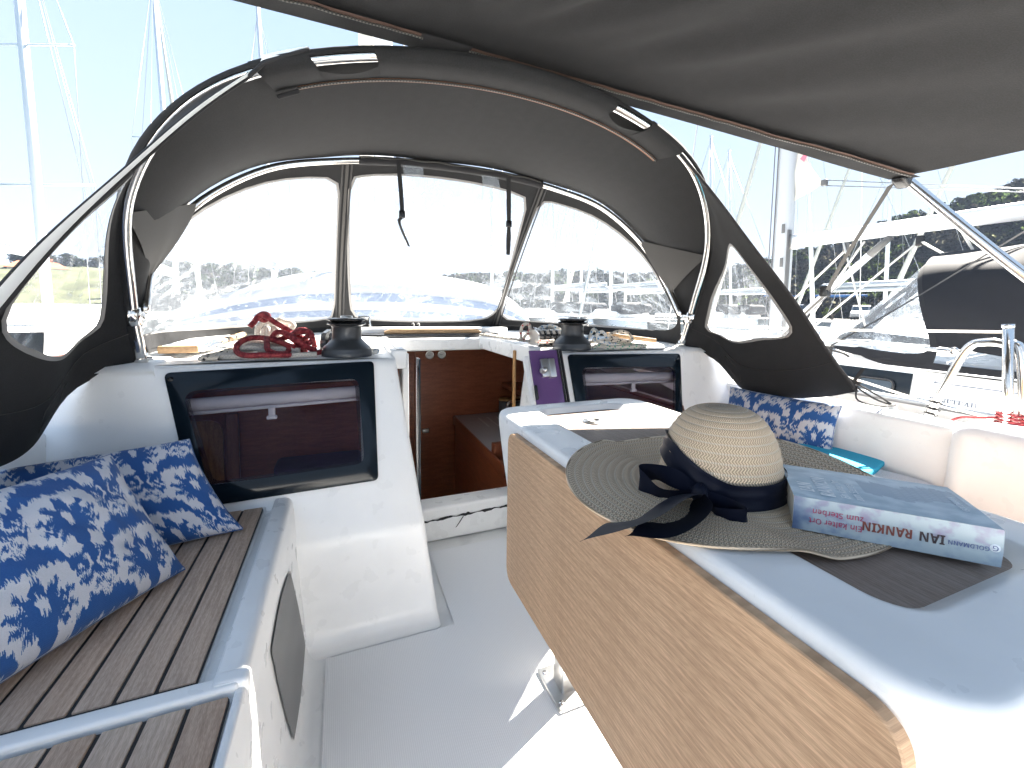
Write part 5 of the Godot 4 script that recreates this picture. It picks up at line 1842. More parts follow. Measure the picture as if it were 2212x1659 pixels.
# ------------------------------------------------------------------ cushions, towels
func cushion(label: String, corner: Vector3, e1: Vector3, e2: Vector3, w: float, h: float, thick: float, shift: Vector2, crease: int) -> void:
	e1 = e1.normalized()
	# soft: leaned over, its short side need not stay square to the long one
	e2 = (e2 - e1 * e2.dot(e1) * 0.2).normalized()
	var nrm := e1.cross(e2).normalized()
	var c := thing("patterned_cushion", label, "cushion", Vector3.ZERO, "blue and white cushions on the benches")
	var rng := FastNoiseLite.new()
	rng.seed = crease
	rng.frequency = 6.0
	var f := func(u: float, v: float, side: float) -> Vector3:
		var a := u * 2.0 - 1.0
		var b := v * 2.0 - 1.0
		var x := (0.5 + 0.5 * a * (1.0 - 0.055 * (1.0 - pow(absf(b), 2.5)))) * w
		var y := (0.5 + 0.5 * b * (1.0 - 0.05 * (1.0 - pow(absf(a), 2.5)))) * h
		var t := pow(maxf(0.0, (1.0 - a * a) * (1.0 - b * b)), 0.42)
		t *= 1.0 + 0.16 * rng.get_noise_2d(u * w * 3.0, v * h * 3.0 + side)
		var pucker := 0.004 * rng.get_noise_3d(u * w * 12.0, v * h * 12.0, 5.0) * t
		return corner + e1 * x + e2 * y + nrm * (side * thick * 0.5 * t + pucker)
	for side in [1.0, -1.0]:
		var st := S()
		var rows := []
		var uvs := []
		for i in 45:
			var row := PackedVector3Array()
			var q := PackedVector2Array()
			for j in 31:
				var u := 0.5 - 0.5 * cos(PI * i / 44.0)
				var v := 0.5 - 0.5 * cos(PI * j / 30.0)
				row.append(f.call(u, v, side))
				q.append(Vector2(u * w / 0.185 + shift.x, 1.0 - v * h / 0.254 + shift.y))
			rows.append(row)
			uvs.append(q)
		patch(st, rows, uvs)
		part(c, "cover", st, M.ikat)
	var st := S()
	var seam := []
	for e in 4:
		for k in 24:
			var q := k / 24.0
			var uv: Vector2 = [Vector2(q, 0), Vector2(1, q), Vector2(1 - q, 1), Vector2(0, 1 - q)][e]
			seam.append(f.call(uv.x, uv.y, 1.0))
	seam.append(seam[0])
	tube(st, seam, 0.0022, 6, false)
	part(c, "seam", st, M.ikat)

func build_soft_things() -> void:
	cushion("blue and white patterned cushion lying in front on the port teak bench", Vector3(-0.335, 0.455, -1.115), Vector3(-0.50, 0.02, 0.86), Vector3(-0.150, 0.235, -0.095), 0.50, 0.31, 0.15, Vector2(0.1, 0.0), 3)
	cushion("blue and white patterned cushion propped against the cabin window, behind the other", Vector3(-0.250, 0.458, -1.262), Vector3(-0.98, -0.05, 0.14), Vector3(-0.165, 0.20, -0.13), 0.52, 0.295, 0.13, Vector2(0.35, 0.3), 4)
	cushion("blue and white patterned cushion leaning on the starboard coaming behind the hat", Vector3(1.675, 0.452, -0.985), Vector3(-0.02, -0.03, -1.0), Vector3(0.16, 0.98, 0.0), 0.48, 0.25, 0.12, Vector2(0.25, 0.2), 6)
	for q in [["turquoise_towel", "folded turquoise towel on the starboard bench behind the white towel", Vector3(1.63, 0.452, -0.955), Vector3(0.22, 0.085, 0.26), "terry_turquoise", 0.25], ["white_towel", "folded white towel on the starboard bench behind the book", Vector3(1.565, 0.452, -0.80), Vector3(0.25, 0.065, 0.24), "terry_white", 0.15]]:
		var t := thing(q[0], q[1], "towel", q[2])
		t.rotation.y = q[5]
		for k in 3:
			var st := S()
			var hh: float = q[3].y / 3.0
			var g := 0.006 * k
			sheet(st, func(u, v):
				var a: float = (u - 0.5) * (q[3].x - g)
				var b: float = (v - 0.5) * 2.0
				var c := cos(b * PI)
				var z: float = q[3].z * 0.5 * sin(b * PI) * (1.0 if absf(sin(b * PI)) < 0.97 else 0.99)
				var top := hh * 0.5 * signf(c) * pow(absf(c), 0.35)
				return Vector3(a, hh * (k + 0.5) + top * 0.98 + 0.003 * sin(a * 40.0 + k + b * 7.0), z), 22, 40)
			part(t, "fold", st, M[q[4]])
		if q[0] == "turquoise_towel":
			var st := S()
			for k in 22:
				var z := lerpf(-0.12, 0.12, k / 21.0)
				tube(st, along([Vector3(0.105, 0.03, z), Vector3(0.122, 0.022, z + 0.003), Vector3(0.132, 0.008, z + 0.002)], 5), 0.0035, 5)
			part(t, "fringe", st, M.terry_turquoise)

# ------------------------------------------------------------------ straw hat
func hat_brim(th: float, f: float) -> Vector3:
	# f 0 at the crown, 1 at the rim
	var r0 := 0.076
	var toward := cos(th - 1.9)
	var r1 := 0.222 - 0.052 * pow(maxf(0.0, toward), 2.0) + 0.034 * pow(maxf(0.0, cos(th + 0.35)), 2.0)
	var r := lerpf(r0, r1, f)
	# the brim drapes over the table's raised rims and into the inset between them
	var wx := 0.512 + r * cos(th)
	var drape := -0.0095 + 0.0115 * smoothstep(0.505, 0.45, wx) + 0.0125 * smoothstep(0.672, 0.705, wx)
	var y := lerpf(0.004, drape, smoothstep(0.0, 0.45, f)) + f * f * (0.003 + 0.003 * sin(2.0 * th + 0.6) + 0.004 * sin(3.0 * th + 2.0) * (1.0 - pow(maxf(0.0, cos(th - 0.75)), 2.0)) + 0.018 * pow(maxf(0.0, cos(th + 0.9)), 2.0))
	var row := f * 12.0
	y += 0.0016 * absf(sin(PI * row))
	return Vector3(r * cos(th), y, r * sin(th))

func hat_crown(th: float, f: float) -> Vector3:
	# f 0 at the base, 1 on top
	var a := f * PI / 2.0
	var r := 0.081 * pow(maxf(cos(a), 0.0), 0.68) + 0.0013 * absf(sin(PI * f * 13.0)) + 0.001
	var y := 0.120 * pow(sin(a), 0.95)
	r *= 1.0 + 0.02 * sin(2.0 * th + 0.4) + 0.012 * sin(3.0 * th) * f
	return Vector3(r * cos(th), y + 0.003, r * sin(th) * 0.97)

func build_hat() -> void:
	var h := thing("straw_hat", "wide brimmed straw sun hat with a navy ribbon bow on the cockpit table", "hat", Vector3(0.512, 0.7875, -0.452))
	var st := S()
	var rows := []; var uvs := []
	for i in 61:
		var row := PackedVector3Array(); var q := PackedVector2Array()
		for j in 161:
			row.append(hat_crown(TAU * j / 160.0, i / 60.0))
			q.append(Vector2(j / 160.0 * 15.0, i / 60.0 * 13.0))
		rows.append(row); uvs.append(q)
	patch(st, rows, uvs)
	part(h, "crown", st, M.straw)
	st = S()
	rows = []; uvs = []
	for i in 67:
		var row := PackedVector3Array(); var q := PackedVector2Array()
		for j in 181:
			row.append(hat_brim(TAU * j / 180.0, i / 66.0))
			q.append(Vector2(j / 180.0 * 26.0, i / 66.0 * 12.0))
		rows.append(row); uvs.append(q)
	patch(st, rows, uvs)
	part(h, "brim", st, M.straw)
	st = S()
	var edge := []
	for j in 181:
		edge.append(hat_brim(TAU * j / 180.0, 1.0))
	tube(st, edge, 0.0018, 6, false)
	part(h, "brim_edge", st, M.straw)
	# ribbon round the crown, riding up on the far left
	st = S()
	rows = []
	for j in 121:
		var th := TAU * j / 120.0
		var lift := 0.040 * pow(maxf(0.0, cos(th + 2.55)), 1.5)
		var row := PackedVector3Array()
		for k in 7:
			var y := 0.004 + lift + 0.034 * k / 6.0
			var f := asin(clampf(pow(y / 0.120, 1.0 / 0.95), 0, 1)) / (PI / 2)
			var p := hat_crown(th, f)
			var out := Vector3(p.x, 0, p.z).normalized()
			row.append(Vector3(p.x, y, p.z) + out * (0.003 + 0.0016 * sin(k * 2.4 + th * 3.0) + (0.002 if k == 0 or k == 6 else 0.0)))
		rows.append(row)
	patch(st, rows)
	var rb := part(h, "ribbon", st, M.satin_ribbon)
	# bow: knot, two loops, two tails
	var kn := Vector3(-0.075, 0.020, 0.039)
	st = S()
	var blob := []
	for i in 13:
		var row := PackedVector3Array()
		for j in 17:
			var a := PI * i / 12.0
			var b := TAU * j / 16.0
			row.append(kn + Vector3(0.011 * sin(a) * cos(b), 0.013 * cos(a), 0.012 * sin(a) * sin(b)) * (1.0 + 0.12 * sin(b * 4.0)))
		blob.append(row)
	patch(st, blob)
	part(rb, "knot", st, M.satin_ribbon)
	for q in [[[kn, kn + Vector3(-0.02, 0.012, -0.03), kn + Vector3(-0.035, 0.010, -0.062), kn + Vector3(-0.046, -0.006, -0.066), kn + Vector3(-0.036, -0.012, -0.034), kn], 0.021], [[kn, kn + Vector3(0.006, -0.003, 0.028), kn + Vector3(0.015, -0.002, 0.052), kn + Vector3(0.012, -0.012, 0.056), kn + Vector3(-0.004, -0.014, 0.030), kn], 0.017]]:
		st = S()
		var ln := along(q[0], 30)
		band(st, ln, func(i): return (Vector3(-0.35, 0.9, 0.25) + Vector3(0.4, 0, 0) * sin(i * 0.4)).normalized() * q[1] * (0.35 + 0.65 * sin(PI * i / 30.0)))
		part(rb, "bow_loop", st, M.satin_ribbon)
	for q in [[[kn, kn + Vector3(-0.050, 0.006, 0.012), kn + Vector3(-0.105, -0.004, 0.022), kn + Vector3(-0.150, -0.008, 0.020), kn + Vector3(-0.195, -0.017, 0.020)], 0.034, 0.0], [[kn, kn + Vector3(-0.035, -0.006, 0.030), kn + Vector3(-0.075, -0.010, 0.040), kn + Vector3(-0.115, -0.012, 0.036), kn + Vector3(-0.142, -0.016, 0.030)], 0.028, 1.0]]:
		st = S()
		var ln := along(q[0], 40)
		band(st, ln, func(i):
			var f: float = i / 40.0
			var w: float = q[1] * minf(1.0, 0.3 + f * 4.0) * (1.0 - smoothstep(0.62, 1.0, f))
			return Vector3(-0.15, 0.30 + 0.25 * sin(f * 4.0 + q[2]), 0.9).normalized() * maxf(w, 0.0004))
		part(rb, "bow_tail", st, M.satin_ribbon)

# ------------------------------------------------------------------ paperback
func build_book() -> void:
	var b := thing("paperback_book", "thick pale blue paperback lying flat on the table beside the hat", "book", Vector3(0.545, 0.7575, -0.362))
	var d := Vector3(0.69, 0.0, 0.724).normalized()
	var w := Vector3(0.724, 0.0, -0.69).normalized()
	# own axes: x along the spine to the tail, y up, z towards the reader (out of the spine)
	b.transform = Transform3D(Basis(d, Vector3.UP, -w), Vector3(0.514, 0.7815, -0.342))
	var L := 0.187; var W := 0.118; var H := 0.041
	var st := S()
	boxed(st, Vector3(0.002, 0.0015, -W + 0.003), Vector3(L - 0.002, H - 0.0015, -0.0015), 0.001, 1)
	part(b, "pages", st, M.page_paper)
	for y in [0.0, H]:
		st = S()
		sheet(st, func(u, v): return Vector3(u * L, y + (0.0012 * sin(v * 3.0) * (1.0 if y > 0 else 0.0)), -W * v), 12, 8)
		part(b, "cover", st, M.book_cover)
	st = S()
	sheet(st, func(u, v): return Vector3(u * L, v * H, 0.0015 * sin(v * PI) + 0.0003), 16, 8)
	part(b, "spine", st, M.book_spine)
	var z := 0.0024
	var flip := Basis(Vector3(-1, 0, 0), Vector3(0, -1, 0), Vector3(0, 0, 1))
	lettering(b, "spine_author", "RANKIN", 0.0105, M.print_rust, Transform3D(flip, Vector3(0.0905, 0.0195, z)), 0.0005, false, 700, 0.82)
	lettering(b, "spine_author", "IAN", 0.0105, M.print_dark, Transform3D(flip, Vector3(0.1295, 0.0195, z)), 0.0005, false, 700, 0.84)
	lettering(b, "spine_title", "Ein kalter Ort", 0.0066, M.print_red, Transform3D(flip, Vector3(0.0425, 0.0145, z)), 0.0005, false, 400, 0.96)
	lettering(b, "spine_title", "zum Sterben", 0.0066, M.print_red, Transform3D(flip, Vector3(0.0440, 0.0260, z)), 0.0005, false, 400, 0.96)
	lettering(b, "spine_publisher", "GOLDMANN", 0.0040, M.print_blue, Transform3D(flip, Vector3(0.1595, 0.0185, z)), 0.0005, false, 400, 0.95)
	st = S()
	lathe(st, [Vector2(0.0001, 0.0006), Vector2(0.0042, 0.0006), Vector2(0.0044, 0)], 24, Transform3D(Basis(Vector3(1, 0, 0), PI / 2), Vector3(0.1805, 0.0205, 0.0018)))
	var em := part(b, "spine_emblem", st, M.print_white)
	lettering(em, "emblem_letter", "G", 0.0055, M.print_blue, Transform3D(flip, Vector3(0.1805, 0.0205, 0.0026)), 0.0004)
	var up := Basis(Vector3(0, 0, -1), Vector3(-1, 0, 0), Vector3(0, 1, 0))
	lettering(b, "cover_author", "IAN", 0.015, M.print_white, Transform3D(up, Vector3(0.018, H + 0.0016, -0.034)), 0.0004, false, 700, 0.8)
	lettering(b, "cover_author", "RANKIN", 0.015, M.print_white, Transform3D(up, Vector3(0.038, H + 0.0018, -0.044)), 0.0004, false, 700, 0.8)
	lettering(b, "cover_title", "Ein kalter Ort", 0.009, M.print_white, Transform3D(up, Vector3(0.056, H + 0.0018, -0.044)), 0.0003, false, 300, 0.8)
	lettering(b, "cover_title", "zum Sterben", 0.009, M.print_white, Transform3D(up, Vector3(0.069, H + 0.0018, -0.042)), 0.0003, false, 300, 0.8)
	lettering(b, "cover_publisher", "GOLDMANN", 0.006, M.print_white, Transform3D(up, Vector3(0.172, H + 0.0018, -0.055)), 0.0003, false, 300, 0.9)
# ------------------------------------------------------------------ surroundings
func crest(az: float) -> float:
	var P := [[-180, 6], [-60, 9], [-28, 9.5], [-11, 9.5], [10, 7.5], [30, 7.5], [42, 7.5], [50, 9], [57, 13], [63, 17], [72, 22], [90, 27], [120, 24], [180, 6]]
	for i in P.size() - 1:
		if az <= P[i + 1][0]:
			return lerpf(P[i][1], P[i + 1][1], smoothstep(0.0, 1.0, (az - P[i][0]) / float(P[i + 1][0] - P[i][0])))
	return 6.0

func shore_r(az: float) -> float:
	return 58.0 if az > 30.0 else lerpf(90.0, 58.0, smoothstep(-10.0, 30.0, az))

var lumps: FastNoiseLite

func land(az: float, r: float) -> float:
	var r0 := shore_r(az)
	var f := clampf((r - r0 - 14.0) / 40.0, 0.0, 1.6)
	var h := crest(az) * (smoothstep(0.0, 1.0, minf(f, 1.0)) - 0.25 * maxf(0.0, f - 1.0))
	return h * (0.93 + 0.10 * lumps.get_noise_2d(az * 6.0, r)) - 0.05

func polar(az: float, r: float, y: float) -> Vector3:
	var a := deg_to_rad(az)
	return Vector3(sin(a) * r, y, -cos(a) * r)

func build_surroundings() -> void:
	lumps = FastNoiseLite.new()
	lumps.seed = 4
	lumps.frequency = 0.02
	var st := S()
	flat(st)
	quad(st, Vector3(-900, -0.72, 900), Vector3(-900, -0.72, -900), Vector3(900, -0.72, -900), Vector3(900, -0.72, 900))
	structure("water", st, M.harbour_water)
	st = S()
	sheet(st, func(u, v):
		var az := lerpf(-75.0, 115.0, u)
		var r := shore_r(az) + lerpf(13.0, 130.0, v)
		return polar(az, r, land(az, r)), 150, 40)
	structure("hill", st, M.hill_earth)
	st = S()
	sheet(st, func(u, v):
		var az := lerpf(-75.0, 115.0, u)
		return polar(az, shore_r(az) - 8.0 + 22.5 * minf(1.0, v * 1.02), -1.2 if v < 0.02 else -0.03), 120, 50)
	structure("quay", st, M.quay_stone)

func crown_mesh(leaves: int, leaf: float, rng: RandomNumberGenerator, tints: Array) -> ArrayMesh:
	# a lumpy crown of unit radius: leaf-sized faces in clumps
	var st := SurfaceTool.new()
	st.begin(Mesh.PRIMITIVE_TRIANGLES)
	var blobs := []
	for k in 9:
		var d := Vector3(rng.randf_range(-1, 1), rng.randf_range(-0.55, 1.0), rng.randf_range(-1, 1))
		blobs.append([d * 0.62, rng.randf_range(0.32, 0.52)])
	for k in leaves:
		var b: Array = blobs[rng.randi() % blobs.size()]
		var d := Vector3(rng.randfn(), rng.randfn() + 0.15, rng.randfn()).normalized()
		var p: Vector3 = b[0] + d * b[1] * pow(rng.randf(), 0.22)
		var nrm := (d + Vector3(rng.randfn(), rng.randfn(), rng.randfn()) * 0.5).normalized()
		var a := nrm.cross(Vector3(rng.randfn(), rng.randfn(), rng.randfn())).normalized() * leaf * rng.randf_range(0.6, 1.2)
		var c := nrm.cross(a) * 0.75
		var col: Color = tints[rng.randi() % tints.size()] * rng.randf_range(0.75, 1.2)
		col.a = 1.0
		st.set_color(col)
		st.set_normal(nrm)
		for q in [[a, c, -a], [-a, -c, a]]:
			for v in q:
				st.set_color(col)
				st.set_normal(nrm)
				st.add_vertex(p + v)
	return st.commit()

func build_shore() -> void:
	var rng := RandomNumberGenerator.new()
	rng.seed = 12
	var olive := [Color(0.17, 0.19, 0.11), Color(0.13, 0.16, 0.09), Color(0.20, 0.21, 0.13), Color(0.11, 0.135, 0.08)]
	var greener := [Color(0.11, 0.18, 0.06), Color(0.085, 0.14, 0.05), Color(0.14, 0.20, 0.07)]
	var grey := [Color(0.17, 0.165, 0.12), Color(0.14, 0.14, 0.10), Color(0.20, 0.18, 0.14)]
	var kinds := [crown_mesh(420, 0.115, rng, olive), crown_mesh(420, 0.115, rng, greener), crown_mesh(380, 0.12, rng, grey)]
	var lists := [[], [], []]
	for k in 4200:
		var az := rng.randf_range(-72.0, 112.0)
		var r0 := shore_r(az) + 13.5
		var r := r0 + 46.0 * rng.randf()
		if az < -21.0 and az > -34.0 and r < r0 + 42.0:
			continue
		var s := rng.randf_range(1.3, 2.7)
		var t := Transform3D(Basis(Vector3.UP, rng.randf() * TAU).scaled(Vector3(s, s * rng.randf_range(0.8, 1.15), s)), polar(az, r, land(az, r) + s * 0.45))
		var pick := 0
		var z := lumps.get_noise_2d(az * 9.0, r * 2.0)
		if z > 0.12 or rng.randf() < 0.12:
			pick = 2
		elif z < -0.15 or rng.randf() < 0.15:
			pick = 1
		lists[pick].append(t)
	for k in 3:
		var mm := MultiMesh.new()
		mm.transform_format = MultiMesh.TRANSFORM_3D
		mm.mesh = kinds[k]
		mm.instance_count = lists[k].size()
		for i in lists[k].size():
			mm.set_instance_transform(i, lists[k][i])
		var o := MultiMeshInstance3D.new()
		o.multimesh = mm
		o.material_override = M.foliage
		o.name = ["olive_wood", "green_wood", "grey_wood"][k]
		o.set_meta("kind", "stuff")
		o.set_meta("label", ["olive green scrub wood covering the far hillside", "fresh green trees scattered through the hillside wood", "grey leaved scrub in patches on the far hillside"][k])
		o.set_meta("category", "wood")
		add_child(o)
	var lime := [Color(0.24, 0.34, 0.04), Color(0.19, 0.28, 0.04), Color(0.28, 0.36, 0.07)]
	for q in [["bright_tree", "bright yellow-green tree at the foot of the hill, above the parked car", Vector3(79.0, 1.0, -38.0), 3.6, 4.3, lime], ["bright_tree", "small yellow-green tree at the foot of the hill left of the big mast", Vector3(63.0, 0.0, -49.5), 2.0, 3.6, lime], ["quay_bush", "rounded bright green bush on the quay in front of the parked car", Vector3(53.6, -0.05, -32.6), 0.85, 0.75, lime],
			["dark_tree", "dark rounded tree behind the red-roofed houses at far left", Vector3(-63.5, 6.6, -128.0), 2.6, 2.6, greener], ["dark_tree", "spreading tree behind the nearer red-roofed house at far left", Vector3(-58.0, 6.6, -128.0), 3.2, 2.0, greener], ["quay_bush", "yellow-green hedge below the houses at far left", Vector3(-60.0, -0.6, -112.0), 3.0, 1.2, lime], ["quay_bush", "dark green hedge below the houses at far left", Vector3(-63.5, 0.6, -114.0), 3.0, 1.2, greener]]:
		var t := thing(q[0], q[1], "bush" if q[0] == "quay_bush" else "tree", q[2])
		var st := S()
		tube(st, along([Vector3.ZERO, Vector3(0.05, q[4] * 0.5, 0), Vector3(-0.05, q[4] * 0.95, 0.05)], 8), [0.16, 0.15, 0.14, 0.13, 0.12, 0.11, 0.1, 0.09, 0.08], 8)
		for k in 4:
			var a := k * 1.7
			tube(st, [Vector3(0, q[4] * 0.6, 0), Vector3(cos(a) * q[3] * 0.5, q[4] * 0.95, sin(a) * q[3] * 0.5)], [0.07, 0.03], 6)
		part(t, "trunk", st, M.bark)
		put(t, "crown", crown_mesh(1500, 0.085, rng, q[5]), M.foliage, Transform3D(Basis().scaled(Vector3(q[3], q[3] * 0.85, q[3])), Vector3(0, q[4] + q[3] * 0.2, 0)))
	build_houses()
	build_shed()
	parked_car("parked_car", "silver estate car parked on the quay beside the blue-roofed shed", Vector3(58.9, -0.03, -32.5), "car_silver")
	parked_car("parked_car", "dark blue car parked on the quay left of the bright bush", Vector3(50.6, -0.03, -34.9), "car_dark")

func building(called: String, label: String, at: Vector3, turn: float, w: float, d: float, h: float, wall: String, roof: String, rise: float, wins: Array) -> Node3D:
	var b := thing(called, label, "house", at)
	b.rotation.y = turn
	var st := S()
	boxed(st, Vector3(-w / 2, 0, -d / 2), Vector3(w / 2, h, d / 2), 0.03, 1)
	part(b, "wall", st, M[wall])
	st = S()
	flat(st)
	var e := 0.45
	var p := [Vector3(-w / 2 - e, h + 0.01, d / 2 + e), Vector3(w / 2 + e, h + 0.01, d / 2 + e), Vector3(w / 2 + e, h + 0.01, -d / 2 - e), Vector3(-w / 2 - e, h + 0.01, -d / 2 - e)]
	var r0 := Vector3(-w / 2 + rise * 0.9, h + rise, 0)
	var r1 := Vector3(w / 2 - rise * 0.9, h + rise, 0)
	quad(st, p[0], p[1], r1, r0); quad(st, p[2], p[3], r0, r1)
	tri(st, p[1], p[2], r1); tri(st, p[3], p[0], r0)
	quad(st, p[0], p[3], p[2], p[1])
	# courses of tiles
	for k in 9:
		var f := (k + 0.5) / 9.0
		var a: Vector3 = p[0].lerp(r0, f); var c: Vector3 = p[1].lerp(r1, f)
		boxed(st, a + Vector3(0, 0.0, -0.03), c + Vector3(0, 0.05, 0.03), 0.01, 1)
	var rf := part(b, "roof", st, M[roof])
	st = S()
	boxed(st, Vector3(w * 0.2, h + rise * 0.5, -0.9), Vector3(w * 0.2 + 0.6, h + rise + 0.7, -0.3), 0.02, 1)
	part(rf, "chimney", st, M[roof])
	for q in wins:
		st = S()
		boxed(st, Vector3(q[0] - q[2] / 2, q[1], d / 2 - 0.02), Vector3(q[0] + q[2] / 2, q[1] + q[3], d / 2 + 0.05), 0.02, 1)
		var wn := part(b, "window", st, M.white_paint)
		st = S()
		boxed(st, Vector3(q[0] - q[2] / 2 + 0.12, q[1] + 0.12, d / 2 + 0.02), Vector3(q[0] + q[2] / 2 - 0.12, q[1] + q[3] - 0.12, d / 2 + 0.07), 0.01, 1)
		part(wn, "pane", st, M.far_window)
		if q.size() > 4:
			st = S()
			boxed(st, Vector3(q[0] + q[2] / 2, q[1], d / 2), Vector3(q[0] + q[2] / 2 + 0.5, q[1] + q[3], d / 2 + 0.08), 0.02, 1)
			part(wn, "shutter", st, M.shutter)
	return b

func build_houses() -> void:
	var a := building("harbour_house", "cream house with red tiled roof and long balconies at far left", Vector3(-60.5, 0.8, -124.0), 0.45, 8.5, 7.0, 7.0, "render_pink", "roof_tile", 1.6, [[-2.6, 4.9, 1.3, 1.3], [1.0, 4.9, 1.6, 1.3, 1], [-2.4, 2.2, 1.2, 1.5], [1.4, 2.2, 1.2, 1.5], [3.1, 4.9, 0.9, 1.3, 1]])
	for y in [1.7, 4.4]:
		var st := S()
		boxed(st, Vector3(-3.9, y - 0.2, 3.5), Vector3(4.2, y, 4.9), 0.03, 1)
		var bal := part(a, "balcony", st, M.render_cream)
		st = S()
		boxed(st, Vector3(-3.9, y, 4.8), Vector3(4.2, y + 0.9, 4.9), 0.02, 1)
		part(bal, "parapet", st, M.white_paint)
	building("harbour_house", "small cream house with dark slate roof in front of the red-roofed one", Vector3(-64.6, 0.3, -118.5), 0.35, 5.0, 5.0, 5.0, "render_cream", "roof_slate", 1.5, [[-1.0, 3.2, 1.0, 1.2], [1.1, 3.2, 1.2, 1.2, 1], [1.1, 0.9, 1.3, 1.3]])
	building("harbour_house", "red-roofed house cut off by the picture's left edge", Vector3(-70.0, 0.8, -125.0), 0.45, 7.0, 7.0, 5.6, "render_cream", "roof_tile", 1.6, [[1.0, 3.6, 1.3, 1.2], [2.6, 3.6, 1.0, 1.2]])
	building("harbour_house", "pale grey boathouse low beside the quay at far left", Vector3(-57.5, -0.4, -110.0), 0.4, 4.0, 5.0, 2.6, "shed_white", "roof_tile", 1.2, [[0.0, 0.6, 1.6, 1.0]])

func build_shed() -> void:
	var b := thing("quay_shed", "low white shed with blue roof edge and air conditioner behind the parked cars", "shed", Vector3(66.0, -0.03, -40.6))
	b.rotation.y = -1.18
	var st := S()
	boxed(st, Vector3(-7.5, 0, -2.2), Vector3(4.5, 2.9, 2.0), 0.03, 1)
	part(b, "wall", st, M.shed_white)
	st = S()
	boxed(st, Vector3(-7.9, 2.9, -2.6), Vector3(4.9, 3.3, 2.6), 0.04, 1)
	part(b, "roof", st, M.blue_paint)
	for q in [[-5.5, 0.9, 1.2, 1.3], [-3.4, 0.0, 1.0, 2.2], [-1.6, 0.9, 1.0, 1.3], [3.6, 0.0, 1.1, 2.2]]:
		st = S()
		boxed(st, Vector3(q[0] - q[2] / 2, q[1], 1.95), Vector3(q[0] + q[2] / 2, q[1] + q[3], 2.05), 0.02, 1)
		part(b, "door" if q[1] == 0.0 else "window", st, M.far_window if q[0] > -4.0 else M.blue_paint)
	st = S()
	boxed(st, Vector3(1.9, 1.7, 2.0), Vector3(3.0, 2.5, 2.45), 0.04, 1)
	var ac := part(b, "air_conditioner", st, M.white_paint)
	st = S()
	lathe(st, [Vector2(0.28, 0.0), Vector2(0.28, 0.02), Vector2(0.0001, 0.025)], 18, Transform3D(Basis(Vector3(1, 0, 0), PI / 2), Vector3(2.3, 2.1, 2.45)))
	part(ac, "fan_grille", st, M.lettering_dark)

func parked_car(called: String, label: String, at: Vector3, paint: String) -> void:
	var c := thing(called, label, "car", at, "cars parked on the quay")
	c.rotation.y = 0.40 + PI
	var side := PackedVector2Array([Vector2(-2.2, 0.32), Vector2(-2.24, 0.75), Vector2(-2.12, 1.02), Vector2(-1.85, 1.05), Vector2(-1.6, 1.62), Vector2(-1.3, 1.74), Vector2(0.2, 1.76), Vector2(0.62, 1.68), Vector2(1.15, 1.12), Vector2(1.85, 0.98), Vector2(2.15, 0.80), Vector2(2.2, 0.42), Vector2(2.05, 0.30), Vector2(1.75, 0.30), Vector2(1.62, 0.55), Vector2(1.38, 0.66), Vector2(1.12, 0.55), Vector2(1.0, 0.30), Vector2(-0.95, 0.30), Vector2(-1.08, 0.55), Vector2(-1.32, 0.66), Vector2(-1.58, 0.55), Vector2(-1.7, 0.30)])
	var st := S()
	slab(st, side, Transform3D(Basis(), Vector3(0, 0, -0.86)), 1.72, 0.08)
	part(c, "body", st, M[paint])
	for z in [-0.872, 0.845]:
		for w in [[Vector2(-1.42, 1.10), Vector2(-1.30, 1.60), Vector2(-0.62, 1.62), Vector2(-0.62, 1.10)], [Vector2(-0.54, 1.10), Vector2(-0.54, 1.62), Vector2(0.14, 1.62), Vector2(0.30, 1.10)], [Vector2(0.36, 1.10), Vector2(0.24, 1.60), Vector2(0.48, 1.56), Vector2(0.92, 1.10)]]:
			st = S()
			slab(st, PackedVector2Array(w), Transform3D(Basis(), Vector3(0, 0, z)), 0.03)
			part(c, "window", st, M.far_window)
		for q in [-0.35, 0.4]:
			st = S()
			boxed(st, Vector3(q, 0.90, z), Vector3(q + 0.2, 0.95, z + 0.03), 0.01, 1)
			part(c, "door_handle", st, M.lettering_dark)
	for x in [1.38, -1.32]:
		for z in [-0.76, 0.76]:
			st = S()
			var xf := Transform3D(Basis(Vector3(1, 0, 0), PI / 2), Vector3(x, 0.32, z))
			lathe(st, [Vector2(0.18, -0.1), Vector2(0.30, -0.1), Vector2(0.325, -0.07), Vector2(0.325, 0.07), Vector2(0.30, 0.1), Vector2(0.18, 0.1)], 24, xf)
			var wh := part(c, "wheel", st, M.tyre)
			st = S()
			lathe(st, [Vector2(0.0001, -0.08), Vector2(0.19, -0.09), Vector2(0.19, 0.09), Vector2(0.0001, 0.08)], 12, xf)
			part(wh, "rim", st, M.steel_satin)
	for z in [-0.6, 0.6]:
		st = S()
		boxed(st, Vector3(2.08, 0.72, z - 0.18), Vector3(2.22, 0.88, z + 0.18), 0.04)
		part(c, "headlight", st, M.white_plastic)
	st = S()
	slab(st, PackedVector2Array([Vector2(0.70, 1.66), Vector2(1.18, 1.14), Vector2(1.16, 1.12), Vector2(0.68, 1.64)]), Transform3D(Basis(), Vector3(0, 0, -0.7)), 1.4)
	part(c, "windscreen", st, M.far_window)
# ------------------------------------------------------------------ the yacht alongside
var NF: Array
var NT: Array

func nscreen(uv: Vector2) -> Vector3:
	return crv(NF, uv.x).lerp(crv(NT, uv.x), uv.y)

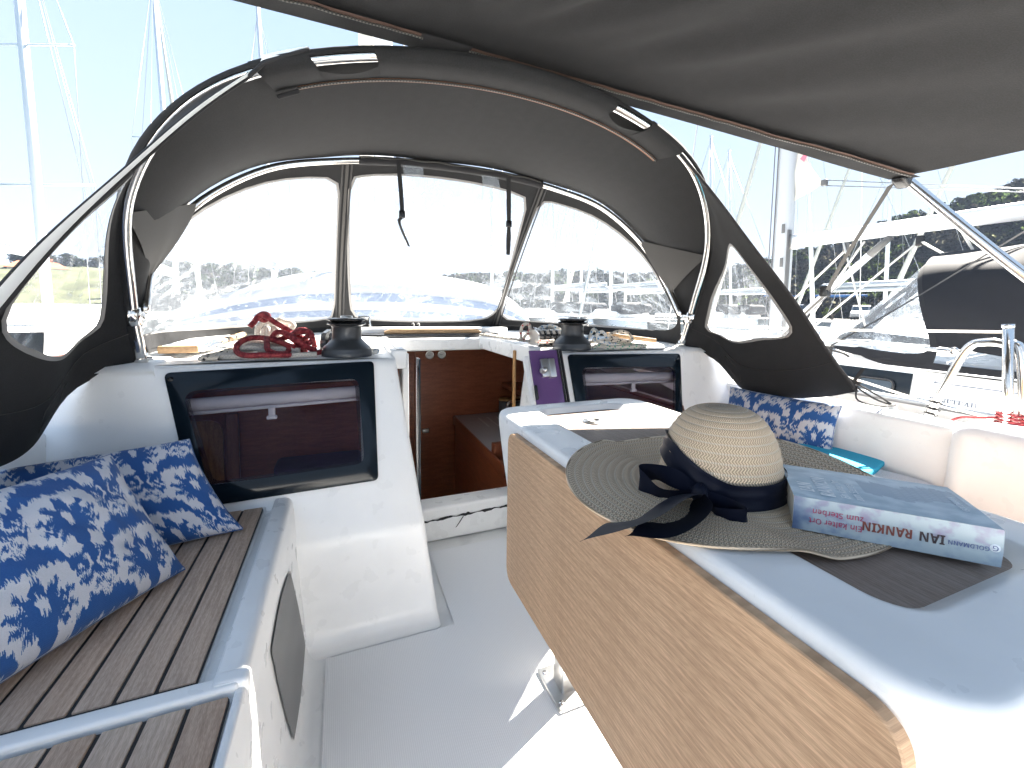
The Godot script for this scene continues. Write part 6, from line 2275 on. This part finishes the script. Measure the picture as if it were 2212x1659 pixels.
func build_neighbour() -> void:
	var X0 := 5.0
	var n := thing("neighbouring_yacht", "white yacht moored alongside to starboard, with navy sprayhood, boom and thick mast", "yacht")
	var st := S()
	var prof := rounded([[2.02, -0.72], [2.0, -0.1, 0.2], [1.96, 0.14, 0.03], [1.88, 0.16, 0.03], [1.12, 0.20, 0.05], [0.985, 0.26, 0.04], [0.925, 0.60, 0.05], [0.82, 0.68, 0.06], [0.0, 0.745]], 6)
	var rows := []
	for i in 25:
		var z := lerpf(2.2, -8.6, i / 24.0)
		var k := 1.0 - pow(maxf(0.0, (-z - 1.5) / 7.1), 2.2) * 0.97
		var row := PackedVector3Array()
		for p in prof:
			row.append(Vector3(X0 - p.x * k, p.y - (0.34 * smoothstep(-4.6, -6.5, z) if p.y > 0.25 else 0.0), z))
		for j in range(prof.size() - 2, -1, -1):
			row.append(Vector3(X0 + prof[j].x * k, prof[j].y - (0.34 * smoothstep(-4.6, -6.5, z) if prof[j].y > 0.25 else 0.0), z))
		rows.append(row)
	patch(st, rows)
	part(n, "hull_and_deck", st, M.gelcoat)
	# cabin-side window with an opening portlight
	var on := func(z: float, y: float, out: float) -> Vector3: return Vector3(X0 - (0.985 - (y - 0.26) * 0.176) * (1.0 - pow(maxf(0.0, (-z - 1.5) / 7.1), 2.2) * 0.97) - out, y, z)
	st = S()
	rows = []
	for i in 15:
		var row := PackedVector3Array()
		for j in 3:
			row.append(on.call(lerpf(-3.6, -1.86, i / 14.0), lerpf(0.29 + 0.02 * (i / 14.0), 0.575, j / 2.0), 0.006))
		rows.append(row)
	patch(st, rows)
	var cw := part(n, "cabin_window", st, M.window_black)
	st = S()
	var lo := rounded_loop([Vector2(-2.22, 0.365), Vector2(-1.965, 0.365), Vector2(-1.965, 0.505), Vector2(-2.22, 0.505)], 0.045, 6)
	var ring := []
	for p in lo:
		ring.append(on.call(p.x, p.y, 0.015))
	ring.append(ring[0])
	tube(st, ring, 0.012, 8, false)
	part(cw, "portlight_frame", st, M.black_plastic)
	st = S()
	flat(st)
	quad(st, on.call(-2.21, 0.37, 0.012), on.call(-1.975, 0.37, 0.012), on.call(-1.975, 0.50, 0.012), on.call(-2.21, 0.50, 0.012))
	part(cw, "portlight_pane", st, M.far_window)
	st = S()
	lathe(st, [Vector2(0.0001, 0.015), Vector2(0.012, 0.012), Vector2(0.016, 0)], 14, Transform3D(Basis(Vector3(0, 0, 1), PI / 2), on.call(-2.02, 0.395, 0.015)))
	part(cw, "portlight_knob", st, M.steel_satin)
	lettering(n, "maker_name", "BENETEAU", 0.045, M.lettering_grey, Transform3D(Basis(Vector3(0, 0, 1), Vector3(0.17, 0.985, 0).normalized(), Vector3(-0.985, 0.17, 0)), on.call(-1.615, 0.402, 0.004)), 0.002, true, 700, 0.75)
	# locker lid and hand rail on the cabin side
	st = S()
	var lid := []
	for p in [[-1.73, 0.53], [-1.68, 0.66], [-1.20, 0.66], [-1.15, 0.53], [-1.73, 0.53]]:
		lid.append(on.call(p[0], p[1], 0.001 if p[1] < 0.6 else -0.05))
	tube(st, lid, 0.004, 6)
	part(n, "locker_seam", st, M.lettering_grey)
	st = S()
	tube(st, along([Vector3(4.02, 0.74, -3.9), Vector3(4.10, 0.76, -3.0), Vector3(4.16, 0.75, -2.2)], 12), 0.018, 8)
	part(n, "hand_rail", st, M.mast_alloy)
	# sprayhood
	NF = []; NT = []
	var A2 := []
	for s in [-1.0, 1.0]:
		var f := [Vector3(0.93, 0.66, -1.75), Vector3(0.93, 0.66, -2.05), Vector3(0.86, 0.68, -2.36), Vector3(0.62, 0.71, -2.66), Vector3(0.30, 0.74, -2.82), Vector3(0, 0.75, -2.88)]
		var t := [Vector3(0.94, 0.80, -1.72), Vector3(0.88, 1.08, -1.84), Vector3(0.76, 1.30, -1.93), Vector3(0.56, 1.45, -2.0), Vector3(0.28, 1.53, -2.05), Vector3(0, 1.56, -2.07)]
		var a := [Vector3(0.96, 0.70, -0.95), Vector3(0.93, 1.10, -1.0), Vector3(0.82, 1.36, -1.05), Vector3(0.60, 1.52, -1.1), Vector3(0.30, 1.61, -1.14), Vector3(0, 1.64, -1.15)]
		for q in [[f, NF], [t, NT], [a, A2]]:
			var l: Array = q[0]
			for i in l.size():
				var p: Vector3 = l[i] if s < 0 else l[l.size() - 1 - i]
				if s > 0 and i == 0:
					continue
				q[1].append(Vector3(X0 + s * p.x, p.y, p.z))
	var hd := Node3D.new()
	hd.name = "sprayhood"
	n.add_child(hd)
	for w in [[0.0, 0.47, [0.05, 0.20, 0.022, 0.45, 0.03, 0.80, 0.12, 0.93, 0.30, 0.94, 0.43, 0.93, 0.45, 0.85, 0.45, 0.14, 0.42, 0.10, 0.30, 0.10, 0.16, 0.11]], [0.53, 1.0, [0.55, 0.14, 0.55, 0.85, 0.58, 0.93, 0.70, 0.94, 0.88, 0.93, 0.97, 0.80, 0.978, 0.45, 0.95, 0.20, 0.84, 0.11, 0.70, 0.10, 0.58, 0.10]], [0.47, 0.53, [0.49, 0.4, 0.51, 0.4, 0.51, 0.6, 0.49, 0.6]]]:
		var inner := PackedVector2Array()
		for i in range(0, w[2].size(), 2):
			inner.append(Vector2(w[2][i], w[2][i + 1]))
		var got := windowed(nscreen, PackedVector2Array([Vector2(w[0], 0), Vector2(w[1], 0), Vector2(w[1], 1), Vector2(w[0], 1)]), inner, 0.01, Vector3(-0.004, 0, 0))
		part(hd, "front_panel", got[0], M.canvas_navy)
		part(hd, "clear_window", got[1], M.clear_film)
	st = S()
	sheet(st, func(u, v):
		var p := crv(NT, u).lerp(crv(A2, u), v)
		var up := (p - Vector3(X0, 0.9, p.z)).normalized()
		return p + up * (0.012 - 0.02 * sin(v * PI) - 0.006 * sin(u * 40.0 + v * 6.0) * sin(v * PI)), 60, 14)
	part(hd, "roof", st, M.canvas_navy)
	st = S()
	# side curtain aft of the hood
	sheet(st, func(u, v):
		var top := crv(A2, 0.0).lerp(crv(A2, 0.22), u)
		var low := Vector3(X0 - 0.97, 0.62 + 0.1 * u, -0.75)
		return top.lerp(low, v) + Vector3(-0.02 * sin(v * PI) - 0.01 * sin(u * 20.0) * v, -0.1 * v * (1.0 - u), 0), 16, 12)
	sheet(st, func(u, v): return crv(NF, 0.0 + u * 0.5) + Vector3(-0.01, 0.01 - 0.07 * v, 0.0) + Vector3(0, 0, 0.9) * pow(1.0 - u, 3.0) * 0.9, 24, 3)
	part(hd, "skirt", st, M.canvas_navy)
	# mast, boom, vang and the corner of the furled mainsail
	st = S()
	rows = []
	for i in 13:
		var y := lerpf(0.6, 15.0, i / 12.0)
		var row := PackedVector3Array()
		for j in 25:
			var a := TAU * j / 24.0
			row.append(Vector3(X0 + 0.075 * cos(a), y, -3.66 + 0.012 * i * 0.1 + 0.115 * signf(sin(a)) * pow(absf(sin(a)), 0.7)))
		rows.append(row)
	patch(st, rows)
	var mast := part(n, "mast", st, M.mast_alloy)
	st = S()
	boxed(st, Vector3(X0 - 0.078, 0.8, -3.555), Vector3(X0 - 0.02, 2.0, -3.54), 0.004)
	part(mast, "sail_track", st, M.grey_plastic)
	for y in [1.62, 2.02]:
		st = S()
		rbox(st, Transform3D(Basis(), Vector3(X0 - 0.074, y, -3.61)), Vector3(0.008, 0.11, 0.04), 0.004, 2)
		part(mast, "slot_cover", st, M.grey_plastic)
	st = S()
	tube(st, [Vector3(X0 - 0.085, 0.8, -3.72), Vector3(X0 - 0.07, 13.0, -3.72)], 0.007, 6)
	tube(st, [Vector3(X0 - 0.06, 0.8, -3.785), Vector3(X0 - 0.05, 13.0, -3.785)], 0.006, 6)
	part(mast, "halyard", st, M.wire_dark)
	st = S()
	rows = []
	for i in 9:
		var z := lerpf(-3.50, 1.6, i / 8.0)
		var row := PackedVector3Array()
		for j in 21:
			var a := TAU * j / 20.0
			row.append(Vector3(X0 + 0.06 * cos(a), 1.853 + 0.072 * signf(sin(a)) * pow(absf(sin(a)), 0.75), z))
		rows.append(row)
	patch(st, rows)
	var boom := part(n, "boom", st, M.mast_white)
	st = S()
	boxed(st, Vector3(X0 - 0.05, 1.77, -3.56), Vector3(X0 + 0.05, 1.94, -3.47), 0.015)
	part(boom, "gooseneck", st, M.steel_satin)
	st = S()
	tube(st, [Vector3(X0, 0.95, -3.42), Vector3(X0, 1.64, -2.70)], 0.034, 12)
	var vang := part(n, "vang", st, M.mast_white)
	st = S()
	tube(st, [Vector3(X0, 1.62, -2.72), Vector3(X0, 1.78, -2.55)], [0.040, 0.028], 10)
	part(vang, "vang_end", st, M.grey_plastic)
	st = S()
	tube(st, [Vector3(X0, 0.90, -3.40), Vector3(X0 - 0.02, 1.70, -2.62)], 0.006, 6)
	part(vang, "vang_line", st, M.wire_dark)
	st = S()
	var sl := [Vector3(X0 - 0.01, 2.98, -3.56), Vector3(X0 - 0.01, 2.33, -3.56), Vector3(X0 - 0.03, 2.45, -3.20)]
	for i in 12:
		for j in 12 - i:
			var f := func(a: int, b: int) -> Vector3:
				var p: Vector3 = sl[0] + (sl[1] - sl[0]) * (a / 12.0) + (sl[2] - sl[0]) * (b / 12.0)
				return p + Vector3(0.012 * sin(a * 0.8 + b * 0.5), 0, 0)
			tri(st, f.call(i, j), f.call(i + 1, j), f.call(i, j + 1))
			if i + j < 11:
				tri(st, f.call(i + 1, j), f.call(i + 1, j + 1), f.call(i, j + 1))
	var sail := part(n, "mainsail_clew", st, M.sail)
	st = S()
	slab(st, PackedVector2Array([Vector2(0, 0), Vector2(0.05, -0.05), Vector2(0.09, 0.02), Vector2(0.06, 0.07), Vector2(0.03, 0.03)]), Transform3D(Basis(Vector3(0, 0, 1), Vector3(0, 1, 0), Vector3(-1, 0, 0)), Vector3(X0 - 0.028, 2.80, -3.49)), 0.002)
	part(sail, "sail_mark", st, M.sail_mark)
	st = S()
	boxed(st, Vector3(X0 - 0.05, 2.42, -3.23), Vector3(X0, 2.49, -3.17), 0.012)
	part(sail, "clew_block", st, M.grey_plastic)
	for y in [0.03, -0.03]:
		st = S()
		tube(st, [Vector3(X0 - 0.02, 2.45 + y, -3.18), Vector3(X0 - 0.02, 2.01 + y * 0.4, -1.69), Vector3(X0 - 0.02, 1.94, 0.2)], 0.006, 6)
		part(n, "outhaul", st, M.wire)
	# running lines under the boom
	for q in [[5.0, 1.16, -3.50, 5.0, 1.74, -2.90], [5.0, 0.80, -3.30, 4.95, 1.70, -2.30], [4.95, 1.70, -2.30, 4.85, 1.45, -1.95], [4.95, 1.77, -2.95, 4.7, 0.9, -2.55], [4.98, 1.79, -2.05, 4.95, 1.5, -1.90], [4.9, 1.78, -1.5, 4.9, 1.55, -1.60], [5.0, 0.85, -3.35, 5.0, 1.76, -2.78]]:
		st = S()
		tube(st, [Vector3(q[0], q[1], q[2]), Vector3(q[3], q[4], q[5])], 0.010, 6)
		part(n, "running_line", st, M.line_white)
	for q in [[4.97, 1.72, -2.93], [4.95, 1.70, -2.30], [4.93, 1.74, -1.55]]:
		st = S()
		rbox(st, Transform3D(Basis(), Vector3(q[0], q[1], q[2])), Vector3(0.03, 0.10, 0.06), 0.014, 3)
		part(n, "block", st, M.black_plastic if q[2] > -2.5 else M.grey_plastic)
	# lifelines and pulpit forward
	for y in [0.72, 0.45]:
		st = S()
		tube(st, along([Vector3(3.12, y, 0.5), Vector3(3.10, y, -2.0), Vector3(3.35, y + 0.03, -4.5), Vector3(4.4, y + 0.1, -7.6)], 20), 0.005, 6)
		part(n, "lifeline", st, M.wire)
	for z in [-2.2, -4.2, -6.0]:
		st = S()
		var k := 1.0 - pow(maxf(0.0, (-z - 1.5) / 7.1), 2.2) * 0.97
		tube(st, [Vector3(X0 - 1.9 * k, 0.15, z), Vector3(X0 - 1.9 * k, 0.76, z)], 0.013, 8)
		part(n, "stanchion", st, M.steel)
	st = S()
	for s in [-1.0, 1.0]:
		tube(st, [Vector3(X0 + s * 1.75, 0.2, -3.7), Vector3(X0 + s * 0.9, 7.5, -3.6), Vector3(X0 + s * 0.05, 14.0, -3.6)], 0.006, 6)
	tube(st, [Vector3(X0, 0.5, -8.5), Vector3(X0, 14.0, -3.7)], 0.04, 8)
	part(n, "standing_rigging", st, M.wire)

func build_port_neighbour() -> void:
	var X0 := -4.6
	var n := thing("white_yacht_to_port", "white yacht close on the port side, blurred through the sprayhood's port wing window", "yacht")
	var st := S()
	var prof := rounded([[1.98, -0.72], [1.99, -0.1, 0.2], [1.96, 0.34, 0.03], [1.88, 0.36, 0.03], [1.12, 0.40, 0.05], [0.985, 0.45, 0.04], [0.925, 0.72, 0.05], [0.82, 0.78, 0.06], [0.0, 0.83]], 6)
	var rows := []
	for i in 25:
		var z := lerpf(3.4, -8.6, i / 24.0)
		var k := 1.0 - pow(maxf(0.0, (-z - 1.5) / 7.1), 2.2) * 0.97
		var row := PackedVector3Array()
		for p in prof:
			row.append(Vector3(X0 - p.x * k, p.y - (0.3 * smoothstep(-4.6, -6.5, z) if p.y > 0.44 else 0.0), z))
		for j in range(prof.size() - 2, -1, -1):
			row.append(Vector3(X0 + prof[j].x * k, prof[j].y - (0.3 * smoothstep(-4.6, -6.5, z) if prof[j].y > 0.44 else 0.0), z))
		rows.append(row)
	patch(st, rows)
	part(n, "hull_and_deck", st, M.gelcoat)
	for z in [-1.2, -2.4, -3.6]:
		st = S()
		boxed(st, Vector3(X0 + 0.93, 0.52, z - 0.35), Vector3(X0 + 0.985, 0.66, z + 0.35), 0.02)
		part(n, "cabin_window", st, M.window_black)
	for y in [0.93, 0.66]:
		st = S()
		tube(st, along([Vector3(X0 + 1.88, y, 3.0), Vector3(X0 + 1.88, y, -2.0), Vector3(X0 + 1.6, y + 0.03, -4.5), Vector3(X0 + 0.4, y + 0.1, -8.0)], 20), 0.005, 6)
		part(n, "lifeline", st, M.wire)
	for z in [2.4, 0.2, -2.2, -4.2, -6.0]:
		st = S()
		var k := 1.0 - pow(maxf(0.0, (-z - 1.5) / 7.1), 2.2) * 0.97
		tube(st, [Vector3(X0 + 1.9 * k, 0.35, z), Vector3(X0 + 1.9 * k, 0.97, z)], 0.013, 8)
		part(n, "stanchion", st, M.steel)

# ------------------------------------------------------------------ yachts further off
func moored_yacht(label: String, top: Vector3, low: Vector3, r: float, turn: float, extra: Dictionary) -> void:
	# top and low: two points on its mast; the hull lies on the water below
	var dir := (low - top).normalized()
	var foot := low + dir * ((low.y - 0.55) / -dir.y)
	var y := thing("moored_yacht", label, "yacht", Vector3(foot.x, -0.72, foot.z), "yachts moored further off")
	y.rotation.y = turn
	var k: float = extra.get("scale", 1.0)
	var inv := Basis(Vector3.UP, -turn)
	var st := S()
	var rows := []
	for i in 17:
		var z := lerpf(-6.2, 5.0, i / 16.0) * k
		var w := 1.8 * k * pow(clampf((z / k + 6.2) / 5.2, 0.0, 1.0), 0.6) * (1.0 if z < 2.5 * k else 1.0 - 0.08 * (z / k - 2.5))
		var row := PackedVector3Array()
		for p in [[1.0, 1.12], [0.97, 0.5], [0.80, -0.1]]:
			row.append(Vector3(-w * p[0], p[1] * k + 0.05 * absf(z) * 0.6 * (1.0 if z < 0 else 0.2), z))
		for p in [[0.80, -0.1], [0.97, 0.5], [1.0, 1.12]]:
			row.append(Vector3(w * p[0], p[1] * k + 0.05 * absf(z) * 0.6 * (1.0 if z < 0 else 0.2), z))
		row.append(row[0])
		rows.append(row)
	patch(st, rows)
	var cap := PackedVector3Array()
	part(y, "hull", st, M.gelcoat)
	st = S()
	rbox(st, Transform3D(Basis(), Vector3(0, 1.35 * k, -0.4 * k)), Vector3(1.9, 0.62, 4.6) * k, 0.22 * k, 3)
	part(y, "cabin", st, M.gelcoat)
	if not extra.get("bare", false):
		st = S()
		rbox(st, Transform3D(Basis(), Vector3(0, 1.75 * k, 1.7 * k)), Vector3(1.9, 0.75, 1.3) * k, 0.3 * k, 4)
		part(y, "sprayhood", st, M.canvas_navy)
	# mast and what hangs from it
	var a := inv * (foot + Vector3(0, -0.3, 0) - y.position)
	var high: Vector3 = top
	if extra.get("taller", 0.0) > 0.0:
		high = top - dir * extra.taller
	var b := inv * (high - y.position)
	st = S()
	tube(st, [a, b], r, 12)
	part(y, "mast", st, M.mast_white)
	for q in extra.get("spreaders", []):
		st = S()
		var c := inv * (Vector3(q[0], q[1], q[2]) - y.position)
		var m: Vector3 = a + (b - a) * ((c.y - a.y) / (b.y - a.y))
		tube(st, [m, c], r * 0.28, 8)
		tube(st, [m, m - (c - m) * 0.9], r * 0.28, 8)
		part(y, "spreader", st, M.mast_white)
		for e in [c, m - (c - m) * 0.9]:
			st = S()
			tube(st, [Vector3(e.x * 1.0, 1.1, e.z), e, b + Vector3(0, -0.3, 0)], 0.009, 5)
			part(y, "shroud", st, M.wire)
	for q in [[Vector3(0, 1.5 * k, -6.1 * k), 0.011], [Vector3(0, 1.2 * k, 4.8 * k), 0.009], [Vector3(-1.7 * k, 1.1, 0.2), 0.008], [Vector3(1.7 * k, 1.1, 0.2), 0.008]]:
		st = S()
		tube(st, [q[0], b + Vector3(0, -0.2, 0)], q[1] * k * extra.get("wire", 1.0), 5)
		part(y, "stay", st, M.wire)
	if extra.get("furled", false):
		st = S()
		tube(st, [Vector3(0, 1.6 * k, -6.0 * k), Vector3(0, 1.6 * k, -6.0 * k).lerp(b, 0.5), Vector3(0, 1.6 * k, -6.0 * k).lerp(b, 0.92)], [0.13 * k, 0.11 * k, 0.03], 10)
		part(y, "furled_sail", st, M.sail)
	st = S()
	tube(st, [a + Vector3(0, 2.0 * k, 0.2), a + Vector3(0, 2.0 * k, 4.4 * k)], 0.09 * k, 8)
	tube(st, [a + Vector3(0, 2.18 * k, 0.2), a + Vector3(0, 2.22 * k, 4.2 * k)], 0.12 * k, 8)
	part(y, "boom", st, M.mast_alloy)
	if extra.get("top_gear", false):
		st = S()
		tube(st, [b, b + Vector3(0, 0.35, 0)], 0.012, 5)
		tube(st, [b + Vector3(-0.2, 0.1, 0), b + Vector3(0.25, 0.12, 0)], 0.012, 5)
		part(y, "masthead_gear", st, M.wire_dark)

func build_far_yachts() -> void:
	moored_yacht("tall white mast nearest on the left, with two pairs of spreaders", Vector3(-8.28, 9.48, -16.98), Vector3(-7.78, 2.55, -16.21), 0.115, 0.15, {"taller": 4.0, "bare": true, "spreaders": [[-6.87, 8.23, -16.31], [-6.39, 4.3, -15.79]]})
	moored_yacht("white mast second from the left with a furled foresail, above the hood's port edge", Vector3(-7.9, 15.18, -25.94), Vector3(-7.62, 10.2, -25.42), 0.105, 0.1, {"taller": 1.5, "furled": true, "spreaders": [[-8.9, 8.7, -25.6]]})
	moored_yacht("slim mast with its head just in view, third from the left", Vector3(-3.24, 14.36, -22.92), Vector3(-2.79, 3.01, -21.81), 0.085, 0.12, {"top_gear": true, "spreaders": [[-2.1, 9.0, -22.3]]})
	moored_yacht("thin mast tops right of the sprayhood, left one of the pair", Vector3(27.63, 14.7, -26.78), Vector3(27.56, 10.17, -26.44), 0.10, 0.05, {"top_gear": true, "wire": 1.6})
	moored_yacht("thin mast tops right of the sprayhood, right one of the pair", Vector3(28.95, 13.58, -26.16), Vector3(28.93, 7.98, -25.71), 0.095, 0.02, {"top_gear": true, "wire": 1.6})
	var spots := [[13.83, -27.15, 14.0, "mast seen through the starboard window of the hood, first from the zip"], [14.86, -26.74, 16.0, "mast seen through the starboard window of the hood, second from the zip"], [17.8, -29.92, 15.0, "mast seen through the starboard window of the hood, third from the zip"], [16.44, -23.92, 13.0, "mast seen through the starboard window of the hood, fourth from the zip"], [22.33, -30.28, 15.0, "mast seen through the starboard window of the hood, fifth from the zip"], [9.6, -28.0, 15.0, "mast seen at the right edge of the hood's middle window"]]
	for s in spots:
		moored_yacht(s[3], Vector3(s[0], s[2], s[1]), Vector3(s[0] - 0.02, 3.0, s[1] + 0.25), 0.11, 0.05, {"furled": s[0] > 16 and s[0] < 17, "wire": 1.4})
	moored_yacht("yacht with slim mast and cream furled foresail behind the neighbour's boom", Vector3(14.37, 4.54, -9.65), Vector3(14.40, 2.12, -9.44), 0.065, 0.0, {"taller": 7.0, "furled": true, "bare": true, "scale": 0.72})
	moored_yacht("yacht with white mast and cream sail right of the neighbour's boom end", Vector3(20.0, 9.0, -6.2), Vector3(20.1, 2.0, -6.0), 0.09, 0.1, {"taller": 4.0, "furled": true, "bare": true, "scale": 0.72})
	moored_yacht("yacht whose mast stands at the picture's right edge", Vector3(13.2, 6.0, -4.1), Vector3(13.2, 2.0, -4.0), 0.10, 0.05, {"taller": 7.0, "bare": true, "scale": 0.7})
	moored_yacht("small yacht with pale sloping foresail, farthest right of the big mast", Vector3(23.0, 11.0, -12.0), Vector3(23.0, 3.0, -11.8), 0.08, 0.0, {"taller": 2.0, "furled": true, "bare": true, "scale": 0.72})
	moored_yacht("small white yacht low at the left edge below the houses", Vector3(-24.0, 10.0, -38.5), Vector3(-24.0, 3.0, -38.2), 0.07, 0.6, {"spreaders": [[-23.2, 6.5, -38.0]]})
